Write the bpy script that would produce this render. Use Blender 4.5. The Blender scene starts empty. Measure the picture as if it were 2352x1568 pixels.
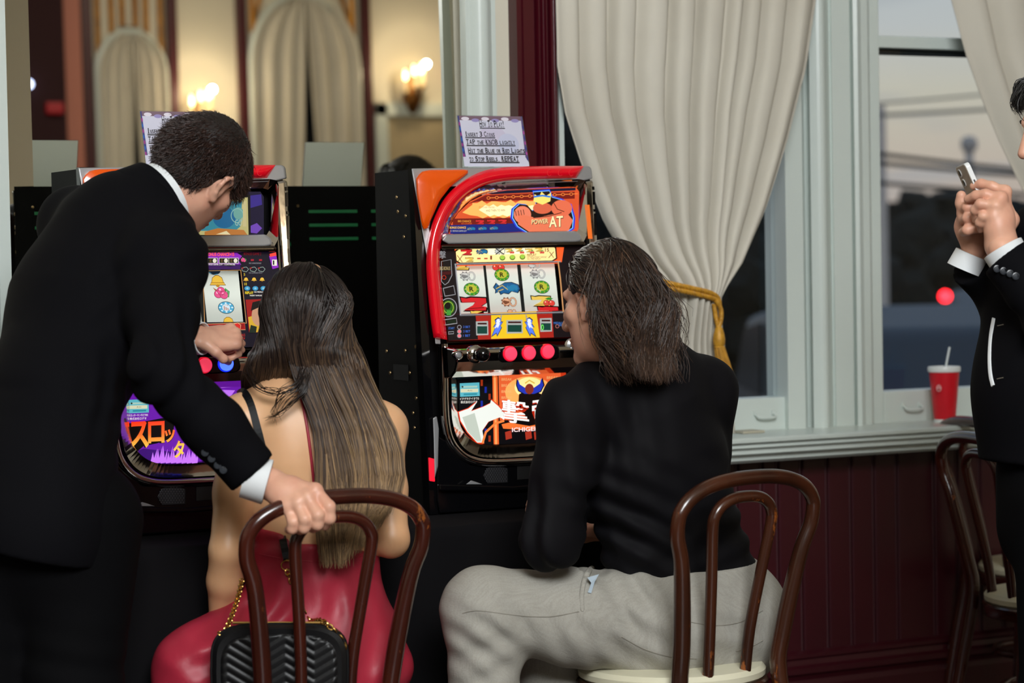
import bpy, bmesh, math, random
import numpy as np
from mathutils import Vector, Matrix
random.seed(7); rng = np.random.default_rng(7)
scene = bpy.context.scene
COL = scene.collection

# ------------------------------------------------------------------ camera, sky, lights, exposure
F_PX, IMG_W, IMG_H = 5553.0, 2352, 1568
YAW, PITCH, ROLL = math.radians(28), math.atan(184 / 5553.0), 0.018
CAM = np.array([0.0, -5.51, 1.34])
_f0 = np.array([math.sin(YAW), math.cos(YAW), 0]); _r0 = np.array([math.cos(YAW), -math.sin(YAW), 0]); _u0 = np.array([0, 0, 1.0])
FW = _f0 * math.cos(PITCH) - _u0 * math.sin(PITCH)
_up = _u0 * math.cos(PITCH) + _f0 * math.sin(PITCH)
RT = _r0 * math.cos(ROLL) - _up * math.sin(ROLL)
UP = _up * math.cos(ROLL) + _r0 * math.sin(ROLL)
cd = bpy.data.cameras.new('camera'); cam = bpy.data.objects.new('camera', cd); COL.objects.link(cam)
cd.sensor_width = 36; cd.lens = F_PX * 36 / IMG_W
cd.dof.use_dof = True; cd.dof.focus_distance = 5.35; cd.dof.aperture_fstop = 3.2
cd.clip_end = 300
cam.matrix_world = Matrix(((RT[0], UP[0], -FW[0], CAM[0]), (RT[1], UP[1], -FW[1], CAM[1]), (RT[2], UP[2], -FW[2], CAM[2]), (0, 0, 0, 1)))
scene.camera = cam
# measuring: a sight line through a photo point, cut by a real plane of the room or taken at a distance
def ray(x, y): return FW + RT * ((x - IMG_W / 2) / F_PX) - UP * ((y - IMG_H / 2) / F_PX)
def onY(x, y, Y): d = ray(x, y); return CAM + d * ((Y - CAM[1]) / d[1])
def onZ(x, y, Z): d = ray(x, y); return CAM + d * ((Z - CAM[2]) / d[2])
def atD(x, y, D): return CAM + ray(x, y) * D

scene.view_settings.view_transform = 'Standard'; scene.view_settings.look = 'None'
scene.view_settings.gamma = 1; scene.view_settings.use_curve_mapping = False
scene.view_settings.exposure = 0.0

def lin(c):
    out = []
    for v in c[:3]:
        v = v / 255.0
        out.append(v / 12.92 if v <= 0.04045 else ((v + 0.055) / 1.055) ** 2.4)
    return (*out, 1.0)

world = bpy.data.worlds.new('dusk_sky'); scene.world = world; world.use_nodes = True
nt = world.node_tree; nt.nodes.clear()
def N(t, typ, **kw):
    n = t.nodes.new(typ)
    for k, v in kw.items(): setattr(n, k, v)
    return n
tc = N(nt, 'ShaderNodeTexCoord'); sep = N(nt, 'ShaderNodeSeparateXYZ'); nt.links.new(tc.outputs['Generated'], sep.inputs[0])
mr = N(nt, 'ShaderNodeMapRange'); nt.links.new(sep.outputs['Z'], mr.inputs['Value']); mr.inputs['From Min'].default_value = 0.0; mr.inputs['From Max'].default_value = 0.5
rp = N(nt, 'ShaderNodeValToRGB'); nt.links.new(mr.outputs[0], rp.inputs[0])
el = rp.color_ramp.elements
el[0].position = 0.0; el[0].color = lin((176, 160, 156))
el[1].position = 1.0; el[1].color = lin((120, 142, 168))
for pos, c in ((0.07, (194, 181, 168)), (0.13, (197, 193, 178)), (0.185, (190, 194, 194)), (0.3, (176, 188, 198))):
    e = el.new(pos); e.color = lin(c)
mp = N(nt, 'ShaderNodeMapping'); nt.links.new(tc.outputs['Generated'], mp.inputs[0]); mp.inputs['Scale'].default_value = (6, 6, 60)
nz = N(nt, 'ShaderNodeTexNoise'); nt.links.new(mp.outputs[0], nz.inputs['Vector']); nz.inputs['Scale'].default_value = 1.3
cr = N(nt, 'ShaderNodeMapRange'); nt.links.new(nz.outputs['Fac'], cr.inputs['Value'])
cr.inputs['From Min'].default_value = 0.56; cr.inputs['From Max'].default_value = 0.7; cr.inputs['To Max'].default_value = 0.55
mx = N(nt, 'ShaderNodeMixRGB'); nt.links.new(cr.outputs[0], mx.inputs[0]); nt.links.new(rp.outputs[0], mx.inputs[1]); mx.inputs[2].default_value = lin((158, 163, 170))
bg = N(nt, 'ShaderNodeBackground'); nt.links.new(mx.outputs[0], bg.inputs[0]); bg.inputs[1].default_value = 1.0
wo = N(nt, 'ShaderNodeOutputWorld'); nt.links.new(bg.outputs[0], wo.inputs[0])

def area(name, loc, target, sx, sy, power, color):
    ld = bpy.data.lights.new(name, 'AREA'); ld.shape = 'RECTANGLE'; ld.size = sx; ld.size_y = sy; ld.energy = power; ld.color = color
    o = bpy.data.objects.new(name, ld); COL.objects.link(o); o.location = loc
    o.rotation_euler = (Vector(target) - Vector(loc)).to_track_quat('-Z', 'Y').to_euler(); return o
# an unseen fill light added over the hall and the photographer's flash bounced off the ceiling
area('ceiling_bounce', (0.4, -6.6, 4.3), (2.6, -0.6, 0.8), 2.4, 2.4, 500, (0.97, 1.0, 1.02))
area('hall_fill', (5.5, -7.5, 4.6), (6.3, -9.5, 0.0), 3.5, 3.5, 150, (1.0, 0.92, 0.80))

# ------------------------------------------------------------------ helpers
MATS = {}
def mat(name, rgb, rough=0.5, metal=0.0, spec=0.5, emis=None, es=0.0, var=None, bump=None, coat=0.0, sheen=0.0, aniso=None, sss=0.0, vcol=False, wear=None, stretch=(1, 1, 1)):
    if name in MATS: return MATS[name]
    m = bpy.data.materials.new(name); m.use_nodes = True; t = m.node_tree; b = t.nodes['Principled BSDF']
    c = lin(rgb); b.inputs['Base Color'].default_value = c; b.inputs['Roughness'].default_value = rough; b.inputs['Metallic'].default_value = metal
    b.inputs['Specular IOR Level'].default_value = spec
    if coat: b.inputs['Coat Weight'].default_value = coat; b.inputs['Coat Roughness'].default_value = 0.08
    if sheen: b.inputs['Sheen Weight'].default_value = sheen
    if sss: b.inputs['Subsurface Weight'].default_value = sss; b.inputs['Subsurface Radius'].default_value = (0.012, 0.005, 0.003)
    if emis is not None: b.inputs['Emission Color'].default_value = lin(emis); b.inputs['Emission Strength'].default_value = es
    tcn = N(t, 'ShaderNodeTexCoord'); mpn = N(t, 'ShaderNodeMapping'); t.links.new(tcn.outputs['Object'], mpn.inputs[0]); mpn.inputs['Scale'].default_value = stretch
    src = None
    if vcol:
        at = N(t, 'ShaderNodeAttribute'); at.attribute_name = 'tint'; src = at.outputs['Color']; t.links.new(src, b.inputs['Base Color'])
    if var:
        sc, amt = var[0], var[1]
        c2 = lin(var[2]) if len(var) > 2 else tuple(v * 0.55 for v in c[:3]) + (1,)
        n = N(t, 'ShaderNodeTexNoise'); n.inputs['Scale'].default_value = sc; n.inputs['Detail'].default_value = 5; t.links.new(mpn.outputs[0], n.inputs['Vector'])
        mm = N(t, 'ShaderNodeMapRange'); mm.inputs['From Min'].default_value = 0.4; mm.inputs['From Max'].default_value = 0.65; mm.inputs['To Max'].default_value = amt
        t.links.new(n.outputs['Fac'], mm.inputs['Value'])
        mi = N(t, 'ShaderNodeMixRGB'); t.links.new(mm.outputs[0], mi.inputs[0]); mi.inputs[1].default_value = c; mi.inputs[2].default_value = c2
        if src is not None: t.links.new(src, mi.inputs[1])
        src = mi.outputs[0]; t.links.new(src, b.inputs['Base Color'])
    if wear:
        n = N(t, 'ShaderNodeTexNoise'); n.inputs['Scale'].default_value = wear[0]; n.inputs['Detail'].default_value = 8; n.inputs['Roughness'].default_value = 0.7; t.links.new(mpn.outputs[0], n.inputs['Vector'])
        mm = N(t, 'ShaderNodeMapRange'); mm.inputs['From Min'].default_value = wear[1]; mm.inputs['From Max'].default_value = wear[1] + 0.04; t.links.new(n.outputs['Fac'], mm.inputs['Value'])
        mi = N(t, 'ShaderNodeMixRGB'); t.links.new(mm.outputs[0], mi.inputs[0]); mi.inputs[2].default_value = lin(wear[2])
        if src is not None: t.links.new(src, mi.inputs[1])
        else: mi.inputs[1].default_value = c
        t.links.new(mi.outputs[0], b.inputs['Base Color'])
    if bump:
        n = N(t, 'ShaderNodeTexNoise'); n.inputs['Scale'].default_value = bump[0]; n.inputs['Detail'].default_value = 6; t.links.new(mpn.outputs[0], n.inputs['Vector'])
        bn = N(t, 'ShaderNodeBump'); bn.inputs['Strength'].default_value = bump[1]; bn.inputs['Distance'].default_value = bump[2] if len(bump) > 2 else 0.01
        t.links.new(n.outputs['Fac'], bn.inputs['Height']); t.links.new(bn.outputs[0], b.inputs['Normal'])
    MATS[name] = m; return m
def weave(m, scale, dist=0.0006, strength=0.5, colamt=0.0, c2=None):
    t = m.node_tree; b = t.nodes['Principled BSDF']; tcn = N(t, 'ShaderNodeTexCoord')
    outs = []
    for st in ((scale, scale * .06, scale), (scale * .06, scale, scale * .12)):
        mp_ = N(t, 'ShaderNodeMapping'); t.links.new(tcn.outputs['Object'], mp_.inputs[0]); mp_.inputs['Scale'].default_value = st
        n = N(t, 'ShaderNodeTexNoise'); n.inputs['Scale'].default_value = 1; n.inputs['Detail'].default_value = 3; t.links.new(mp_.outputs[0], n.inputs['Vector']); outs.append(n.outputs['Fac'])
    ad = N(t, 'ShaderNodeMath', operation='ADD'); t.links.new(outs[0], ad.inputs[0]); t.links.new(outs[1], ad.inputs[1])
    bn = N(t, 'ShaderNodeBump'); bn.inputs['Strength'].default_value = strength; bn.inputs['Distance'].default_value = dist
    t.links.new(ad.outputs[0], bn.inputs['Height'])
    if b.inputs['Normal'].is_linked: t.links.new(b.inputs['Normal'].links[0].from_socket, bn.inputs['Normal'])
    t.links.new(bn.outputs[0], b.inputs['Normal'])
    if colamt:
        mm = N(t, 'ShaderNodeMapRange'); mm.inputs['From Min'].default_value = 0.8; mm.inputs['From Max'].default_value = 1.2; mm.inputs['To Max'].default_value = colamt; t.links.new(ad.outputs[0], mm.inputs['Value'])
        mi = N(t, 'ShaderNodeMixRGB'); t.links.new(mm.outputs[0], mi.inputs[0])
        if b.inputs['Base Color'].is_linked: t.links.new(b.inputs['Base Color'].links[0].from_socket, mi.inputs[1])
        else: mi.inputs[1].default_value = b.inputs['Base Color'].default_value
        mi.inputs[2].default_value = lin(c2); t.links.new(mi.outputs[0], b.inputs['Base Color'])
    return m

def raw_mesh(name, verts, faces, m, parent=None, smooth=False, mats=None, midx=None):
    me = bpy.data.meshes.new(name)
    if isinstance(faces, np.ndarray):
        V = np.asarray(verts, np.float32); k = faces.shape[1]; nf = len(faces)
        me.vertices.add(len(V)); me.vertices.foreach_set('co', V.ravel())
        me.loops.add(nf * k); me.loops.foreach_set('vertex_index', faces.astype(np.int32).ravel())
        me.polygons.add(nf); me.polygons.foreach_set('loop_start', np.arange(0, nf * k, k, dtype=np.int32))
        if smooth: me.polygons.foreach_set('use_smooth', np.ones(nf, bool))
        if midx is not None: me.polygons.foreach_set('material_index', np.asarray(midx, np.int32))
        me.update(calc_edges=True)
    else:
        me.from_pydata([tuple(map(float, v)) for v in verts], [], faces)
        if smooth:
            for p in me.polygons: p.use_smooth = True
        if midx is not None:
            for p, i in zip(me.polygons, midx): p.material_index = i
        me.update()
    for q in (mats or [m]): me.materials.append(q)
    o = bpy.data.objects.new(name, me); COL.objects.link(o)
    if parent is not None:
        o.parent = parent
        o.matrix_parent_inverse = world_of(parent).inverted()
    return o
def world_of(o):
    M = o.matrix_basis.copy()
    if o.parent is not None: M = world_of(o.parent) @ o.matrix_parent_inverse @ M
    return M
class MB:
    """collects world-space shapes into one mesh"""
    def __init__(s): s.v = []; s.f = []; s.mi = []; s.cur = 0
    def add(s, v, f):
        b = len(s.v); s.v += [tuple(map(float, p)) for p in v]; s.f += [[i + b for i in q] for q in f]; s.mi += [s.cur] * len(f); return s
    def box(s, x0, x1, y0, y1, z0, z1, b=0.0):
        if b <= 0:
            v = [(x, y, z) for z in (z0, z1) for y in (y0, y1) for x in (x0, x1)]
            return s.add(v, [[0, 2, 3, 1], [4, 5, 7, 6], [0, 1, 5, 4], [2, 6, 7, 3], [0, 4, 6, 2], [1, 3, 7, 5]])
        bm = bmesh.new(); bmesh.ops.create_cube(bm, size=1)
        for v in bm.verts: v.co = Vector(((x0 + x1) / 2 + v.co.x * (x1 - x0), (y0 + y1) / 2 + v.co.y * (y1 - y0), (z0 + z1) / 2 + v.co.z * (z1 - z0)))
        bmesh.ops.bevel(bm, geom=bm.edges[:], offset=b, segments=2, affect='EDGES', profile=0.6)
        bm.verts.index_update(); r = s.add([v.co for v in bm.verts], [[v.index for v in f.verts] for f in bm.faces]); bm.free(); return r
    def tube(s, pts, r, n=10, closed=False, cap=True, flat=None):
        P = [np.array(p, float) for p in pts]; m = len(P); R = r if hasattr(r, '__len__') else [r] * m
        rings = []; prev = None
        for i in range(m):
            a = P[(i - 1) % m] if (closed or i > 0) else P[i]; c = P[(i + 1) % m] if (closed or i < m - 1) else P[i]
            t = c - a; t /= (np.linalg.norm(t) + 1e-12)
            if prev is None:
                h = np.array([0, 0, 1.0]) if abs(t[2]) < 0.9 else np.array([1.0, 0, 0]); nn = np.cross(t, h)
            else: nn = prev - t * (prev @ t)
            nn /= (np.linalg.norm(nn) + 1e-12); prev = nn; bb = np.cross(t, nn)
            fl = flat or 1.0
            rings.append([P[i] + R[i] * (math.cos(2 * math.pi * k / n) * nn + fl * math.sin(2 * math.pi * k / n) * bb) for k in range(n)])
        v = [p for q in rings for p in q]; f = []
        for i in range(m if closed else m - 1):
            j = (i + 1) % m
            for k in range(n): f.append([i * n + k, i * n + (k + 1) % n, j * n + (k + 1) % n, j * n + k])
        if cap and not closed: f.append(list(range(n))[::-1]); f.append([(m - 1) * n + k for k in range(n)])
        return s.add(v, f)
    def lathe(s, prof, c, n=32, axis=(0, 0, 1), cap=True):
        ax = np.array(axis, float); ax /= np.linalg.norm(ax); h = np.array([1.0, 0, 0]) if abs(ax[0]) < 0.9 else np.array([0, 1.0, 0])
        e1 = np.cross(ax, h); e1 /= np.linalg.norm(e1); e2 = np.cross(ax, e1); c = np.array(c, float); v = []; f = []
        for r, z in prof:
            for k in range(n):
                a = 2 * math.pi * k / n; v.append(c + ax * z + r * (math.cos(a) * e1 + math.sin(a) * e2))
        for i in range(len(prof) - 1):
            for k in range(n): f.append([i * n + k, i * n + (k + 1) % n, (i + 1) * n + (k + 1) % n, (i + 1) * n + k])
        if cap:
            f.append(list(range(n))[::-1]); f.append([(len(prof) - 1) * n + k for k in range(n)])
        return s.add(v, f)
    def extrude(s, prof, p0, p1, e1, e2, cap=True):
        """profile of (a,b) swept straight from p0 to p1 in axes e1,e2"""
        p0, p1, e1, e2 = (np.array(q, float) for q in (p0, p1, e1, e2)); n = len(prof)
        v = [p0 + a * e1 + b * e2 for a, b in prof] + [p1 + a * e1 + b * e2 for a, b in prof]
        f = [[k, (k + 1) % n, n + (k + 1) % n, n + k] for k in range(n)]
        if cap: f += [list(range(n))[::-1], list(range(n, 2 * n))]
        return s.add(v, f)
    def ngon_prism(s, top, bot):
        n = len(top); v = list(top) + list(bot)
        return s.add(v, [list(range(n)), list(range(n, 2 * n))[::-1]] + [[k, n + k, n + (k + 1) % n, (k + 1) % n] for k in range(n)])
    def build(s, name, m, parent=None, smooth=False, fixn=True):
        o = raw_mesh(name, s.v, s.f, m if not isinstance(m, list) else m[0], parent, smooth, mats=m if isinstance(m, list) else None, midx=s.mi if isinstance(m, list) else None)
        if fixn:
            bm = bmesh.new(); bm.from_mesh(o.data); bmesh.ops.recalc_face_normals(bm, faces=bm.faces[:]); bm.to_mesh(o.data); bm.free()
        if smooth: o.data.set_sharp_from_angle(angle=math.radians(38))
        return o
def tag(o, label=None, cat=None, group=None, kind=None):
    if label: o['label'] = label
    if cat: o['category'] = cat
    if group: o['group'] = group
    if kind: o['kind'] = kind
    return o
def struct(o): o['kind'] = 'structure'; return o
def empty(name, loc, rz=0.0):
    o = bpy.data.objects.new(name, None); COL.objects.link(o); o.location = tuple(map(float, loc)); o.rotation_euler = (0, 0, rz); o.empty_display_size = 0.1; return o
def copy_tree(o, parent=None):
    c = o.copy(); COL.objects.link(c)
    if parent is not None: c.parent = parent; c.matrix_parent_inverse = o.matrix_parent_inverse
    for ch in list(o.children): copy_tree(ch, c)
    return c
def smooth_path(pts, n=8):
    P = [np.array(p, float) for p in pts]; out = []
    for i in range(len(P) - 1):
        p0 = P[max(i - 1, 0)]; p1 = P[i]; p2 = P[i + 1]; p3 = P[min(i + 2, len(P) - 1)]
        for k in range(n):
            t = k / n; out.append(0.5 * ((2 * p1) + (-p0 + p2) * t + (2 * p0 - 5 * p1 + 4 * p2 - p3) * t * t + (-p0 + 3 * p1 - 3 * p2 + p3) * t ** 3))
    out.append(P[-1]); return out

# ------------------------------------------------------------------ materials of the room
WHITE = mat('white_gloss_paint', (205, 214, 208), 0.28, var=(3, 0.12, (190, 200, 195)), bump=(14, 0.08, 0.004))
CREAM = mat('cream_wall_paint', (212, 206, 188), 0.7, bump=(60, 0.1, 0.002))
BURG = mat('burgundy_gloss_paint', (72, 12, 24), 0.25, var=(2.0, 0.25, (46, 9, 18)), bump=(25, 0.12, 0.003), coat=0.08, spec=.35)
BURGW = mat('burgundy_board_paint', (58, 9, 20), 0.38, var=(1.5, 0.4, (32, 8, 14)), bump=(30, 0.1, 0.002))
GOLD = mat('gilt_moulding', (176, 122, 46), 0.4, 0.6, var=(12, 0.5, (110, 60, 22)))
FLOORM = mat('dark_wood_floor', (58, 36, 24), 0.35, var=(6, 0.6, (36, 22, 15)), stretch=(1, 8, 1))
CEIL = mat('cream_ceiling_paint', (222, 214, 196), 0.8)
CURT = mat('cream_curtain_cloth', (208, 203, 190), 0.85, spec=0.15, var=(1.6, 0.45, (184, 176, 160)))
weave(CURT, 700, 0.0004, 0.35)

# ------------------------------------------------------------------ the room shell
YO = -11.0; XL, XR = -4.0, 11.0; ZC = 4.9
struct(MB().box(XL, XR, YO, 0.3, -0.1, 0.0).build('floor', FLOORM))
struct(MB().box(XL, XR, YO - .1, 0.3, ZC, ZC + .1).build('ceiling', CEIL))
struct(MB().box(XL - .1, XL, YO - .1, 0.3, 0, ZC).build('wall_left', CREAM))
struct(MB().box(XR, XR + .1, YO - .1, 0.3, 0, ZC).build('wall_right', CREAM))
wf = struct(MB().box(XL, XR, YO - .1, YO, 0, ZC).build('wall_front', CREAM))
SILL = 0.86; WX0, WX1, W2X1 = 3.072, 3.78, 5.35; WTOP = 3.6
b = MB()
b.box(XL, 1.60, 0.0, 0.3, 0, ZC)
b.box(1.60, 2.85, 0.09, 0.3, 0, ZC)
b.box(2.85, WX0, 0.0, 0.3, 0, ZC)
b.box(WX0, W2X1, 0.03, 0.3, 0, SILL - .04)
b.box(WX0, W2X1, 0.0, 0.3, WTOP, ZC)
b.box(W2X1, XR, 0.0, 0.3, 0, ZC)
wb = struct(b.build('wall_back', CREAM))
# wainscot boards: joints read off the photo
joints = [2.94, 3.06, 3.14, 3.22, 3.30, 3.38, 3.46, 3.54, 3.62, 3.70] + [float(onY(x, 1250, 0.0)[0]) for x in (1790.6, 1845, 1904, 1958.6, 2011, 2064, 2149, 2201.6)]
x = joints[-1]
while x < 5.3: x += 0.083; joints.append(x)
for i in range(len(joints) - 1):
    x0, x1 = joints[i], joints[i + 1]; m = MB()
    m.extrude([(x0 + .0012, 0.03), (x0 + .0012, 0.004), (x0 + .005, 0.0), (x1 - .005, 0.0), (x1 - .0012, 0.004), (x1 - .0012, 0.03)], (0, 0, 0.24), (0, 0, 0.80), (1, 0, 0), (0, 1, 0))
    # a bead beside each joint
    m.tube([(x1 - .009, 0.0005, 0.24), (x1 - .009, 0.0005, 0.80)], 0.0028, 6)
    m.build('board', BURGW, wb)
bp = [(0.03, 0), (-.022, 0), (-.022, .155), (-.016, .17), (-.02, .182), (-.03, .19), (-.03, .205), (-.018, .212), (-.014, .226), (-.02, .232), (-.02, .242), (-.006, .25), (0.03, .25)]
struct(MB().extrude(bp, (2.94, 0, 0), (XR, 0, 0), (0, 1, 0), (0, 0, 1)).build('baseboard_back', BURGW))
# fluted burgundy pilaster between mirror and window
pr = [(2.936, 0.0), (2.936, -.045)]
xs = np.linspace(2.938, 3.062, 64)
for q in xs:
    u = (q - 2.938) / .124
    yy = -.05
    if u < 0.10: yy = -.045
    elif u < 0.36: yy = -.052 - .0 * u
    elif u < 0.42: yy = -.041
    elif u < 0.68: yy = -.048 - .012 * abs(math.sin((u - .42) / .26 * math.pi * 3))
    elif u < 0.74: yy = -.038
    elif u < 0.9: yy = -.05 - .008 * math.sin((u - .74) / .16 * math.pi)
    else: yy = -.03
    pr.append((float(q), yy))
pr += [(3.064, 0.0)]
struct(MB().extrude(pr, (0, 0, 0), (0, 0, ZC), (1, 0, 0), (0, 1, 0)).build('trim_1', BURG))
def nosing(name, x0, x1, d):
    p = [(x0, 0.02)]
    for k in range(15):
        u = k / 14; base = .012 if u < .18 or u > .80 else d * (0.45 + .55 * math.sin((u - .18) / .62 * math.pi) ** .7)
        p.append((x0 + u * (x1 - x0), -base))
    p.append((x1, 0.02))
    return struct(MB().extrude(p, (0, 0, 0.3), (0, 0, ZC), (1, 0, 0), (0, 1, 0)).build(name, WHITE, smooth=True))
nosing('trim_2', 2.806, 2.892, 0.032)
nosing('trim_3', 1.42, 1.612, 0.05)

# mirror: a bevelled old plate leaning back one degree, real glass silvering
def mirror_mat():
    m = bpy.data.materials.new('old_mirror_glass'); m.use_nodes = True; t = m.node_tree; bs = t.nodes['Principled BSDF']
    bs.inputs['Base Color'].default_value = (0.80, 0.79, 0.72, 1); bs.inputs['Metallic'].default_value = 1; bs.inputs['Roughness'].default_value = 0.0
    return m
MIRR = mirror_mat()
mirror = empty('wall_mirror', (2.22, 0.05, 0.5)); tag(mirror, 'tall wall mirror behind the two slot machines', 'mirror')
ta = math.tan(math.radians(1.0)); my = lambda z: 0.05 + (z - 1.2) * ta
x0, x1, z0, z1 = 1.602, 2.812, 0.5, 4.2; bw, bl = 0.034, 0.088
raw_mesh('glass', [(x0 + bl, my(z0), z0), (x1 - bw, my(z0), z0), (x1 - bw, my(z1), z1), (x0 + bl, my(z1), z1)], [[0, 1, 2, 3]], MIRR, mirror)
for xa, xb, s in ((x0, x0 + bl, 0), (x1 - bw, x1, 1)):
    dy = 0.0130 if s == 0 else 0.0055
    ya = (dy, 0) if s == 0 else (0, dy)
    raw_mesh('bevelled_edge', [(xa, my(z0) + ya[0], z0), (xb, my(z0) + ya[1], z0), (xb, my(z1) + ya[1], z1), (xa, my(z1) + ya[0], z1)], [[0, 1, 2, 3]], MIRR, mirror)
MB().box(x0, x1, .075, .088, z0, z1).build('backing_board', mat('brown_backing', (70, 52, 36), .8), mirror)

# windows --------------------------------------------------------------
def glass_mat():
    m = bpy.data.materials.new('window_glass'); m.use_nodes = True; t = m.node_tree; t.nodes.clear()
    tr = N(t, 'ShaderNodeBsdfTransparent'); gl = N(t, 'ShaderNodeBsdfGlossy'); gl.inputs['Roughness'].default_value = 0.0
    tr.inputs[0].default_value = (0.93, 0.95, 0.95, 1)
    fr = N(t, 'ShaderNodeFresnel'); fr.inputs[0].default_value = 1.45
    mi = N(t, 'ShaderNodeMixShader'); o = N(t, 'ShaderNodeOutputMaterial')
    t.links.new(fr.outputs[0], mi.inputs[0]); t.links.new(tr.outputs[0], mi.inputs[1]); t.links.new(gl.outputs[0], mi.inputs[2]); t.links.new(mi.outputs[0], o.inputs[0]); return m
GLASS = glass_mat()
YG = 0.13   # glass plane
def wx(px, Y): return float(onY(px, 600, Y)[0])
g1R = wx(1783, YG); g2L = wx(2004, YG)
railz = (float(onY(2115, 112, 0.10)[2]), float(onY(2115, 84, 0.10)[2]))
zb1 = float(onY(1750, 911, YG)[2])
for nme, gx0, gx1 in (('window_1', WX0 + .012, g1R), ('window_2', g2L, 5.2)):
    fr = MB()
    st = 0.045
    fr.box(gx0 - .0, gx1 + .0, .085, .16, SILL - .02, zb1, .004)               # bottom rail
    fr.box(gx0, gx1, .085, .16, 3.4, 3.5, .004)                                   # top rail
    fr.box(gx1 if nme == 'window_1' else gx0 - st, gx1 + st if nme == 'window_1' else gx0, .085, .16, SILL - .02, 3.5, .004)
    if nme == 'window_1': fr.box(gx0 - .012, gx0, .06, .2, SILL - .02, 3.5)
    else: fr.box(gx1, gx1 + .15, .02, .2, SILL - .02, 3.5)
    w = struct(fr.build(nme, WHITE))
    mr_ = MB(); mr_.box(gx0, gx1, .10, .17, railz[0], railz[1], .003); mr_.build('meeting_rail', WHITE, w)
    MB().box(gx0, gx1, .135, .185, railz[0] - .013, railz[0] + .003).build('lower_rail_edge', mat('dark_rail_edge', (40, 46, 46), .5), w)
    raw_mesh('pane', [(gx0, YG, zb1), (gx1, YG, zb1), (gx1, YG, railz[0]), (gx0, YG, railz[0])], [[0, 1, 2, 3]], GLASS, w)
    raw_mesh('pane', [(gx0, YG + .03, railz[1]), (gx1, YG + .03, railz[1]), (gx1, YG + .03, 3.42), (gx0, YG + .03, 3.42)], [[0, 1, 2, 3]], GLASS, w)
    cx = wx(1752, .08) if nme == 'window_1' else wx(2092, .08)
    zc = float(onY(1752, 957, .08)[2])
    lf = MB(); lf.tube(smooth_path([(cx - .03, .085, zc + .012), (cx - .028, .068, zc), (cx, .064, zc - .002), (cx + .028, .068, zc), (cx + .03, .085, zc + .012)], 5), .0035, 8)
    lf.box(cx - .036, cx - .024, .08, .086, zc + .004, zc + .018, .002); lf.box(cx + .024, cx + .036, .08, .086, zc + .004, zc + .018, .002)
    lf.build('sash_lift', WHITE, w, smooth=True)
# moulded mullion between the windows
mx0, mx1 = g1R + .03, g2L - .002
cuts = [(1810, .07), (1848, .07), (1851, .095), (1868, .095), (1871, .045)]
mprof = [(mx0 - .02, .2)]
for px_, yy in ((1806, .062), (1846, .060), (1850, .088), (1866, .092), (1869, .05)): mprof.append((wx(px_, yy), yy))
a0, a1 = wx(1869, .04), wx(1908, .04)
for k in range(9): mprof.append((a0 + (a1 - a0) * k / 8, .05 - .022 * math.sin(k / 8 * math.pi)))
for px_, yy in ((1910, .064), (1914, .064), (1916, .054), (1958, .054), (1961, .066), (1966, .046), (1976, .040), (1984, .05), (1999, .052), (2003, .07)): mprof.append((wx(px_, yy), yy))
mprof.append((mx1 + .0, .2))
struct(MB().extrude(mprof, (0, 0, SILL - .02), (0, 0, WTOP), (1, 0, 0), (0, 1, 0)).build('trim_4', WHITE))
# the sill with its moulded nose
sp = [(.2, SILL - .03), (.2, SILL), (-.145, SILL), (-.152, SILL - .004), (-.152, SILL - .012), (-.143, SILL - .016), (-.135, SILL - .017), (-.139, SILL - .027), (-.128, SILL - .031), (-.122, SILL - .033), (-.124, SILL - .045), (-.108, SILL - .05), (-.1, SILL - .053), (-.1, SILL - .064), (-.088, SILL - .072), (-.03, SILL - .072), (0.03, SILL - .072)]
struct(MB().extrude(sp, (WX0 - .006, 0, 0), (W2X1 + .3, 0, 0), (0, 1, 0), (0, 0, 1)).build('trim_5', WHITE))
struct(MB().box(WX0 - .008, WX0 + .006, -.03, .2, SILL, WTOP).build('trim_6', WHITE))

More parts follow.
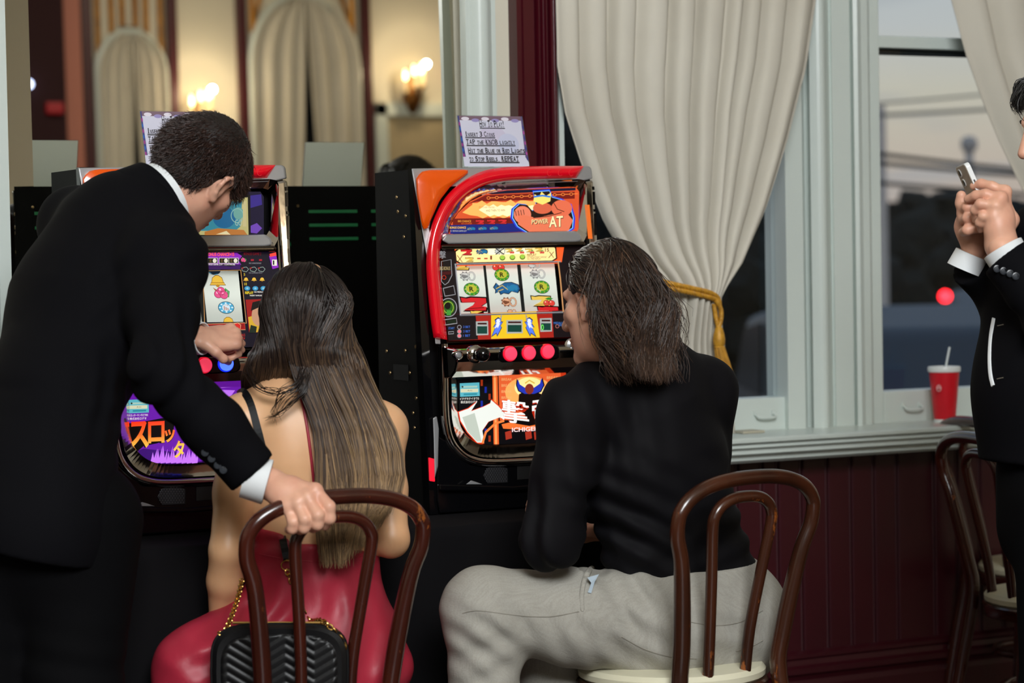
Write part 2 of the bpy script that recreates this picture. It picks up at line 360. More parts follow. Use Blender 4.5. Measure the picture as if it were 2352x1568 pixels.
# curtains ----------------------------------------------------------------
def edge_fn(pts, Y):
    W = [onY(px, py, Y) for px, py in pts]; zs = np.array([w[2] for w in W]); xs_ = np.array([w[0] for w in W]); o = np.argsort(zs)
    return lambda z: float(np.interp(z, zs[o], xs_[o]))
def curtain(name, L, R, Y, ztop, zbot, folds, seed, label, tie_z):
    r = random.Random(seed); nu, nv = folds * 22, 80
    wd = np.array([r.uniform(.6, 1.5) for _ in range(folds)]); bd_ = np.r_[0, np.cumsum(wd)] / wd.sum(); am = [r.uniform(.55, 1.25) for _ in range(folds + 1)]; sk = [r.uniform(-.5, .5) for _ in range(folds)]
    v = []; f = []
    for j in range(nv + 1):
        z = ztop + (zbot - ztop) * j / nv; l, rr = L(z), R(z); w = rr - l
        near = math.exp(-((z - tie_z) / .10) ** 2)
        for i in range(nu + 1):
            u = i / nu; k = int(np.clip(np.searchsorted(bd_, u, side='right') - 1, 0, folds - 1)); q = (u - bd_[k]) / (bd_[k + 1] - bd_[k])
            e1 = math.exp(-(q / .16) ** 2) * am[k]; e2 = math.exp(-((1 - q) / .16) ** 2) * am[k + 1]
            A = min(.055, .037 + .07 * max(0, .36 - w)) * (1 - .35 * near)
            s = (e1 + e2) * 1.0 - .45 * math.sin(math.pi * q) * (1 + sk[k] * (q - .5) * 2) - .12 * math.sin(2 * math.pi * q + 3 * z) * sk[k]
            env = min(1, u * 14 + .2) * min(1, (1 - u) * 14 + .2)
            bulge = -.05 * math.sin(math.pi * u) * (.35 + near)
            over = .16 * (bd_[k + 1] - bd_[k]) * w * (e2 - e1) * sk[k]
            v.append((l + w * u + over, Y + s * A * env + bulge + .003 * math.sin(9 * z + 7 * u + k), z))
    for j in range(nv):
        for i in range(nu): a_ = j * (nu + 1) + i; f.append([a_, a_ + 1, a_ + nu + 2, a_ + nu + 1])
    o = raw_mesh(name, np.array(v), np.array(f), CURT, None, True); tag(o, label, 'curtain')
    sm = o.modifiers.new('thickness', 'SOLIDIFY'); sm.thickness = .0025
    return o
YC = -0.07
ztie = float(onY(1590, 672, YC)[2])
L1 = edge_fn([(1270, -200), (1275, 0), (1278, 150), (1298, 260), (1338, 380), (1388, 510), (1440, 600), (1496, 655), (1512, 685), (1516, 760), (1520, 900), (1500, 1000)], YC)
R1 = edge_fn([(1895, -200), (1873, 0), (1853, 150), (1808, 320), (1758, 480), (1708, 600), (1656, 672), (1650, 690), (1655, 760), (1668, 860), (1685, 1000)], YC)
zt0 = float(onY(1500, -150, YC)[2])
curtain('curtain', L1, R1, YC, 3.3, 0.87, 10, 5, 'long cream curtain tied back with a gold rope at the left window', ztie)
L2 = edge_fn([(2150, -200), (2194, 0), (2224, 120), (2262, 225), (2302, 320), (2345, 410), (2400, 520), (2470, 640), (2500, 700), (2500, 1000)], -.02)
R2 = edge_fn([(2900, -200), (2860, 0), (2780, 300), (2640, 640), (2640, 1000)], -.02)
curtain('curtain', L2, R2, -.02, 3.3, 0.87, 8, 11, 'cream curtain at the right edge behind the man with the phone', float(onY(2550, 660, -.02)[2]))
# gold rope tie-back
ROPE = mat('gold_rope', (205, 150, 44), 0.5, 0.1, var=(60, .5, (136, 88, 20)))
tie = empty('curtain_tieback', onY(1650, 720, YC - .09)); tag(tie, 'gold twisted rope tie-back with tassel around the left curtain', 'tieback')
def rope(path, R_, turns, strands=3, r=None):
    m = MB(); P = smooth_path(path, 26); n = len(P); r = r or R_ * .62
    for s_ in range(strands):
        pts = []; prev = None
        for i in range(n):
            t = P[min(i + 1, n - 1)] - P[max(i - 1, 0)]; t /= np.linalg.norm(t)
            nn = np.cross(t, [0, 0, 1.0]) if prev is None else prev - t * (prev @ t)
            nn /= np.linalg.norm(nn); prev = nn; bb = np.cross(t, nn); a = 2 * math.pi * (turns * i / n + s_ / strands)
            pts.append(P[i] + R_ * .5 * (math.cos(a) * nn + math.sin(a) * bb))
        m.tube(pts, r, 7)
    return m
yr = YC - .085
for off in (0, 11):
    pth = [onY(1480, 640 + off, YC + .02), onY(1498, 640 + off, YC - .055), onY(1540, 651 + off, yr), onY(1590, 662 + off, yr - .005), onY(1630, 672 + off, yr), onY(1648, 684 + off * .5, yr + .01), onY(1652, 700, yr + .02)]
    rope(pth, .0065, 14).build('rope', ROPE, tie, smooth=True)
rope([onY(1645, 690, yr), onY(1656, 712, yr), onY(1655, 738, yr), onY(1650, 752, yr)], .006, 6).build('rope', ROPE, tie, smooth=True)
rope([onY(1640, 700, yr + .01), onY(1643, 722, yr + .01), onY(1650, 752, yr)], .006, 6).build('rope', ROPE, tie, smooth=True)
tp = onY(1651, 748, yr)
MB().lathe([(.004, 0), (.010, -.006), (.014, -.02), (.0165, -.035), (.0155, -.048), (.013, -.054), (.0145, -.057)], tp, 20).build('tassel_head', ROPE, tie, smooth=True)
fm = MB(); tb = tp + np.array([0, 0, -.055]); tipc = onY(1667, 862, yr) - tb
for k in range(70):
    a = random.uniform(0, 6.28); q = math.sqrt(random.random()); d = np.array([math.cos(a) * q, math.sin(a) * q, 0])
    fm.tube([tb + d * .013, tb + d * .017 + tipc * .5, tb + d * .02 + tipc * (1 + random.uniform(-.05, .02))], .0022, 5)
ft = fm.build('tassel_fringe', ROPE, tie, smooth=True); ft['kind'] = 'stuff'

# things on the sill
cupp = onZ(2170, 968, SILL)
cup = empty('drink_cup', cupp); tag(cup, 'red paper drink cup with white lid and straw on the window sill', 'cup')
CUPR = mat('red_cup_paper', (205, 16, 34), .35); CUPW = mat('white_plastic', (225, 228, 226), .3)
hc = .152
MB().lathe([(.0305, .002), (.0305, .006)] + [(.031 + .0125 * k / 8, .006 + (hc - .012) * k / 8) for k in range(9)], cupp, 40).build('cup_body', CUPR, cup, smooth=True)
MB().lathe([(.0295, 0), (.0312, 0), (.0312, .009), (.0295, .009)], cupp, 40).build('cup_base', CUPW, cup, smooth=True)
MB().lathe([(.044, hc - .010), (.0465, hc - .008), (.0472, hc), (.0455, hc + .006), (.038, hc + .0065), (.036, hc + .004), (.005, hc + .004)], cupp, 40).build('lid', CUPW, cup, smooth=True)
s0 = cupp + np.array([.0, 0, hc - .02]); s1 = onY(2181, 797, cupp[1])
MB().tube([s0, s1], .0033, 10).build('straw', mat('clear_straw', (205, 212, 212), .2), cup, smooth=True)
lg = MB(); lc = onY(2156, 891, cupp[1] - .037)
for k in range(2):
    rr_ = (.0095, .0082)[k]
    lg.tube([(lc[0] + rr_ * math.cos(a) * .9, lc[1] - .001 + .0018 * math.cos(a * 2) * 0, lc[2] + rr_ * math.sin(a)) for a in np.linspace(0, 6.28, 28)[:-1]], .0005, 5, closed=True)
lg.box(lc[0] - .0085, lc[0] + .0085, lc[1] - .0016, lc[1] - .0004, lc[2] - .0018, lc[2] + .0012)
for k in range(3): lg.box(lc[0] - .005 + .001 * k, lc[0] + .005, lc[1] - .0016, lc[1] - .0004, lc[2] + .0025 + k * .0017, lc[2] + .0033 + k * .0017)
lg.build('printed_emblem', mat('pale_print', (236, 190, 190), .4), cup)
cp = onZ(1728, 993, SILL)
MB().box(cp[0] - .05, cp[0] + .022, cp[1] - .03, cp[1] + .03, SILL, SILL + .007, .003).build('sill_coaster', mat('beige_card', (178, 172, 152), .6))
tag(bpy.data.objects['sill_coaster'], 'flat beige coaster on the window sill beside the seated man', 'coaster')

# ------------------------------------------------------------------ outside: dusk street
struct(MB().box(-30, 90, .3, 120, -.7, -.6).build('ground', mat('dusk_asphalt', (38, 38, 42), .8)))
LEAF = mat('dark_foliage', (26, 30, 28), .9, var=(2, .5, (14, 18, 16))); BARK = mat('dark_bark', (24, 20, 18), .9)
def tree(px, ytop, D, w, label, seed):
    r = random.Random(seed); base = atD(px, 700, D); base[2] = -.6; top = atD(px, ytop, D)[2]
    t = empty('roadside_tree', base); tag(t, label, 'tree', 'trees beyond the street')
    H = top + .6
    MB().tube([base, base + [0.1, 0, H * .4], base + [0, .1, H * .8]], [.22, .16, .06], 8).build('trunk', BARK, t, smooth=True)
    bm = bmesh.new(); mb = MB()
    for k in range(26):
        q = r.uniform(0, 1); c = base + np.array([r.uniform(-w, w) * (1 - .45 * q), r.uniform(-w, w) * .5, H * (.22 + .68 * q)])
        R_ = w * r.uniform(.28, .45) * (1 - .3 * q); b2 = bmesh.new(); bmesh.ops.create_icosphere(b2, subdivisions=2, radius=R_)
        top_ok = top - c[2]
        b2.verts.index_update()
        mb.add([tuple(c + np.array(v_.co) * r.uniform(.8, 1.2) * np.array([1, 1, min(1, max(.15, top_ok / (R_ * 1.1)))])) for v_ in b2.verts], [[v_.index for v_ in f_.verts] for f_ in b2.faces]); b2.free()
    mb.build('crown', LEAF, t)
    bm.free()
TL = ['tallest dark tree outside at the left edge of the curtain', 'dark tree seen in the gap between curtain and window stile', 'dark tree outside, right of the raised phone', 'dark tree outside, behind the tied curtain', 'dark tree just right of the mullion outside, above the red tail lamp', 'dark tree outside, far right of the street']
for i, (px, yt, D, w) in enumerate(((1240, 150, 27, 1.3), (1800, 372, 27, 1.2), (2370, 405, 27, 1.2), (1520, 245, 35.5, 1.6), (2130, 428, 35.5, 1.4), (2690, 390, 35.5, 1.5))):
    tree(px, yt, D, w, TL[i], 40 + i)
hb = atD(2150, 470, 44)
hm = MB(); c0 = atD(1500, 520, 46); c1 = atD(2900, 520, 46)
hedge = [(c0 * (1 - u) + c1 * u) for u in np.linspace(0, 1, 60)]
for k, p in enumerate(hedge[:-1]):
    hm.box(p[0] - .4, p[0] + .5, p[1] - .5, p[1] + .5, -.6, atD(2000, 470 + random.uniform(-10, 12), 46)[2])
tag(hm.build('far_tree_line', LEAF), 'dark distant tree line along the horizon', 'trees', kind='stuff')
POLE = mat('hazed_pole_wood', (252, 238, 226), .9)  # pale haze of distance put into the poles' near-white colour
def pole(px, yt, D, r_, label):
    bpos = atD(px, 600, D); bpos[2] = -.6; zt = atD(px, yt, D)[2]
    t = empty('utility_pole', bpos); tag(t, label, 'pole')
    MB().tube([bpos, (bpos[0], bpos[1], zt)], [r_, r_ * .8], 10).build('post', POLE, t, smooth=True)
    return t, zt, bpos
pole(2026, 243, 24, .07, 'tall thin utility pole beside the window mullion outside')
t, zt, bp_ = pole(2229, 322, 24.7, .06, 'shorter lamp-topped pole outside above the phone')
MB().lathe([(.05, 0), (.085, .04), (.085, .12), (.04, .16)], (bp_[0], bp_[1], zt - .12), 12).build('lamp_head', mat('pale_lamp', (226, 214, 204), .7), t, smooth=True)
CABLE = mat('cable_black', (40, 42, 42), .7); CABLE2 = mat('cable_grey', (150, 146, 138), .7)
def cable(a, bb, D, r_, m, label):
    pts = [atD(*a, D) * (1 - u) + atD(*bb, D) * u - np.array([0, 0, .02 * math.sin(math.pi * u)]) for u in np.linspace(0, 1, 14)]
    tag(MB().tube(pts, r_, 6).build('power_cable', m, smooth=True), label, 'cable')
cable((1700, 313), (2700, 426), 20, .020, CABLE, 'upper of the two thick dark power cables outside')
cable((1700, 341), (2700, 430), 20.4, .020, CABLE, 'lower of the two thick dark power cables outside')
cable((1700, 391), (2700, 469), 23, .022, CABLE, 'dark cable low above the tree line outside')
cable((1700, 261), (2700, 174), 22, .012, CABLE2, 'pale upper cable crossing the sky outside')
cable((1700, 279), (2700, 222), 22.5, .018, CABLE2, 'pale lower cable crossing the sky outside')
# parked cars
CARB = mat('blue_grey_car_paint', (50, 64, 80), .45); CARG = mat('car_glass', (18, 26, 36), .2); TYRE = mat('tyre_rubber', (14, 14, 14), .9)
def car(cx, cy, rz, label, paint, tail=None):
    t = empty('parked_car', (cx, cy, -.6), rz); tag(t, label, 'car')
    ca, sa = math.cos(rz), math.sin(rz)
    T = lambda p: (cx + p[0] * ca - p[1] * sa, cy + p[0] * sa + p[1] * ca, -.6 + p[2])
    prof = [(-2.2, .35), (-2.25, .7), (-2.1, .95), (-1.7, 1.02), (-1.2, 1.5), (-.2, 1.62), (.6, 1.56), (1.2, 1.1), (2.0, .98), (2.25, .75), (2.25, .35)]
    a = [T((p, -.86, q)) for p, q in prof]; c_ = [T((p, .86, q)) for p, q in prof]
    o = MB().ngon_prism(a, c_).build('body_shell', paint, t)
    bv = o.modifiers.new('bevel', 'BEVEL'); bv.width = .09; bv.segments = 3
    for sgn in (-1, 1):
        gp = [(-1.45, 1.06), (-1.1, 1.42), (-.2, 1.52), (-.15, 1.06)]
        MB().ngon_prism([T((p, sgn * .875, q)) for p, q in gp], [T((p, sgn * .85, q)) for p, q in gp]).build('side_window', CARG, t)
        gp = [(-.05, 1.06), (-.1, 1.52), (.55, 1.47), (1.0, 1.08)]
        MB().ngon_prism([T((p, sgn * .875, q)) for p, q in gp], [T((p, sgn * .85, q)) for p, q in gp]).build('side_window', CARG, t)
        for wxp in (-1.35, 1.4):
            MB().lathe([(.2, -.1), (.32, -.1), (.33, 0), (.32, .1), (.2, .1)], T((wxp, sgn * .82, .32)), 20, axis=(-sa, ca, 0)).build('wheel', TYRE, t, smooth=True)
    return t
RZ = math.atan2(FW[1], FW[0])
k1 = atD(2050, 700, 15.5); car(k1[0], k1[1], RZ + .06, 'blue-grey parked car with pale roof outside the right window', CARB)
k2 = atD(2400, 690, 21.5); c2 = car(k2[0], k2[1], RZ - .1, 'parked car with a lit red tail lamp outside', mat('pale_car_paint', (60, 72, 88), .45))
tl = atD(2170, 680, 19.2)
MB().lathe([(.01, 0), (.045, .005), (.045, .03), (.03, .05)], tl, 16, axis=(-FW[0], -FW[1], 0)).build('tail_lamp', mat('red_lamp', (255, 40, 40), .3, emis=(255, 30, 40), es=9), c2, smooth=True)

# ------------------------------------------------------------------ the hall's far wall, seen in the mirror
BURG2 = mat('burgundy_pilaster_paint', (66, 16, 22), .4)
n_ = 7
for xa in (5.43, 6.07, 6.61, 7.61):
    struct(MB().box(xa, xa + .075, YO, YO + .06, 0, ZC, .008).build('trim_%d' % n_, BURG2)); n_ += 1
def arch(xc, hw, zt, label):
    # white arched casing, dark night glass behind, two parted curtains
    path = [(xc - hw, YO + .03, .5)] + [(xc - hw * math.cos(a), YO + .03, zt - hw * 1.25 + hw * 1.25 * math.sin(a)) for a in np.linspace(0, math.pi, 22)] + [(xc + hw, YO + .03, .5)]
    global n_
    struct(MB().tube(path, .035, 8).build('window_%d' % (n_), WHITE, smooth=True)); n_ += 1
    top = [(xc - hw * math.cos(a), zt - hw * 1.25 + hw * 1.25 * math.sin(a)) for a in np.linspace(0, math.pi, 22)]
    pts = [(xc - hw, .5)] + top + [(xc + hw, .5)]
    struct(MB().ngon_prism([(a, YO + .012, c) for a, c in pts], [(a, YO + .002, c) for a, c in pts]).build('window_%d' % n_, mat('night_glass', (16, 20, 26), .1))); n_ += 1
    zs0 = zt - hw * 1.25
    for s in (-1, 1):
        v = []; f = []; nu, nv = 44, 40
        for j in range(nv + 1):
            z = zt - .02 - (zt - 1.0) * j / nv
            o_ = hw * (math.sqrt(max(0, 1 - ((z - zs0) / (hw * 1.25)) ** 2)) if z > zs0 else 1)
            drop = (zt - z) / (zt - 1.0)
            inner = min(o_ * .98, .004 + .10 * hw * 3 * drop ** 1.2)
            for i in range(nu + 1):
                u = i / nu; xx = inner + (o_ - inner) * u
                v.append((xc + s * xx, YO + .07 + .026 * math.sin(u * 2 * math.pi * 3.2 + .4 * z + .8 * math.sin(5 * u)), z))
        for j in range(nv):
            for i in range(nu): a_ = j * (nu + 1) + i; f.append([a_, a_ + 1, a_ + nu + 2, a_ + nu + 1])
        o = raw_mesh('arched_curtain', np.array(v), np.array(f), CURT, None, True)
        tag(o, label % ('left' if s > 0 else 'right'), 'curtain'); sm = o.modifiers.new('thickness', 'SOLIDIFY'); sm.thickness = .003
arch(5.79, .25, 3.42, '%s half of the narrower arched curtain reflected in the mirror')
arch(7.14, .43, 3.72, '%s half of the wider arched curtain reflected in the mirror')
def spandrel(pts, label):
    o = MB().tube([(p[0], YO + .02, p[1]) for p in pts], .022, 6, closed=True).build('gilt_panel', GOLD); tag(o, label, 'moulding')
spandrel([(5.555, 3.0), (5.555, 4.1), (5.66, 4.1), (5.66, 3.35)], 'gilt spandrel frame left of the narrow reflected arch')
spandrel([(6.03, 3.0), (6.03, 4.1), (5.92, 4.1), (5.92, 3.4)], 'gilt spandrel frame right of the narrow reflected arch')
spandrel([(5.74, 3.46), (5.74, 4.1), (5.84, 4.1), (5.84, 3.46)], 'narrow gilt frame above the reflected arch')
spandrel([(6.74, 3.45), (6.74, 4.1), (6.95, 4.1), (6.82, 3.75)], 'gilt spandrel frame left of the wide reflected arch')
spandrel([(7.55, 3.45), (7.55, 4.1), (7.35, 4.1), (7.46, 3.75)], 'gilt spandrel frame right of the wide reflected arch')
# panelled door
struct(MB().box(7.80, 9.2, YO, YO + .03, 0, 2.84).build('door_1', mat('tan_panel', (176, 160, 128), .6)))
fr = MB(); fr.box(7.70, 7.80, YO, YO + .06, 0, 2.94, .006); fr.box(7.70, 9.3, YO, YO + .06, 2.84, 2.94, .006); fr.box(9.2, 9.3, YO, YO + .06, 0, 2.94, .006)
struct(fr.build('trim_30', WHITE))
al = MB(); al.box(8.33, 8.42, YO, YO + .05, 3.08, 3.28, .01); tag(al.build('fire_alarm', mat('alarm_red', (150, 26, 26), .4)), 'small red fire alarm box on the reflected far wall', 'alarm')
# doorway's dark built as a block; red light painted into the side panel's pink
tag(MB().box(4.72, 5.24, YO, YO + .25, 0, 4.4, .02).build('dark_doorway', mat('doorway_dark', (40, 8, 14), .9)), 'dark burgundy block standing for the dark doorway at the left of the mirror', 'doorway')
struct(MB().box(5.24, 5.40, YO, YO + .12, 0, ZC, .01).build('trim_31', mat('red_lit_wall', (176, 112, 96), .7)))
tag(MB().box(5.08, 5.20, YO + .25, YO + .30, 2.80, 2.88, .01).build('exit_light', mat('red_glow', (120, 0, 10), .4, emis=(200, 0, 30), es=.16)), 'dim red light strip on the reflected dark doorway', 'light')
tag(MB().lathe([(.01, 0), (.03, .01), (.03, .03)], (4.95, YO + .28, 3.0), 12, axis=(0, 1, 0)).build('bevel_glint', mat('blue_white_glow', (200, 215, 255), .3, emis=(190, 205, 255), es=7)), 'small glowing blue-white disc added for the glint at the mirror edge', 'light')  # glowing disc added for the blue-white glint on the mirror's bevel
# candle sconces
BRASS = mat('antique_brass', (120, 78, 30), .35, .8); CANDLE = mat('candle_wax', (232, 214, 170), .5, emis=(255, 210, 140), es=.6)
FLAME = mat('candle_bulb', (255, 236, 200), .3, emis=(255, 222, 160), es=16)
def sconce(xc, zc, label):
    y = YO + .02; t = empty('wall_sconce', (xc, y, zc)); tag(t, label, 'sconce', None)
    MB().lathe([(.02, -.16), (.05, -.12), (.07, -.05), (.045, .03), (.03, .1), (.012, .2)], (xc, y + .02, zc - .14), 16).build('back_plate', BRASS, t, smooth=True)
    for k, (dx, dy, dz) in enumerate(((-.075, .09, -.01), (-.027, .14, .02), (.03, .14, .03), (.075, .08, .05))):
        p0 = np.array([xc, y + .03, zc - .2]); p2 = np.array([xc + dx, y + dy, zc - .13 + dz])
        MB().tube(smooth_path([p0, (p0 + p2) / 2 + [0, .02, -.07], p2], 6), .009, 8).build('arm', BRASS, t, smooth=True)
        MB().lathe([(.01, -.02), (.032, -.008), (.034, 0)], p2, 14).build('cup', BRASS, t, smooth=True)
        MB().lathe([(.013, 0), (.013, .1)], p2, 12).build('candle', CANDLE, t, smooth=True)
        MB().lathe([(.006, .1), (.011, .115), (.012, .13), (.008, .155), (.002, .175)], p2, 12).build('flame_bulb', FLAME, t, smooth=True)
    ld = bpy.data.lights.new('sconce_glow', 'POINT'); ld.energy = 10; ld.color = (1, .80, .55); ld.shadow_soft_size = .02
    lo = bpy.data.objects.new('sconce_glow', ld); COL.objects.link(lo); lo.location = (xc + .02, y + .26, zc + .06)
sconce(6.29, 2.93, 'left four-candle brass wall sconce glowing in the mirror')
sconce(8.01, 3.15, 'right four-candle brass wall sconce above the reflected door')
# ------------------------------------------------------------------ table with black cloth
TX0, TX1, TYF, TZ = 0.2, 2.92, -0.735, 0.758
CLOTH = mat('black_table_cloth', (15, 14, 16), .9, spec=.1, bump=(300, .15, .0006)); 
table = empty('display_table', ((TX0 + TX1) / 2, -.42, 0)); tag(table, 'long table draped in black cloth carrying the two slot machines', 'table')
MB().box(TX0 + .01, TX1 - .01, TYF + .01, -.03, TZ - .03, TZ - .004).build('table_top', mat('table_board', (60, 50, 44), .6), table)
for lx in (TX0 + .08, TX1 - .08):
    for ly in (TYF + .08, -.10): MB().tube([(lx, ly, 0), (lx, ly, TZ - .03)], .018, 10).build('leg', mat('grey_steel', (90, 90, 94), .4, .8), table)
v = []; f = []; nu = 160
rows = [(TZ, -.025, 0), (TZ, TYF + .004, 0), (TZ - .004, TYF - .002, 0), (TZ - .03, TYF - .004, .25), (TZ - .3, TYF - .006, .7), (.03, TYF - .01, 1)]
for z, y, a in rows:
    for i in range(nu + 1):
        u = i / nu; v.append((TX0 + (TX1 - TX0) * u, y - a * (.004 + .008 * (math.sin(u * 60) + .6 * math.sin(u * 97 + 1))), z))
for j in range(len(rows) - 1):
    for i in range(nu): a_ = j * (nu + 1) + i; f.append([a_, a_ + 1, a_ + nu + 2, a_ + nu + 1])
raw_mesh('table_cloth', v, f, CLOTH, table, True)

# ------------------------------------------------------------------ slot machines
CHROME = mat('chrome', (226, 222, 218), .06, 1.0, bump=(7, .05, .01)); CHROME_DARK = mat('chrome_dark_reflection', (104, 98, 92), .16, 1.0); SATIN = mat('satin_silver_plastic', (176, 177, 179), .33, .55)
CABIN = mat('black_cabinet_laminate', (10, 10, 11), .55, spec=.06, var=(4, .3, (18, 17, 18))); GLOSSB = mat('gloss_black_plastic', (8, 8, 10), .12)
ORANGE = mat('amber_lens', (226, 84, 8), .2, emis=(230, 80, 6), es=.10, coat=.5); REDL = mat('red_light_tube', (206, 8, 28), .18, emis=(225, 8, 34), es=.22, coat=.6)
SCREW = mat('brass_screw', (150, 126, 88), .35, .9)
ZT, ZB, YT, YBOT = 1.56, TZ + .002, -.45, -.51
SL = (YBOT - YT) / (ZT - ZB)                 # the front leans
def P(px, py, o=0.0):
    d = ray(px, py); # y = YT - o + (ZT - z)*SL
    t = (YT - o + (ZT - CAM[2]) * SL - CAM[1]) / (d[1] + d[2] * SL)
    return CAM + d * t
def PL(pts, o=0.0): return [P(x, y, o) for x, y in pts]
EM = {}
def em(rgb, s=1.0):
    k = ('lit_print_%d_%d_%d' % tuple(rgb)) + ('_%02d' % int(s * 10))
    if k not in EM: EM[k] = mat(k, tuple(int(c * .35) for c in rgb), .35, emis=rgb, es=s * 1.18)
    return EM[k]
def text_geo(body, cjk=False, bold=0.0):
    cu = bpy.data.curves.new('lettering', 'FONT'); cu.body = body; cu.offset = bold; cu.resolution_u = 3
    o = bpy.data.objects.new('lettering', cu); COL.objects.link(o); bpy.context.view_layer.update()
    me = o.evaluated_get(bpy.context.evaluated_depsgraph_get()).to_mesh()
    V = np.array([v_.co[:] for v_ in me.vertices]) if len(me.vertices) else np.zeros((0, 3)); F_ = [list(p.vertices) for p in me.polygons]
    o.to_mesh_clear(); bpy.data.objects.remove(o); bpy.data.curves.remove(cu); return V, F_
class Art:
    """flat print on one panel: polygons and lettering in layers, each a hair proud of the last"""
    def __init__(s, fn): s.fn = fn; s.v = []; s.f = []; s.mi = []; s.m = []; s.lay = 0.0004; s.step = 0.00003
    def _mi(s, m):
        if m not in s.m: s.m.append(m)
        return s.m.index(m)
    def poly(s, pts, m, up=1):
        s.lay += s.step * up; b = len(s.v); s.v += [tuple(s.fn(x, y, s.lay)) for x, y in pts]; s.f.append(list(range(b, b + len(pts)))); s.mi.append(s._mi(m)); return s
    def rect(s, x0, y0, x1, y1, m, sk=0): return s.poly([(x0, y0), (x1, y0 + sk), (x1, y1 + sk), (x0, y1)], m)
    def ell(s, cx, cy, rx, ry, m, n=24, a0=0, a1=2 * math.pi): return s.poly([(cx + rx * math.cos(a0 + (a1 - a0) * k / n), cy + ry * math.sin(a0 + (a1 - a0) * k / n)) for k in range(n + (0 if abs(a1 - a0) > 6.28 else 1))], m)
    def ring(s, cx, cy, rx, ry, w, m, n=28):
        s.lay += s.step; b = len(s.v)
        for k in range(n):
            a = 2 * math.pi * k / n
            for q in (1, 0): s.v.append(tuple(s.fn(cx + (rx - w * q) * math.cos(a), cy + (ry - w * q) * math.sin(a), s.lay)))
        for k in range(n): j = (k + 1) % n; s.f.append([b + 2 * k, b + 2 * k + 1, b + 2 * j + 1, b + 2 * j]); s.mi.append(s._mi(m))
        return s
    def line(s, pts, w, m, closed=False):
        s.lay += s.step; Q = [np.array(p, float) for p in pts]; n = len(Q); b = len(s.v)
        for i in range(n):
            a = Q[(i - 1) % n] if closed or i > 0 else Q[i]; c = Q[(i + 1) % n] if closed or i < n - 1 else Q[i]
            t = c - a; t /= (np.linalg.norm(t) + 1e-9); nn = np.array([-t[1], t[0]])
            for q in (.5, -.5): p = Q[i] + nn * w * q; s.v.append(tuple(s.fn(p[0], p[1], s.lay)))
        for i in range(n if closed else n - 1): j = (i + 1) % n; s.f.append([b + 2 * i, b + 2 * i + 1, b + 2 * j + 1, b + 2 * j]); s.mi.append(s._mi(m))
        return s
    def text(s, body, x0, y1, x1, h, m, bold=0.0, slope=0.0, shear=0.0):
        V, F_ = text_geo(body, bold=bold)
        if not len(V): return s
        s.lay += s.step; lo, hi = V.min(0), V.max(0); b = len(s.v)
        for p in V:
            u = (p[0] - lo[0]) / (hi[0] - lo[0] + 1e-9); w = (p[1] - lo[1]) / (hi[1] - lo[1] + 1e-9)
            s.v.append(tuple(s.fn(x0 + u * (x1 - x0) + shear * w * h, y1 - w * h + slope * u * (x1 - x0), s.lay)))
        s.f += [[i + b for i in q] for q in F_]; s.mi += [s._mi(m)] * len(F_); return s
    def build(s, name, parent):
        o = raw_mesh(name, s.v, s.f, s.m[0], parent, mats=s.m, midx=s.mi); return o
def slab(pts, o0, o1, name, m, parent, bev=0.0, smooth=False):
    o = MB().ngon_prism(PL(pts, o1), PL(pts, o0)).build(name, m, parent, smooth)
    if bev: q = o.modifiers.new('bevel', 'BEVEL'); q.width = bev; q.segments = 3; q.limit_method = 'ANGLE'
    return o
def frame_ring(outer, inner, o_out, o_in, o_back, name, m, parent, bev=.0):
    """closed ring between two outlines of equal length; inner edge recessed"""
    n = len(outer); v = PL(outer, o_back) + PL(outer, o_out) + PL(inner, o_in) + PL(inner, o_back); f = []
    for a in range(3):
        for k in range(n): f.append([a * n + k, a * n + (k + 1) % n, (a + 1) * n + (k + 1) % n, (a + 1) * n + k])
    o = MB().add(v, f).build(name, m, parent)
    if bev: q = o.modifiers.new('bevel', 'BEVEL'); q.width = bev; q.segments = 2; q.limit_method = 'ANGLE'
    return o
def subdiv(pts, k=4):
    out = []
    for i in range(len(pts)):
        a, b = pts[i], pts[(i + 1) % len(pts)]
        out += [(a[0] + (b[0] - a[0]) * j / k, a[1] + (b[1] - a[1]) * j / k) for j in range(k)]
    return out
def resample(pts, n):
    Q = np.array(list(pts) + [pts[0]], float); d = np.r_[0, np.cumsum(np.linalg.norm(np.diff(Q, axis=0), axis=1))]
    return [(float(np.interp(t, d, Q[:, 0])), float(np.interp(t, d, Q[:, 1]))) for t in np.linspace(0, d[-1], n, endpoint=False)]
MX0, MX1 = 2.435, 2.912
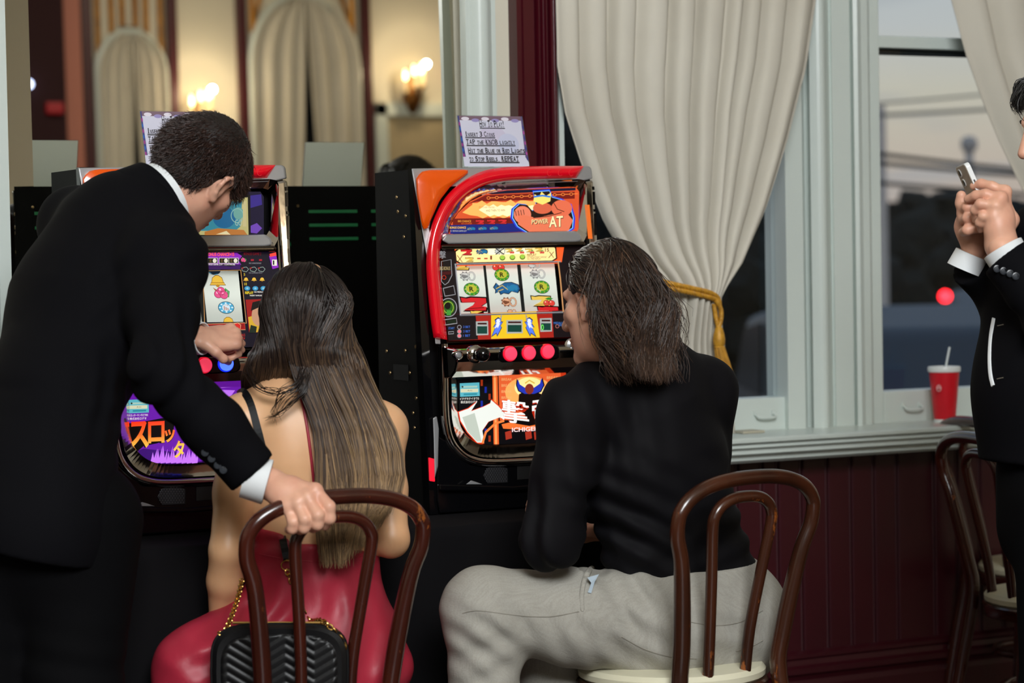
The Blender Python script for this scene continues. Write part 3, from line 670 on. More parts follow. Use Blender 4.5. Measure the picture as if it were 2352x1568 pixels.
def build_shell(label):
    t = empty('slot_machine', ((MX0 + MX1) / 2, -.35, ZB)); tag(t, label, 'slot machine')
    # cabinet: upright back, leaning front
    RC = .05
    a = [(MX0 + .006, -.235, ZB), (MX0 + .006, YBOT + RC, ZB), (MX0 + .006, YT + RC, ZT - .003), (MX0 + .006, -.235, ZT - .003)]
    c = [(MX1 - .006, p[1], p[2]) for p in a]
    cab = MB().ngon_prism(a, c).build('cabinet', CABIN, t)
    for xa, xb in ((MX0 + .006, MX0 + .020), (MX1 - .020, MX1 - .006)):     # cheeks running to the door
        m = MB()
        a = [(xa, YBOT + RC, ZB), (xa, YBOT + .03, ZB), (xa, YT + .022, ZT - .003), (xa, YT + RC, ZT - .003)]
        m.ngon_prism(a, [(xb, p[1], p[2]) for p in a]); m.build('cheek', CABIN, cab)
    m = MB()
    for xa, xb in ((MX0 + .002, MX0 + .022), (MX1 - .022, MX1 - .002)):
        a = [(xa, YBOT + .034, ZB), (xa, YBOT, ZB), (xa, YT, ZT), (xa, YT + .024, ZT)]
        m.ngon_prism(a, [(xb, p[1], p[2]) for p in a])
    for za, zb_ in ((ZB, ZB + .16), (ZT - .02, ZT)):
        ya = YT + (ZT - za) * -SL * -1 if False else YT - (ZT - za) * ((YT - YBOT) / (ZT - ZB)); yb_ = YT - (ZT - zb_) * ((YT - YBOT) / (ZT - ZB))
        m.box(MX0 + .02, MX1 - .02, max(ya, yb_) + .002, YT + RC, za, zb_)
    m.build('door_frame', GLOSSB, t)
    # screws and the square cut-out on the left side
    for px, py in ((911, 453), (914, 486), (932, 496), (928, 544), (888, 806), (931, 805), (955, 796), (896, 856), (941, 856), (956, 914), (949, 948), (952, 982), (971, 997), (982, 1137)):
        w = onX_(px, py, MX0 + .006)
        MB().lathe([(.0045, 0), (.004, -.0015), (.001, -.002)], w, 10, axis=(1, 0, 0)).build('screw', SCREW, cab, smooth=True)
    w0 = onX_(905, 836, MX0 + .006); w1 = onX_(938, 874, MX0 + .006)
    MB().box(MX0 + .004, MX0 + .0065, w1[1], w0[1], w1[2], w0[2]).build('side_cutout', mat('cutout_black', (2, 2, 2), .9), cab)
    # back panel with vent slots lit green from inside, seen in the mirror
    bp_ = MB().box(MX0 + .02, MX1 - .02, -.237, -.233, ZB + .02, ZT - .01).build('back_panel', CABIN, t)
    GRN = mat('green_inner_glow', (10, 60, 34), .5, emis=(20, 150, 84), es=.16)
    for k in range(3):
        for (xa, xb) in ((MX0 + .08, MX0 + .22), (MX0 + .26, MX0 + .40)):
            z = ZT - .07 - .036 * k
            MB().box(xa, xb, -.2365, -.2325, z - .004, z + .004, .001).build('vent_slot', GRN, bp_)
    for (xs_, zs_) in ((MX0 + .42, ZT - .055), (MX0 + .42, ZT - .13), (MX0 + .05, ZT - .055)):
        MB().lathe([(.004, 0), (.003, .002)], (xs_, -.233, zs_), 10, axis=(0, 1, 0)).build('screw', SCREW, bp_, smooth=True)
    # silver shoulder across the top
    sh = [(945, 387), (1352, 381), (1358, 386), (1361, 410), (1330, 417), (1000, 430), (986, 525), (975, 525)]
    slab(sh, -.02, .004, 'top_bezel', SATIN, t, .003)
    slab([(945, 387), (962, 387), (985, 520), (1000, 600), (1012, 790), (1000, 790), (985, 620)], -.02, .0035, 'side_bezel', SATIN, t, .002)
    # amber corner lens
    le = resample([(956, 410), (966, 395), (985, 390), (1070, 389), (1079, 392), (1074, 398), (1035, 428), (1010, 460), (992, 500), (982, 524), (974, 527), (968, 512), (958, 450)], 40)
    cc = np.array([1004, 435]); m = MB(); rings = []
    for sc, o in ((1.0, .002), (1.0, .014), (.93, .019), (.6, .024), (.2, .026)):
        rings.append(PL([tuple(cc + (np.array(p) - cc) * sc) for p in le], o))
    n = len(le); v = [p for r_ in rings for p in r_]; f = [[i * n + k, i * n + (k + 1) % n, (i + 1) * n + (k + 1) % n, (i + 1) * n + k] for i in range(4) for k in range(n)]; f.append([4 * n + k for k in range(n)])
    MB().add(v, f).build('corner_lens', ORANGE, t, smooth=True)
    # red light tube: along the top, round the corner and down the left
    outer = smooth_path([(1341, 381), (1280, 381), (1200, 382), (1150, 385), (1105, 394), (1060, 418), (1024, 452), (1000, 495), (984, 545), (979, 600), (982, 660), (989, 730), (996, 775)], 6)
    inner = smooth_path([(1324, 409), (1270, 410), (1205, 412), (1155, 416), (1110, 427), (1070, 450), (1041, 482), (1022, 520), (1012, 562), (1010, 610), (1015, 665), (1022, 730), (1027, 780)], 6)
    v = []; f = []; K = 9
    for i, (a_, b_) in enumerate(zip(outer, inner)):
        e = min(1, min(i, len(outer) - 1 - i) / 2.5 + .35)
        for k in range(K):
            u = k / (K - 1); px_ = a_[0] + (b_[0] - a_[0]) * u; py_ = a_[1] + (b_[1] - a_[1]) * u
            v.append(P(px_, py_, .004 + .022 * e * math.sin(math.pi * u) ** .5))
    for i in range(len(outer) - 1):
        for k in range(K - 1): f.append([i * K + k, i * K + k + 1, (i + 1) * K + k + 1, (i + 1) * K + k])
    f.append([k for k in range(K)]); f.append([(len(outer) - 1) * K + k for k in range(K)][::-1])
    tb_ = MB().add(v, f).build('light_tube', REDL, t, smooth=True)
    GLY = mat('tube_mark', (235, 40, 50), .3)
    for gx in (1262, 1287, 1312):
        MB().tube([P(gx + 5 * math.cos(a), 397 + 7 * math.sin(a), .026) for a in np.linspace(.8, 5.5, 9)], .0008, 5).build('embossed_mark', GLY, tb_, smooth=True)
    # chrome surround of the top screen
    so = smooth_path([(1014, 548), (1018, 520), (1038, 480), (1072, 449), (1112, 428), (1160, 418)], 4)[:] + [(1250, 414), (1330, 411), (1344, 414), (1348, 424), (1348, 540), (1340, 556), (1250, 560), (1100, 562), (1030, 560)]
    si = smooth_path([(1032, 534), (1036, 515), (1054, 489), (1080, 463), (1118, 445), (1165, 438)], 4)[:] + [(1250, 434), (1314, 431), (1324, 434), (1328, 442), (1327, 522), (1322, 531), (1250, 533), (1100, 536), (1042, 538)]
    frame_ring([tuple(p) for p in so], [tuple(p) for p in si], .008, -.012, -.014, 'screen_surround', CHROME, t)
    slab([(1014, 552), (1024, 538), (1322, 530), (1334, 540), (1335, 553), (1322, 556), (1030, 560)], .004, .012, 'screen_lower_lip', SATIN, t, .004)
    slab([(1012, 561), (1345, 554), (1345, 567), (1012, 573)], -.01, .016, 'chrome_bar', CHROME_DARK, t, .006)  # chrome bar, the dark it reflects put into its metal tint
    # right chrome column with cast slots
    slab([(1340, 417), (1362, 413), (1374, 600), (1390, 800), (1368, 800), (1352, 560)], -.02, .006, 'chrome_column', CHROME, t, .006)
    slab([(1343, 470), (1354, 470), (1361, 548), (1351, 548)], .006, .0075, 'column_light', em((255, 120, 40), .7), t)
    for k, (ya, yb) in enumerate(((428, 436), (440, 470), (480, 486), (490, 540), (560, 590))):
        slab([(1361 + k * 1.6, ya), (1365 + k * 1.6, ya), (1366 + k * 1.6, yb), (1362 + k * 1.6, yb)], .003, .0072, 'column_slot', GLOSSB, t)
    # reel window backing, reels and dividers
    slab([(1010, 585), (1350, 575), (1356, 775), (1026, 788)], -.049, -.040, 'reel_housing', GLOSSB, t)
    # deck: polished shelf in front of the reels
    zd = float(P(1180, 796, .075)[2]); m = MB()
    xl, xr = MX0 + .045, MX1 - .012; yf = P(1180, 796, 0)[1] - .10; yb2 = P(1180, 780, 0)[1] + .005
    prof = [(yb2, zd + .006), (yf + .012, zd), (yf + .003, zd - .004), (yf, zd - .012), (yf + .006, zd - .030), (yf + .018, zd - .052), (yf + .04, zd - .066), (yf + .075, zd - .070), (yb2, zd - .07)]
    m.extrude(prof, (xl, 0, 0), (xr, 0, 0), (0, 1, 0), (0, 0, 1))
    deck = m.build('control_deck', CHROME, t); bv = deck.modifiers.new('bevel', 'BEVEL'); bv.width = .006; bv.segments = 3
    def face(px, py, o=0.0):      # point on the deck's front face
        d = ray(px, py); tt = (yf + .006 - o - CAM[1]) / d[1]; return CAM + d * tt
    def fslab(pts, o0, o1, name, m_, par, bev=0.0):
        o = MB().ngon_prism([face(x, y, o1) for x, y in pts], [face(x, y, o0) for x, y in pts]).build(name, m_, par)
        if bev: q = o.modifiers.new('bevel', 'BEVEL'); q.width = bev; q.segments = 3; q.limit_method = 'ANGLE'
        return o
    st_ = resample([(1143, 822), (1147, 802), (1160, 797), (1270, 790), (1282, 794), (1287, 808), (1285, 820), (1276, 826), (1160, 832), (1148, 832)], 40)
    fslab(st_, -.02, .007, 'button_recess', GLOSSB, deck, .003)
    for k in range(3): pass
    sb_ = face(1052, 815, .004)
    MB().lathe([(.011, -.01), (.012, .003), (.010, .006), (.007, .003)], sb_, 20, axis=(0, -1, 0)).build('small_button_ring', CHROME, deck, smooth=True)
    MB().lathe([(.0065, 0), (.0062, .005), (.002, .006)], sb_, 16, axis=(0, -1, 0)).build('small_button', SATIN, deck, smooth=True)
    lv = face(1090, 813, .0)
    MB().lathe([(.02, -.01), (.021, .006), (.016, .012), (.009, .014)], lv, 24, axis=(0, -1, 0)).build('lever_base', CHROME, deck, smooth=True)
    MB().lathe([(.004, .012)] + [(.0175 * math.sin(a), .033 - .0175 * math.cos(a)) for a in np.linspace(.35, 3.1, 12)], lv, 24, axis=(.12, -1, 0)).build('start_knob', GLOSSB, deck, smooth=True)
    kl = face(1317, 794, -.002)
    MB().lathe([(.018, -.01), (.019, .003), (.013, .006), (.009, .004), (.008, .009), (.002, .01)], kl, 24, axis=(0, -1, 0)).build('key_lock', SATIN, deck, smooth=True)
    # medal slot dome and blue button on the deck top
    dm = onZ(1308, 770, zd + .003)
    MB().lathe([(.034, 0), (.036, .003), (.03, .006)] + [(.027 * math.cos(a), .007 + .022 * math.sin(a)) for a in np.linspace(0, 1.5, 8)], dm, 28).build('medal_dome', CHROME, deck, smooth=True)
    bb_ = onZ(1103, 783, zd + .004)
    MB().lathe([(.016, 0), (.0165, .003), (.0135, .004)], bb_, 24).build('bet_button_ring', GLOSSB, deck, smooth=True)
    MB().lathe([(.013, .002), (.0125, .006), (.004, .007)], bb_, 24).build('bet_button', mat('blue_lit_button', (40, 110, 180), .3, emis=(50, 130, 220), es=.4), deck, smooth=True)
    # belly panel: chrome surround with a rounded lower left corner
    bo = smooth_path([(1038, 900), (1037, 940), (1040, 970), (1050, 1004), (1068, 1030), (1096, 1046), (1130, 1051), (1170, 1050)], 4) + [(1240, 1046), (1320, 1036), (1400, 1026), (1400, 930), (1400, 835), (1345, 838), (1200, 848), (1036, 860)]
    bi = smooth_path([(1053, 905), (1053, 935), (1056, 960), (1064, 984), (1080, 1003), (1104, 1016), (1132, 1019), (1170, 1018)], 4) + [(1240, 1014), (1320, 1006), (1386, 1000), (1386, 930), (1386, 850), (1345, 852), (1200, 862), (1050, 873)]
    frame_ring([tuple(p) for p in bo], [tuple(p) for p in bi], .020, -.004, -.02, 'belly_surround', CHROME, t)
    slab([(1032, 845), (1345, 822), (1345, 838), (1034, 862)], -.01, .035, 'chrome_rail', CHROME, t, .006)
    # tall chrome pipe at the left of the belly curving under it
    pp = [P(x, y, .012) for x, y in smooth_path([(1019, 790), (1020, 850), (1021, 920), (1024, 970), (1034, 1010), (1056, 1040), (1085, 1056), (1130, 1062), (1240, 1057)], 5)]
    MB().tube(pp, .0125, 12, flat=.8).build('chrome_pipe', CHROME, t, smooth=True)
    # side light at the lower left
    slab([(994, 960), (1003, 955), (1008, 985), (1006, 1070), (998, 1100), (996, 1010)], -.015, .012, 'lower_trim', SATIN, t, .003)
    slab([(984, 1050), (998, 1054), (999, 1106), (986, 1104)], -.01, .004, 'side_lamp', mat('red_side_lamp', (220, 20, 40), .3, emis=(255, 30, 50), es=.9), t, .002)
    # black base with speaker grille and tray
    slab([(1004, 1000), (1040, 1020), (1080, 1068), (1240, 1066), (1400, 1046), (1400, 1150), (1010, 1178), (1004, 1150)], -.02, .010, 'base_panel', GLOSSB, t, .003)
    slab([(1010, 1112), (1180, 1116), (1400, 1094), (1400, 1106), (1180, 1126), (1010, 1126)], .0, .030, 'tray_lip', GLOSSB, t, .003)
    gr = slab([(1110, 1092), (1120, 1074), (1142, 1066), (1166, 1076), (1166, 1108), (1120, 1110)], .008, .0125, 'speaker_grille', mat('grille_grey', (40, 40, 43), .4, .4), t, .001)
    hm_ = MB()
    for r_ in range(8):
        for c_ in range(9):
            gx, gy = 1115 + c_ * 5.6 + (r_ % 2) * 2.8, 1072 + r_ * 4.6
            if gx < 1164 and gy > 1070 + abs(gx - 1142) * .22: hm_.lathe([(.0016, 0), (.0012, .0006)], P(gx, gy, .0125), 6, axis=(0, -1, 0))
    q = hm_.build('grille_holes', mat('grille_highlight', (110, 110, 114), .3, .7), gr); q['kind'] = 'stuff'
    slab([(1188, 1070), (1260, 1064), (1260, 1096), (1188, 1102)], .009, .0115, 'coin_return', mat('tray_black', (14, 14, 16), .5), t, .002)
    slab([(1070, 1112), (1082, 1103), (1092, 1106), (1108, 1112)], .029, .034, 'tray_catch', SATIN, t, .001)
    return t, deck, face
def onX_(x, y, X): d = ray(x, y); return CAM + d * ((X - CAM[0]) / d[0])
mR, deckR, faceR = build_shell('right slot machine with muscular orange arm artwork and three red lit buttons')
SHIFT = 1.637 - MX0
mL = copy_tree(mR); mL.location.x += SHIFT
mL['label'] = 'left slot machine with purple artwork and a blue lit button being pressed'
for c in [c for c in mL.children if c.name.startswith('column_light')]: bpy.data.objects.remove(c)
deckL = [c for c in mL.children if c.name.startswith('control_deck')][0]
RBTN = mat('red_lit_button', (255, 60, 90), .3, emis=(255, 70, 100), es=.75); RBT2 = mat('red_lit_button_rim', (230, 20, 50), .3, emis=(240, 16, 50), es=.6)
BBTN = mat('blue_lit_button_lens', (80, 120, 255), .3, emis=(80, 120, 255), es=1.5); BBT2 = mat('blue_lit_button_rim', (20, 50, 240), .3, emis=(16, 40, 255), es=1.3)
def stop_button(w, blue, deck):
    MB().lathe([(.0175, -.01), (.0180, .002), (.0160, .004)], w, 28, axis=(0, -1, 0)).build('stop_button_rim', BBT2 if blue else RBT2, deck, smooth=True)
    MB().lathe([(.0155, 0), (.0152, .008), (.013, .0105), (.003, .0115)], w, 28, axis=(0, -1, 0)).build('stop_button', BBTN if blue else RBTN, deck, smooth=True)
for px, py in ((1171, 812), (1214, 810), (1257, 807)): stop_button(faceR(px, py, .008), False, deckR)
fl = [faceR(px, py, .008) + np.array([SHIFT, 0, 0]) for px, py in ((1171, 812), (1214, 810), (1257, 807))]
for w, bl in zip(fl, (False, False, True)): stop_button(w, bl, deckL)

# reels: three lit drums bulging toward the glass
REELW = mat('lit_reel_strip', (190, 196, 188), .5, emis=(236, 242, 228), es=.40)
def reels(t, top, bot, xs_, curve, name_art):
    """xs_: pairs of px columns at mid height; the drum surface bows out in the middle"""
    out = []
    for (xa, xb) in xs_:
        def fn(px, py, lay, xa=xa, xb=xb):
            u = (py - top) / (bot - top); o = -.034 + .030 * math.sin(math.pi * min(1, max(0, u))) + lay
            return P(px + curve * math.sin(math.pi * u) * 0 + (u - .5) * 12, py, o)
        n = 18; v = []; f = []
        for k in range(n + 1):
            y = top + (bot - top) * k / n; v += [fn(xa, y, 0), fn(xb, y, 0)]
        f = [[2 * k, 2 * k + 1, 2 * k + 3, 2 * k + 2] for k in range(n)]
        o = raw_mesh('reel', v, f, REELW, t, True); out.append((o, fn))
    return out
BLK = em((10, 10, 12), 0.0); WHT = em((255, 250, 240), .95)
def A_reel(o, fn, items, seed):
    a = Art(fn)
    for kind, cx, cy, s in items: symbol(a, kind, cx, cy, s)
    return a.build('reel_symbols', o)
def symbol(a, kind, cx, cy, s):
    ink = em((24, 20, 20), 0)
    if kind == 'coin':
        a.ell(cx, cy, 18 * s, 15 * s, em((26, 70, 26), .3)); a.ell(cx, cy, 17 * s, 14 * s, em((60, 165, 50), .6)); a.ell(cx, cy - 1, 12.5 * s, 9.5 * s, em((200, 200, 60), .7)); a.text('R', cx - 5 * s, cy + 5 * s, cx + 5 * s, 11 * s, em((40, 60, 20), .1), .03)
        for k in range(10):
            an = k * .628; a.ell(cx + 15 * s * math.cos(an), cy + 12 * s * math.sin(an), 1.2 * s, 1 * s, em((235, 215, 70), .7), 8)
    elif kind in ('seven', 'sevenY'):
        c = (222, 40, 46) if kind == 'seven' else (246, 206, 92)
        w = 30 * s; h = 16 * s
        o = [(-1, -1), (-.55, -.86), (-.2, -1), (1, -.9), (1, -.2), (.55, .3), (.98, .45), (.9, 1), (-.85, .95), (-.1, .2), (.1, -.25), (-.95, -.2)]
        a.poly([(cx + x * w * 1.06, cy + y * h * 1.12) for x, y in o], ink); a.poly([(cx + x * w * .96, cy + y * h * .92) for x, y in o], em(c, .75))
        a.line([(cx - w * .6, cy + h * .7), (cx + w * .75, cy + h * .5)], 2 * s, em(tuple(int(q * .7) for q in c), .5))
    elif kind == 'cherry':
        a.line([(cx - 8 * s, cy + 2), (cx, cy - 12 * s), (cx + 9 * s, cy + 2)], 2 * s, em((50, 110, 40), .4))
        for dx in (-8, 8):
            a.ell(cx + dx * s, cy + 5 * s, 10 * s, 9 * s, ink); a.ell(cx + dx * s, cy + 5 * s, 9 * s, 8 * s, em((235, 70, 60), .75)); a.ell(cx + dx * s - 3 * s, cy + 1.5 * s, 2.4 * s, 2 * s, em((255, 190, 170), .9), 10)
        a.poly([(cx - 12 * s, cy - 8 * s), (cx, cy - 13 * s), (cx + 14 * s, cy - 9 * s), (cx + 2 * s, cy - 4 * s)], em((60, 160, 50), .6))
    elif kind == 'blue':   # a plain blue flame-like swirl
        o = [(-1, -.1), (-.75, -.75), (-.55, -.3), (-.1, -.8), (.4, -.85), (.9, -.5), (1, .2), (.8, .75), (.35, .5), (.1, .9), (-.25, .75), (-.5, 1), (-.6, .55), (-.9, .8), (-.85, .3)]
        a.poly([(cx + x * 33 * s, cy + y * 17 * s) for x, y in o], ink); a.poly([(cx + x * 31 * s, cy + y * 15 * s) for x, y in o], em((36, 110, 170), .55))
        a.poly([(cx + x * 14 * s + 13 * s, cy + y * 9 * s) for x, y in o], em((40, 140, 190), .6)); a.line([(cx - 26 * s, cy + 2), (cx - 10 * s, cy - 6 * s), (cx + 2 * s, cy + 4 * s)], 2.2 * s, em((220, 190, 90), .7))
        a.line([(cx - 22 * s, cy + 8 * s), (cx - 8 * s, cy + 3 * s)], 2 * s, em((220, 190, 90), .7))
    elif kind in ('star', 'starF'):
        c = (240, 180, 140) if kind == 'star' else (212, 214, 208)
        ec = (150, 90, 60) if kind == 'star' else (150, 152, 150)
        pts = [(cx - 6 * s + (13 if k % 2 else 9.5) * s * math.cos(k * math.pi / 8), cy + (12 if k % 2 else 8.5) * s * math.sin(k * math.pi / 8)) for k in range(16)]
        a.poly(pts, em(ec, .5)); a.ell(cx - 6 * s, cy, 9 * s, 8 * s, em(c, .75)); a.ring(cx + 9 * s, cy, 9 * s, 11 * s, 3.5 * s, em(ec, .5)); a.ring(cx + 9 * s, cy, 8.2 * s, 10.2 * s, 2 * s, em(c, .75))
    elif kind == 'bell':
        o = [(-.2, -.9), (.2, -.9), (.6, -.5), (.75, .3), (1, .8), (-1, .8), (-.75, .3), (-.6, -.5)]
        a.poly([(cx + x * 18 * s, cy + y * 13 * s) for x, y in o], em((150, 100, 20), .5)); a.poly([(cx + x * 16.5 * s, cy + y * 11.5 * s) for x, y in o], em((244, 196, 70), .75)); a.ell(cx, cy + 11.5 * s, 4 * s, 3 * s, em((214, 150, 40), .6), 12); a.line([(cx - 15 * s, cy + 5 * s), (cx + 15 * s, cy + 5 * s)], 1.6 * s, em((200, 140, 40), .6))
    elif kind == 'plum':
        a.poly([(cx - 20 * s, cy - 13 * s), (cx - 8 * s, cy - 6 * s), (cx - 12 * s, cy)], em((190, 110, 60), .6))
        a.poly([(cx + 8 * s, cy - 12 * s), (cx + 18 * s, cy - 4 * s), (cx + 15 * s, cy + 10 * s), (cx + 4 * s, cy + 4 * s)], em((60, 160, 70), .6))
        for dx, dy in ((-9, 2), (4, 4), (-2, -5)): a.ell(cx + dx * s, cy + dy * s, 9.5 * s, 9.5 * s, em((150, 20, 70), .5)); a.ell(cx + dx * s, cy + dy * s, 8.6 * s, 8.6 * s, em((236, 80, 140), .75)); a.ell(cx + dx * s - 2, cy + dy * s - 3, 2.4 * s, 2.4 * s, em((255, 190, 215), .9), 10)
    elif kind == 'disc':
        a.ell(cx, cy, 18.5 * s, 14 * s, em((40, 60, 80), .3)); a.ell(cx, cy, 17.5 * s, 13 * s, em((84, 180, 220), .7)); 
        for k in range(8): an = k * .785; a.ell(cx + 14 * s * math.cos(an), cy + 10 * s * math.sin(an), 2.6 * s, 2 * s, em((210, 236, 244), .8), 8)
        a.ell(cx, cy, 9 * s, 8 * s, em((214, 232, 240), .8))
        for dx in (-4, 0, 4): a.rect(cx + dx * s - 1.2, cy - 6 * s, cx + dx * s + 1.2, cy + 6 * s, em((216, 150, 130), .6))
rl = reels(mR, 604, 722, ((1047, 1115), (1121, 1193), (1201, 1279)), 0, 'R')
A_reel(*rl[0], [('sevenY', 1064, 610, .62), ('starF', 1077, 634, 1.0), ('coin', 1083, 664, 1.0), ('seven', 1085, 698, 1.0), ('sevenY', 1090, 721, .5)], 1)
A_reel(*rl[1], [('cherry', 1150, 610, .8), ('coin', 1156, 631, .95), ('blue', 1164, 661, .95), ('star', 1166, 693, 1.0), ('star', 1170, 716, .6)], 2)
A_reel(*rl[2], [('starF', 1232, 608, .8), ('starF', 1238, 629, 1.0), ('coin', 1245, 659, 1.0), ('sevenY', 1240, 691, .75), ('cherry', 1258, 692, .75), ('seven', 1254, 716, .8)], 3)

# --- print of the right machine's top screen
a = Art(lambda x, y, l: P(x, y, -.010 + l))
scr = [(1032, 536), (1036, 514), (1052, 489), (1080, 462), (1118, 444), (1165, 436), (1322, 430), (1330, 440), (1328, 530)]
a.poly(scr, em((226, 84, 40), .8))
a.poly([(1120, 444), (1165, 437), (1322, 431), (1322, 437), (1130, 446)], em((18, 22, 70), .3))
a.poly([(1075, 468), (1115, 448), (1320, 440), (1320, 456), (1095, 463)], em((150, 24, 14), .5))
for k in range(11):
    a.ring(1122 + k * 19, 454.5 - k * .9, 4.2, 3.6, 1.3, em((255, 140, 60), .8)); a.line([(1126 + k * 19, 454.3 - k * .9), (1137 + k * 19, 453.8 - k * .9)], 1.6, em((255, 140, 60), .8))
fl_ = [(1062, 488), (1085, 470)] + [(1085 + k * 11, 466 - (k % 3) * 2.5 - k * .35 + (k % 2) * 3) for k in range(17)] + [(1270, 490)] + [(1265 - k * 12, 497 + (k % 2) * 5 - k * .05) for k in range(15)] + [(1080, 494)]
a.poly(fl_, em((255, 176, 90), 1.0))
fl2 = [(1100, 482), (1110, 474)] + [(1115 + k * 9, 471 + (k % 2) * 4 - (k % 3)) for k in range(14)] + [(1240, 488)] + [(1235 - k * 10, 493 + (k % 2) * 4) for k in range(12)]
a.poly(fl2, em((255, 236, 176), 1.05))
a.text('IT IS TO KEEP FIGHTING', 1100, 478, 1136, 4, em((120, 60, 20), .3)); a.text('AND THEN TO WIN', 1116, 486, 1160, 5, em((120, 60, 20), .3), slope=-.02)
a.rect(1040, 502, 1185, 518, em((140, 22, 14), .5), -2)
a.rect(1034, 517, 1205, 537, em((22, 40, 150), .5), -5)
a.text('BIG CHANCE', 1052, 510, 1082, 4.5, em((255, 170, 60), .8), .01); a.text('NO COUNTER', 1060, 515, 1084, 3.5, em((255, 120, 50), .7))
for k in range(3): symbol(a, 'seven', 1102 + k * 26, 510 - k * .6, .34); symbol(a, 'blue', 1082 + k * 26, 525 - k * .6, .34)
a.text('BONUS CHANCE', 1033, 525, 1070, 5, em((255, 200, 60), .9), .015); a.text('+2  BONUS GAME LOT', 1034, 532, 1072, 3.6, em((220, 220, 200), .7))
# generic bent-arm emblem: rounded flesh-coloured forms with a blue outline, no figure
ob = [(1176, 500), (1178, 480), (1192, 468), (1210, 470), (1222, 484), (1232, 478), (1230, 462), (1224, 440), (1262, 437), (1268, 452), (1290, 458), (1310, 470), (1318, 500), (1316, 524), (1300, 534), (1210, 534), (1188, 520)]
cc = np.array([1250, 492])
a.poly([tuple(cc + (np.array(p) - cc) * 1.05) for p in ob], em((30, 60, 220), .8)); a.poly([tuple(cc + (np.array(p) - cc) * 1.0) for p in ob], em((120, 190, 255), .9)); a.poly([tuple(cc + (np.array(p) - cc) * .97) for p in ob], em((60, 20, 14), .2))
a.ell(1200, 493, 20, 20, em((238, 128, 96), .85)); a.poly([(1190, 490), (1230, 500), (1300, 486), (1316, 506), (1306, 530), (1215, 532), (1190, 515)], em((236, 120, 84), .85)); a.ell(1290, 478, 24, 19, em((232, 110, 76), .85)); a.ell(1246, 478, 22, 13, em((226, 104, 70), .8))
a.poly([(1225, 462), (1228, 446), (1238, 452), (1244, 440), (1254, 450), (1266, 442), (1264, 462), (1246, 470)], em((250, 220, 110), .95)); a.line([(1226, 452), (1246, 449), (1264, 452)], 4, em((50, 130, 230), .8))
for k in range(4): a.line([(1184 + k * 6, 484 - k), (1186 + k * 6, 496 - k)], 1.4, em((90, 30, 20), .2))
a.line([(1225, 500), (1262, 496), (1290, 488)], 1.6, em((90, 30, 20), .2)); a.line([(1272, 466), (1280, 480), (1296, 486)], 1.6, em((90, 30, 20), .2))
a.text('POWER', 1222, 516, 1260, 11, em((40, 16, 12), .1), .05, slope=-.06); a.text('POWER', 1221, 515, 1259, 11, em((250, 214, 150), .95), .02, slope=-.06)
a.text('AT', 1260, 523, 1294, 26, em((40, 16, 12), .1), .05, slope=-.05); a.text('AT', 1261, 522, 1293, 25, em((255, 226, 170), 1.0), .02, slope=-.05)
a.build('screen_print', mR)

# --- print of the right machine's reel panel
a = Art(lambda x, y, l: P(x, y, -.004 + l))
OR = em((255, 96, 40), .85); DK = em((28, 12, 20), .25); CRM = em((255, 226, 150), 1.0)
a.poly([(1016, 572), (1350, 562), (1352, 604), (1288, 604), (1046, 610), (1048, 722), (1288, 716), (1352, 712), (1356, 772), (1030, 782)][:0] or [(1016, 572), (1350, 562), (1350, 603), (1018, 612)], OR)
a.poly([(1016, 572), (1044, 572), (1050, 612), (1018, 614)], DK); a.poly([(1296, 564), (1350, 562), (1350, 604), (1290, 604)], DK)
a.poly([(1016, 612), (1046, 610), (1058, 722), (1026, 724)], DK); a.poly([(1282, 602), (1350, 600), (1354, 714), (1292, 716)], DK)
a.poly([(1024, 722), (1356, 710), (1358, 772), (1030, 782)], em((190, 36, 24), .6)); a.poly([(1024, 722), (1092, 720), (1098, 779), (1030, 782)], DK); a.poly([(1268, 714), (1356, 710), (1358, 772), (1272, 775)], DK)
a.poly([(1128, 719), (1232, 715), (1240, 775), (1128, 778)], em((240, 196, 30), .85))
a.poly([(1044, 576), (1052, 570), (1268, 562), (1278, 568), (1280, 594), (1270, 600), (1056, 606), (1046, 600)], em((70, 30, 16), .3)); a.poly([(1047, 578), (1054, 573), (1266, 565), (1275, 570), (1277, 592), (1268, 598), (1058, 603), (1049, 598)], CRM)
a.poly([(1120, 571), (1220, 567), (1222, 582), (1122, 585)], em((255, 246, 200), 1.1))
for k, kd in enumerate(('seven', 'blue')): symbol(a, kd, 1071 + k * 36, 579 - k * 1.4, .42)
symbol(a, 'starF', 1148, 577, .7); a.line([(1138, 570), (1158, 584)], 2, BLK); a.line([(1158, 570), (1138, 584)], 2, BLK)
for k in range(4): symbol(a, 'sevenY', 1168 + k * 23, 575 - (k % 2) * 2, .26); symbol(a, 'cherry', 1176 + k * 23, 578, .3)
a.text('15', 1252, 578, 1261, 8, em((150, 60, 20), .4), .02); a.text('1', 1126, 596, 1130, 9, em((170, 60, 20), .4), .03)
symbol(a, 'sevenY', 1078, 596, .3); 
for k in range(2): a.rect(1096 + k * 16, 592, 1104 + k * 16, 595, em((220, 60, 40), .6))
for k in range(3): a.ell(1154 + k * 23, 592 - k, 6.5, 6, em((50, 130, 30), .4)); a.ell(1154 + k * 23, 591 - k, 5.4, 4.9, em((170, 214, 70), .8))
a.text('REPLAY', 1211, 588, 1232, 6, em((150, 80, 20), .4), .01); a.text('NO MEDALS INSERT SAME BET', 1211, 592, 1256, 3.4, em((110, 60, 20), .3)); a.text('ALL LINES REPLAY', 1211, 596, 1242, 3.4, em((110, 60, 20), .3))
for (xa, ya, xb, yb) in ((1050, 586, 1062, 602), (1062, 587, 1052, 600), (1262, 578, 1272, 592), (1272, 578, 1260, 592)): a.line([(xa, ya), (xb, yb)], 1.5, em((150, 90, 50), .5))
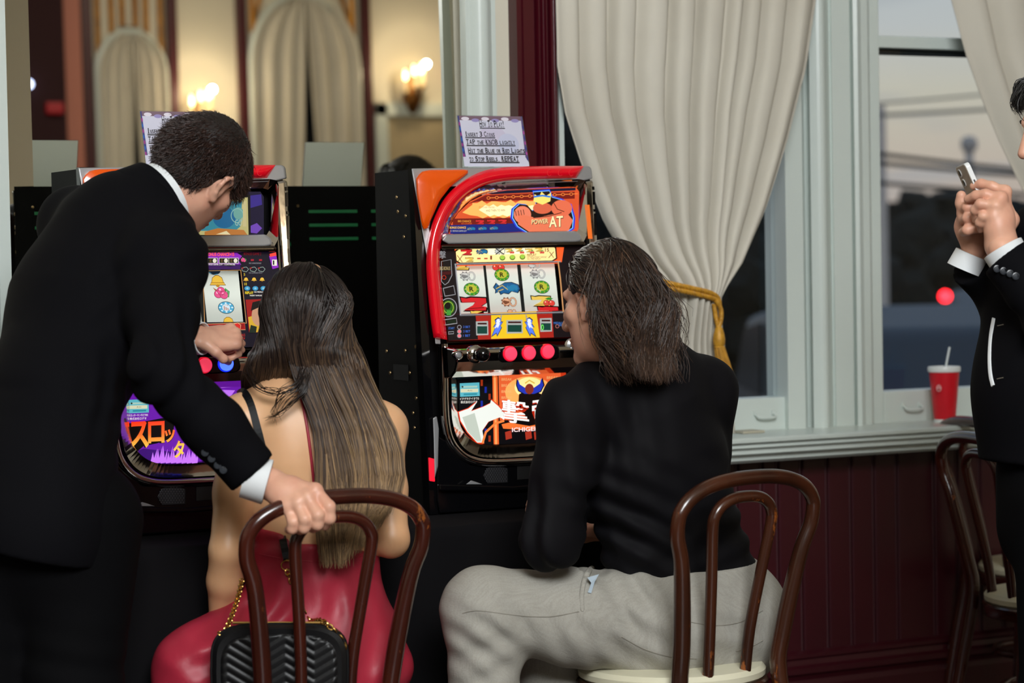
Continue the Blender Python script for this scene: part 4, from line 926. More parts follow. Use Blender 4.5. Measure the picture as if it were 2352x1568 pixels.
SIL = em((190, 190, 196), .5)
for (xa, ya, xb, yb) in ((1044, 607, 1288, 601), (1056, 724, 1294, 717)): a.line([(xa, ya), (xb, yb)], 3.5, SIL); a.line([(xa, ya + .8), (xb, yb + .8)], 1.2, BLK)
a.line([(1046, 606), (1049, 640), (1058, 724)], 3, SIL); a.line([(1282, 600), (1287, 640), (1294, 716)], 3, em((236, 170, 110), .6))
# left side emblems: shield, plate, gauge
sd = [(1014, 600), (1036, 596), (1038, 632), (1030, 648), (1022, 654), (1014, 646)]
a.line(sd, 1.6, SIL, True); a.text('撃', 1010, 594, 1024, 18, SIL, .0); a.text('BIG BONUS', 1011, 620, 1034, 8, em((230, 200, 140), .6)); a.ring(1020, 637, 5, 5, 1.3, em((220, 60, 40), .6)); a.poly([(1015, 624), (1037, 622), (1036, 630), (1015, 632)], em((90, 16, 20), .4))
a.line([(1018, 662), (1042, 656), (1046, 676), (1022, 680)], 2, SIL, True)
a.ring(1030, 706, 20, 22, 2, SIL); a.ell(1030, 706, 15, 17, em((46, 110, 30), .5)); a.ell(1028, 702, 7, 8, BLK); a.ring(1030, 706, 12, 14, 1.5, em((190, 220, 70), .6)); a.rect(1026, 712, 1036, 724, em((70, 170, 60), .6))
a.line([(1022, 734), (1048, 730), (1050, 742), (1024, 746)], 2, SIL, True); a.rect(1026, 735, 1047, 743, em((20, 50, 24), .3), -1)
a.text('START', 1030, 756, 1044, 5, em((70, 130, 220), .7)); a.line([(1030, 762), (1042, 761), (1042, 766), (1030, 767)], 1.5, SIL, True)
for k, yy in enumerate((751, 761, 771)):
    a.ring(1055, yy, 5, 5, 1.3, SIL); a.ell(1055, yy, 3.4, 3.4, em((255, 110, 120), 1.0) if k else em((60, 16, 20), .2), 12); a.text('%d BET' % (3 - k), 1064, yy + 2, 1080, 5, em((70, 120, 230), .7))
for (xa, ya, xb, yb) in ((1093, 738, 1121, 769), (1163, 735, 1200, 765), (1240, 731, 1267, 761)):
    a.poly([(xa, ya), (xb, ya - 1), (xb + 1, yb), (xa + 1, yb + 1)], em((196, 200, 196), .6)); a.rect(xa + 4, ya + 3, xb - 3, ya + 7, em((80, 14, 18), .4)); a.rect(xa + 3, ya + 11, xb - 2, yb - 3, em((14, 78, 66), .5))
a.text('0', 1243, 758, 1249, 13, em((120, 250, 90), 1.0), .0)
for s_, cx in ((1, 1144), (-1, 1216)):
    o = [(cx + s_ * x, y) for x, y in ((6, 724), (8, 732), (0, 728), (-8, 734), (-6, 742), (-12, 752), (-6, 750), (-12, 764), (-16, 774), (-4, 766), (-2, 773), (3, 764), (9, 752), (6, 748), (12, 738), (7, 738))]
    a.poly(o, em((24, 40, 120), .3)); a.poly([(cx + s_ * 0 + (x - cx) * .84, 749 + (y - 749) * .86) for x, y in o], em((90, 130, 250), .8)); a.poly([(cx + s_ * 0 + (x - cx) * .5, 742 + (y - 749) * .5) for x, y in o], em((226, 232, 255), .9)); a.line([(cx + s_ * 8, 722), (cx + s_ * 6, 736)], 2, SIL)
a.text('MEDALS', 1272, 744, 1292, 5, em((80, 140, 230), .7)); a.text('IN', 1284, 749, 1290, 4.5, em((80, 140, 230), .7)); a.ring(1280, 749, 4.5, 4.5, 1.3, em((200, 120, 110), .6))
a.build('reel_panel_print', mR)

# --- print of the right machine's belly glass
a = Art(lambda x, y, l: P(x, y, -.002 + l))
a.poly([(1050, 868), (1390, 846), (1390, 1006), (1240, 1016), (1128, 1021), (1098, 1018), (1074, 1000), (1056, 968)], em((14, 10, 18), .2))
for k in range(9): a.rect(1104 + (k % 3) * 9, 872 + k * 16, 1109 + (k % 3) * 9, 886 + k * 16, em((24, 50, 190), .5) if k % 2 else em((200, 60, 20), .5))
a.poly([(1131, 866), (1143, 865), (1146, 1020), (1134, 1020)], em((240, 100, 40), .8)); a.poly([(1134, 866), (1139, 866), (1142, 1020), (1137, 1020)], em((255, 160, 90), .9))
a.poly([(1145, 864), (1290, 855), (1290, 960), (1148, 965)], em((236, 100, 50), .85)); a.ell(1215, 900, 55, 36, em((255, 170, 90), .95)); a.ell(1216, 890, 34, 24, em((255, 226, 150), 1.05))
a.poly([(1288, 856), (1300, 855), (1302, 1010), (1290, 1011)], em((220, 60, 24), .7)); a.text('ACE', 1318, 876, 1345, 10, em((230, 40, 30), .8), slope=-.08)
for k in range(4): a.text('BREAK', 1152, 874 + k * 14, 1176, 6, em((255, 190, 120), .8)); a.text('BREAK', 1256, 870 + k * 14, 1282, 6, em((255, 190, 120), .8))
# plain dark mantle with a blue crescent, standing in for the artwork
a.poly([(1192, 905), (1216, 892), (1244, 905), (1252, 930), (1236, 960), (1224, 975), (1208, 958), (1190, 930)], em((40, 12, 10), .15))
cr_ = [(1187, 868), (1192, 882), (1204, 890), (1228, 890), (1242, 880), (1246, 866), (1251, 884), (1243, 900), (1228, 906), (1204, 906), (1190, 898), (1185, 884)]
a.poly(cr_, em((10, 12, 40), .2)); a.poly([(1216 + (x - 1216) * .92, 887 + (y - 887) * .9) for x, y in cr_], em((40, 60, 200), .7)); a.ell(1216, 893, 10, 12, em((170, 60, 40), .5)); a.line([(1206, 880), (1216, 873), (1228, 880)], 3, em((230, 190, 70), .8))
# white brush stroke (the character for one) with an orange edge
w_ = [(1054, 946), (1076, 938), (1096, 922), (1082, 944), (1110, 934), (1126, 926), (1128, 918), (1144, 932), (1160, 950), (1158, 964), (1148, 958), (1122, 968), (1108, 988), (1112, 1016), (1096, 1016), (1074, 992), (1058, 966)]
cc = np.array([1106, 962]); a.poly([tuple(cc + (np.array(p) - cc) * 1.05) for p in w_], em((236, 60, 20), .8)); a.poly(w_, em((240, 244, 236), .85)); a.poly([(1062, 958), (1090, 948), (1100, 986), (1106, 1014), (1096, 1014), (1074, 990)], em((206, 216, 202), .75))
a.line([(1108, 1018), (1116, 992), (1138, 972), (1158, 966)], 5, em((250, 130, 60), .9))
for dx, dy, m_, bd in ((0, 2, em((200, 40, 14), .7), .035), (0, 0, em((250, 250, 244), .95), .012)):
    a.text('撃', 1152 + dx, 968 + dy, 1216, 52, m_, bd, slope=.12); a.text('帝', 1222 + dx, 966 + dy, 1274, 52, m_, bd, slope=-.14)
a.poly([(1152, 974), (1170, 970), (1216, 978), (1262, 968), (1262, 980), (1216, 988), (1156, 984)], em((250, 120, 50), .85))
for x_ in (1160, 1206, 1226, 1246): a.poly([(x_, 992), (x_ + 14, 988), (x_ + 16, 1006), (x_ + 2, 1010)], em((200, 60, 40), .6))
a.text('ICHIGEKI TEIOU', 1176, 992, 1292, 10, em((255, 220, 220), 1.0), .02, slope=-.05)
def sticker(a, x0, y0, x1, y1, l1, l2):
    a.poly([(x0, y0), (x1, y0 - 2), (x1 + 1, y1 - 2), (x0 + 1, y1)], em((96, 190, 206), .75)); w = x1 - x0; h = y1 - y0
    a.rect(x0 + .08 * w, y0 + .2 * h, x1 - .1 * w, y0 + .34 * h, em((180, 220, 206), .7), -1); a.rect(x0 + .04 * w, y0 + .42 * h, x1 - .06 * w, y0 + .68 * h, em((226, 226, 190), .75), -1); a.rect(x0 + .2 * w, y0 + .76 * h, x1 - .12 * w, y0 + .88 * h, em((50, 160, 180), .6), -1)
    a.text('A-I-I', x0 + .4 * w, y0 + .58 * h, x0 + .62 * w, h * .1, em((60, 60, 60), .2)); a.ell(x0 + .14 * w, y0 + .26 * h, h * .07, h * .07, em((40, 80, 80), .3), 10)
    a.text(l1, x0, y1 + .25 * h, x1 - 1, h * .19, WHT, 0, slope=-.03); a.text(l2, x0 + .05 * w, y1 + .5 * h, x1 - .1 * w, h * .2, WHT, 0, slope=-.03)
sticker(a, 1056, 880, 1101, 911, 'イチゲキテイオウ2', '株式会社ロデオ')
a.build('belly_print', mR)

# --- the left machine's prints
a = Art(lambda x, y, l: P(x, y, -.010 + l))
a.poly([(265, 545), (265, 445), (340, 440), (598, 440), (606, 452), (606, 538)], em((24, 12, 70), .25))
a.poly([(566, 450), (600, 446), (602, 470), (574, 478)], em((70, 50, 170), .4)); a.poly([(572, 520), (590, 512), (602, 524), (590, 536), (574, 534)], em((130, 80, 210), .5))
a.poly([(300, 545), (300, 450), (575, 447), (576, 543)], em((20, 16, 14), .2))
a.poly([(306, 540), (306, 456), (569, 453), (571, 539)], em((206, 196, 130), .62)); a.poly([(306, 530), (306, 462), (556, 462), (552, 520), (540, 530)], em((60, 150, 170), .6)); a.ell(515, 500, 26, 24, em((30, 110, 160), .6)); a.ell(500, 480, 18, 14, em((100, 190, 200), .65)); a.ell(548, 490, 12, 14, em((120, 180, 170), .6))
a.poly([(470, 532), (500, 524), (560, 528), (568, 539), (470, 540)], em((206, 130, 60), .6)); a.ring(545, 495, 15, 17, 2, em((150, 200, 190), .6)); a.rect(558, 462, 566, 520, em((220, 206, 150), .6)); a.text('GO', 540, 518, 556, 14, em((190, 214, 200), .6))
a.poly([(496, 538), (520, 530), (530, 539)], em((236, 220, 170), .7))
a.build('screen_print', mL)
rl = reels(mL, 622, 742, ((300, 370), (382, 458), (470, 553)), 0, 'L')
A_reel(*rl[2], [('disc', 498, 620, .8), ('bell', 503, 644, 1.05), ('plum', 511, 673, 1.0), ('disc', 517, 706, 1.0), ('bell', 519, 738, .9)], 1)
A_reel(*rl[1], [('plum', 415, 644, 1), ('disc', 420, 673, 1), ('bell', 424, 706, 1), ('seven', 430, 738, .7)], 1)
A_reel(*rl[0], [('bell', 335, 644, 1), ('seven', 340, 676, .8), ('disc', 345, 706, 1)], 1)
a = Art(lambda x, y, l: P(x, y, -.004 + l))
NV = em((20, 14, 44), .3); PUR = em((150, 40, 200), .7)
a.poly([(240, 574), (632, 566), (640, 618), (240, 620)], NV); a.poly([(556, 612), (640, 612), (650, 790), (566, 792)], NV); a.poly([(260, 742), (640, 738), (650, 796), (266, 800)], NV)
a.poly([(300, 583), (545, 581), (556, 588), (548, 598), (554, 608), (530, 606), (300, 610)], PUR); a.poly([(300, 606), (330, 612), (380, 606), (430, 613), (480, 606), (530, 612), (552, 606), (552, 618), (300, 622)], em((70, 20, 110), .5))
a.text('BONUS CHANCE+15', 474, 588, 538, 8, em((255, 90, 60), .95), .03); a.text('BONUS CHANCE+15', 380, 588, 462, 8, em((255, 90, 60), .95), .03)
for k in range(8):
    x_ = 400 + k * 26 - (4 if k > 4 else 0)
    if x_ > 530: continue
    a.rect(x_ - 1, 592, x_ + 22, 605, em((240, 236, 220), .8)); a.rect(x_, 593, x_ + 21, 604, BLK); a.ell(x_ + 15, 598.5, 4.5, 5, em((236, 230, 210), .8), 12); a.rect(x_ + 3, 595, x_ + 8, 602, em((120, 90, 50), .4))
a.text('BONUS GAME LOT - CONTINUES', 474, 609, 540, 3, WHT)
a.text('BONUS GAME 2', 560, 586, 600, 6, em((150, 20, 30), .6)); symbol(a, 'plum', 560, 597, .35)
for k in range(2): a.rect(576 + k * 19, 595, 583 + k * 19, 599, em((190, 30, 50), .6))
a.text('NO CHANCE BONUS', 572, 606, 600, 3.5, em((190, 190, 200), .5))
for k in range(3):
    x_ = 562 + k * 19; a.line([(x_ - 7, 616), (x_ - 5, 622), (x_ + 4, 624), (x_ + 9, 618), (x_ + 4, 613), (x_ - 2, 614)], 1.3, em((170, 190, 180), .6), True); a.rect(x_ - 7, 614, x_ - 3, 617, em((190, 40, 40), .6))
    symbol(a, 'bell', 565 + k * 18.5, 641, .36); a.ell(568 + k * 18.5, 662, 6.5, 5.2, em((60, 160, 210), .7)); a.ell(568 + k * 18.5, 662, 3, 2.4, em((150, 210, 230), .7), 10)
a.text('NO CHANCE PAYS', 572, 628, 602, 3, em((190, 190, 200), .5))
a.text('5', 560, 633, 563, 6, em((240, 210, 40), .8)); a.text('10', 561, 655, 567, 6, em((240, 210, 40), .8)); a.text('REPLAY', 563, 675, 582, 6, em((240, 210, 40), .9), .02); a.text('NO MEDALS', 584, 672, 604, 3.5, WHT); a.text('INSERT SAME BET', 574, 680, 604, 3.2, WHT)
# plain red and yellow picture plate standing in for the portrait
a.poly([(564, 688), (614, 686), (618, 762), (572, 764)], em((180, 24, 24), .55)); a.poly([(570, 728), (614, 716), (618, 762), (574, 763)], em((226, 180, 50), .7)); a.ell(594, 724, 16, 24, em((214, 160, 124), .65)); a.poly([(576, 714), (580, 694), (596, 690), (612, 698), (612, 712), (594, 706)], em((26, 18, 18), .15)); a.poly([(572, 764), (576, 746), (590, 750), (588, 764)], em((40, 60, 40), .3))
a.line([(466, 622), (553, 620), (566, 742), (470, 744)], 2.2, em((206, 150, 90), .6), True)
a.poly([(440, 745), (562, 741), (564, 757), (440, 760)], em((190, 16, 20), .6)); a.line([(440, 745), (562, 741), (564, 757), (440, 760)], 1.4, em((220, 170, 120), .6), True)
for k in range(3): a.line([(450, 748 + k * 3.4), (560, 745 + k * 3.4)], 1, em((90, 8, 12), .3))
a.poly([(536, 744), (546, 741), (553, 746), (552, 755), (540, 758), (534, 752)], em((226, 40, 36), .7)); a.line([(536, 744), (546, 741), (553, 746), (552, 755), (540, 758), (534, 752)], 1.2, em((240, 200, 150), .7), True)
a.text('MEDALS', 543, 772, 563, 6, em((220, 50, 40), .7)); a.text('IN', 556, 779, 562, 5, em((220, 50, 40), .7)); a.ring(549, 779, 4.5, 4.5, 1.4, em((210, 150, 120), .6))
for k in range(3): a.rect(516, 782 + k * 9, 523, 789 + k * 9, em((120, 220, 40), .8) if k != 1 else em((180, 60, 40), .6))
a.poly([(618, 588), (634, 584), (640, 614), (626, 618)], PUR); a.poly([(619, 583), (634, 579), (635, 587), (620, 590)], em((255, 70, 60), .8)); a.rect(625, 596, 636, 610, em((240, 236, 220), .8)); a.rect(627, 598, 630, 608, BLK)
a.build('reel_panel_print', mL)
a = Art(lambda x, y, l: P(x, y, -.002 + l))
a.poly([(290, 880), (640, 858), (640, 1040), (440, 1062), (350, 1067), (318, 1058), (298, 1030), (290, 990)], em((120, 30, 190), .65))
a.poly([(300, 1040), (330, 1030), (420, 1040), (440, 1062), (350, 1067), (318, 1058)], em((70, 16, 130), .6))
for k in range(9):
    x_ = 345 + k * 12; a.poly([(x_, 1064), (x_ + 6, 1038 - (k % 3) * 8), (x_ + 9, 1052), (x_ + 16, 1030 - (k % 2) * 6), (x_ + 13, 1062)], em((206, 120, 255), .85))
a.poly([(480, 905), (510, 895), (540, 896), (530, 910), (500, 918)], em((200, 120, 255), .8)); a.poly([(490, 906), (512, 900), (505, 912)], em((240, 226, 255), .9))
sticker(a, 296, 918, 341, 949, 'スロッターキンタロウRX', '株式会社ロデオ')
a.poly([(292, 945), (344, 943), (345, 966), (294, 968)][:0] or [(292, 1040), (300, 1020), (316, 1036), (330, 1024), (360, 1018), (396, 1006), (402, 962), (372, 960), (330, 968), (296, 972)], em((14, 8, 8), .1))
chars = (('ス', 296, 342, 1030, 62), ('ロ', 340, 378, 1018, 50), ('ッ', 378, 402, 1016, 30), ('タ', 398, 424, 1052, 40))
for ch, xa, xb, yb, h in chars:
    for dx, dy, m_, bd in ((0, 1, em((20, 8, 6), .1), .09), (0, 0, em((250, 60, 20), .9), .03)): a.text(ch, xa + dx, yb + dy, xb, h, m_, bd, slope=-.05)
    a.text(ch, xa + 1, yb - .5, xb - 1, h * .5, em((255, 190, 60), 1.0), .0, slope=-.05) if False else None
a.build('belly_print', mL)
FLM = bpy.data.materials.new('lit_flame_lettering'); FLM.use_nodes = True; tt_ = FLM.node_tree; b_ = tt_.nodes['Principled BSDF']; b_.inputs['Base Color'].default_value = (.1, .02, .01, 1); b_.inputs['Emission Strength'].default_value = 1.0
t1_ = N(tt_, 'ShaderNodeTexCoord'); t2_ = N(tt_, 'ShaderNodeSeparateXYZ'); t3_ = N(tt_, 'ShaderNodeMapRange'); t4_ = N(tt_, 'ShaderNodeValToRGB'); tt_.links.new(t1_.outputs['Object'], t2_.inputs[0]); tt_.links.new(t2_.outputs['Z'], t3_.inputs['Value']); tt_.links.new(t3_.outputs[0], t4_.inputs[0]); tt_.links.new(t4_.outputs[0], b_.inputs['Emission Color'])
t3_.inputs['From Min'].default_value = float(P(330, 1030)[2]); t3_.inputs['From Max'].default_value = float(P(330, 965)[2])
t4_.color_ramp.elements[0].color = lin((255, 210, 80)); t4_.color_ramp.elements[1].color = lin((250, 40, 20)); t4_.color_ramp.elements.new(.5).color = lin((255, 110, 36))
a = Art(lambda x, y, l: P(x, y, .0008 + l))
for ch, xa, xb, yb, h in chars: a.text(ch, xa, yb, xb, h, FLM, .03, slope=-.05)
a.build('title_lettering', mL)

# acrylic sign holders -------------------------------------------------------
ACR = glass_mat(); ACR.name = 'clear_acrylic'
PRINT = mat('sign_paper', (205, 205, 222), .35); BACKP = mat('sign_paper_back', (238, 246, 240), .4)
INK = mat('black_ink', (24, 20, 26), .5)
def sign(bl, br, tl_, tr_, label, ys):
    z0 = ZT + .004; A0 = onY(*bl, ys); B0 = onY(*br, ys); z0 = ZT + .003
    x0, x1 = A0[0], B0[0]; h = .125; lean = math.tan(math.radians(15))
    t = empty('sign_holder', ((x0 + x1) / 2, ys, z0)); tag(t, label, 'sign')
    fn = lambda u, w, o=0.0: np.array([x0 + (x1 - x0) * u, ys + lean * h * w - o, z0 + h * w])
    MB().ngon_prism([fn(0, 0, .0012), fn(1, 0, .0012), fn(1, 1, .0012), fn(0, 1, .0012)], [fn(0, 0, -.0012), fn(1, 0, -.0012), fn(1, 1, -.0012), fn(0, 1, -.0012)]).build('acrylic_panel', ACR, t)
    MB().box(x0, x1, ys - .002, ys + .06, z0 - .003, z0 - .0005).build('foot', ACR, t)
    raw_mesh('paper_back', [fn(.015, .02, -.0018), fn(.985, .02, -.0018), fn(.985, .985, -.0018), fn(.015, .985, -.0018)], [[3, 2, 1, 0]], BACKP, t)
    a = Art(lambda u, w, l: fn(u, w, .0011 + l)); a.step = 2e-5
    a.poly([(.01, .015), (.99, .015), (.99, .985), (.01, .985)], PRINT)
    def pm(c): return mat('sign_print_%d_%d_%d' % c, c, .4)
    a.poly([(.01, .9), (.99, .9), (.99, .985), (.01, .985)], pm((120, 96, 110))); a.poly([(.01, .2), (.05, .2), (.03, .985), (.01, .985)], pm((60, 60, 120))); a.poly([(.95, .2), (.99, .1), (.99, .985), (.965, .985)], pm((90, 80, 120)))
    for k in range(6): a.ell(.12 + k * .15, .93 - .03 * (k % 2), .06, .035, pm((150, 140, 190) if k % 2 else (220, 214, 226)), 12)
    for k in range(7): a.rect(.012, .2 + k * .1, .036, .26 + k * .1, pm((40, 90, 170) if k % 2 else (150, 60, 130)))
    for k in range(7): a.rect(.966, .14 + k * .1, .988, .2 + k * .1, pm((170, 70, 150) if k % 2 else (60, 60, 130)))
    a.ell(.5, .6, .2, .2, pm((198, 192, 214)), 20); a.ell(.72, .45, .16, .2, pm((192, 196, 220)), 20)
    rows = [('HOW TO PLAY!', .32, .70, .77, .13, 'HTP'), ('INSERT 3 COINS', .08, .53, .585, .1, 'I3C'), ('TAP THE KNOB LIGHTLY', .08, .82, .435, .1, 'TK'), ('HIT THE BLUE OR RED LIGHTS', .09, .95, .275, .1, ''), ('TO STOP REELS, REPEAT', .09, .84, .115, .1, '')]
    words = [['How', 'To', 'Play!'], ['Insert', '3', 'Coins'], ['TAP', 'the', 'KNOB', 'lightly'], ['Hit', 'the', 'Blue', 'or', 'Red', 'Lights'], ['to', 'Stop', 'Reels,', 'REPEAT']]
    for (full, xa, xb, yb, hh, _), ws in zip(rows, words):
        tot = sum(sum(1.0 if c.isupper() or c.isdigit() else .72 for c in w_) for w_ in ws) + .55 * (len(ws) - 1); k = (xb - xa) / tot; x_ = xa
        for w_ in ws:
            for c in w_:
                up_ = c.isupper() or c.isdigit() or c in '!'; cw = (1.0 if c.isupper() or c.isdigit() else .72) * k; g = c.upper()
                hh_ = hh if up_ else hh * .74
                if c in '!,': a.text(g, x_ + cw * .25, yb - (.02 if c == ',' else 0), x_ + cw * .6, -(hh if c == '!' else .03), INK)
                else:
                    nx0, nx1 = (.34, .64) if g in 'I1' else (.06, .92)
                    a.text(g, x_ + cw * nx0, yb, x_ + cw * nx1, -hh_, INK, .0 if g in 'I1' else .012)
                    if g in 'ITHNPRLFKY1': a.rect(x_ + cw * .1, yb, x_ + cw * .88 if g not in 'TPFY' else x_ + cw * .75, yb + hh_ * .09, INK)
                x_ += cw
            x_ += .55 * k
        a.rect(xa, yb - .028, xb, yb - .012, INK)
    o = a.build('instruction_print', t)
    return t
sign((1065, 381), (1217, 381), None, None, 'clear acrylic how-to-play sign standing on the right slot machine', -.43)
sign((334, 381), (486, 381), None, None, 'clear acrylic how-to-play sign behind the standing man on the left slot machine', -.43)
# ------------------------------------------------------------------ bent-wood chairs
BENT = mat('bentwood_brown', (66, 32, 17), .27, var=(9, .7, (36, 17, 10)), bump=(40, .08, .002), coat=.35, wear=(20, .615, (140, 76, 30)), stretch=(1, 1, .35))
BENTD = mat('bentwood_red_brown', (66, 24, 14), .22, var=(9, .6, (38, 14, 10)), bump=(40, .08, .002), coat=.4, wear=(26, .63, (150, 84, 34)), stretch=(1, 1, .35))
VINYL = mat('cream_vinyl', (222, 218, 192), .35, var=(3, .15, (200, 192, 160)))
def make_chair(label, wood, seat_z=.472, top=.89):
    t = empty('bentwood_chair', (0, 0, 0)); tag(t, label, 'chair')
    MB().lathe([(.02, 0), (.195, 0), (.202, .006), (.203, .018), (.195, .028), (.16, .034), (.08, .037), (.01, .038)], (0, 0, seat_z - .03), 44).build('seat', VINYL, t, smooth=True)
    MB().lathe([(.165, 0), (.205, 0), (.208, .004), (.208, .028), (.204, .033), (.165, .033)], (0, 0, seat_z - .063), 44).build('seat_ring', wood, t, smooth=True)
    k = top - seat_z
    def hoop(hw, zs_, ys_, arc_hw, arc_z0, arc_top, y_at):
        L_ = [(-w_, y_at(z), z) for w_, z in zip(hw, zs_)]
        A = []
        for a in np.linspace(math.pi, 0, 19)[1:-1]:
            ca, sa = math.cos(a), math.sin(a); A.append((arc_hw * math.copysign(abs(ca) ** .8, ca), y_at(arc_z0 + (arc_top - arc_z0) * sa ** .8), arc_z0 + (arc_top - arc_z0) * sa ** .8))
        return smooth_path(L_ + A + [(-x_, y_, z_) for x_, y_, z_ in L_[::-1]], 4)
    ya = lambda z: -.185 - max(0, z - seat_z) * .19 - max(0, seat_z - z) * .13
    p = hoop((.19, .165, .14, .142, .165, .186), (.0, .25, seat_z - .02, seat_z + .35 * k * .5, seat_z + .55 * k, seat_z + .70 * k), None, .190, seat_z + .74 * k, top - .017, ya)
    rr = [.0155 + .003 * min(1, max(0, (seat_z + .75 * k - q[2]) / .2)) - .004 * max(0, 1 - abs(q[2] - .0) / .3) for q in p]
    MB().tube(p, rr, 14).build('back_hoop', wood, t, smooth=True)
    yi = lambda z: ya(z) + .012
    p = hoop((.052, .056, .070, .080), (seat_z - .02, seat_z + .2 * k, seat_z + .5 * k, seat_z + .68 * k), None, .083, seat_z + .72 * k, top - .058, yi)
    MB().tube(p, .0125, 12).build('inner_hoop', wood, t, smooth=True)
    for s in (-1, 1):
        MB().tube(smooth_path([(s * .135, .13, seat_z - .05), (s * .15, .16, .25), (s * .17, .2, 0)], 5), [.018] * 6 + [.015] * 5, 12).build('front_leg', wood, t, smooth=True)
    MB().tube([(.150 * math.cos(a), .15 * math.sin(a) - .01, .22) for a in np.linspace(0, 6.283, 40)[:-1]], .010, 10, closed=True).build('stretcher_ring', wood, t, smooth=True)
    for s in (-1, 1):
        MB().tube(smooth_path([(s * .15, -.185, seat_z + .14), (s * .165, -.10, seat_z + .05), (s * .175, -.03, seat_z - .02)], 5), .008, 8).build('side_brace', wood, t, smooth=True) if False else None
    return t
def place(t, loc, fwd):
    t.location = (float(loc[0]), float(loc[1]), 0); t.rotation_euler = (0, 0, math.atan2(-fwd[0], fwd[1]))
def imdir(r_, a_): v = _r0 * r_ + _f0 * a_; return v / np.linalg.norm(v)
FR = imdir(-.60, .80); FWm = imdir(-.47, .88)
chairR = make_chair('brown bentwood chair with cream seat under the man in the black shirt', BENT, .472, .903)
hp = atD(1708, 1300, 5.02); place(chairR, hp + FR * .235, FR)
chairW = make_chair('bentwood chair under the woman, its hoop gripped by the standing man', BENTD, .472, .905)
hp = atD(768, 1300, 4.745); place(chairW, hp + FWm * .235, FWm)
chairA = make_chair('bentwood chair by the sill, nearest behind the man with the phone', BENTD)
place(chairA, atD(2440, 1000, 6.2), imdir(.95, .30))
chairB = make_chair('bentwood chair against the wall, only its hoop top showing above the sill', BENTD)
place(chairB, atD(2412, 1000, 6.80), imdir(.93, .36))

# ------------------------------------------------------------------ sculpting: smooth-blended solids turned into one skin
def unit(v): v = np.array(v, float); return v / (np.linalg.norm(v) + 1e-12)
class Sdf:
    def __init__(s): s.ops = []; s.disp = []
    def cap(s, a, b, ra, rb=None, k=.02, op='u', n=None, q=1.0):
        s.ops.append(('c', np.array(a, float), np.array(b, float), ra, ra if rb is None else rb, k, op, None if n is None else unit(n), q)); return s
    def chain(s, pts, rad, k=.02, n=None, q=1.0):
        for i in range(len(pts) - 1): s.cap(pts[i], pts[i + 1], rad[i], rad[i + 1], k, 'u', n, q)
        return s
    def ell(s, c, r, R=None, k=.02, op='u'):
        s.ops.append(('e', np.array(c, float), np.array(r, float), np.eye(3) if R is None else np.array(R, float), None, k, op, None, 1)); return s
    def cut(s, p, n, k=.004, R=None):          # removes what lies on n's side of p (within R of it)
        s.ops.append(('p', np.array(p, float), unit(n), R, None, k, 's', None, 1)); return s
    def bounds(s):
        lo = np.full(3, 1e9); hi = -lo
        for o in s.ops:
            if o[6] != 'u': continue
            if o[0] == 'c':
                for p, r in ((o[1], o[3]), (o[2], o[4])): lo = np.minimum(lo, p - r * 1.25); hi = np.maximum(hi, p + r * 1.25)
            elif o[0] == 'e': m = max(o[2]); lo = np.minimum(lo, o[1] - m); hi = np.maximum(hi, o[1] + m)
        return lo - .02, hi + .02
    def ev(s, X):
        d = np.full(len(X), 1e3)
        for typ, a, b, c, e, k, op, n, q in s.ops:
            if typ == 'c':
                ba = b - a; t = np.clip((X - a) @ ba / (ba @ ba + 1e-12), 0, 1); w = X - a - t[:, None] * ba
                if n is not None: wn = w @ n; w = w + np.outer(wn * (1 / q - 1), n)
                dd = np.linalg.norm(w, axis=1) - (c + (e - c) * t)
                if n is not None: dd = dd * (.5 + .5 * q)
            elif typ == 'e':
                y = (X - a) @ c; k0 = np.linalg.norm(y / b, axis=1); k1 = np.linalg.norm(y / (b * b), axis=1) + 1e-9; dd = k0 * (k0 - 1) / k1
            else:
                dd = (X - a) @ b
                if c is not None: dd = -np.maximum(-dd, np.linalg.norm(X - a, axis=1) - c)
            if op == 'u':
                h = np.clip(.5 + .5 * (d - dd) / k, 0, 1); d = d + (dd - d) * h - k * h * (1 - h)
            else:
                dd = -dd if typ != 'p' else dd
                h = np.clip(.5 + .5 * (dd - d) / k, 0, 1); d = d + (dd - d) * h + k * h * (1 - h)
        for fn in s.disp: d = d + fn(X)
        return d
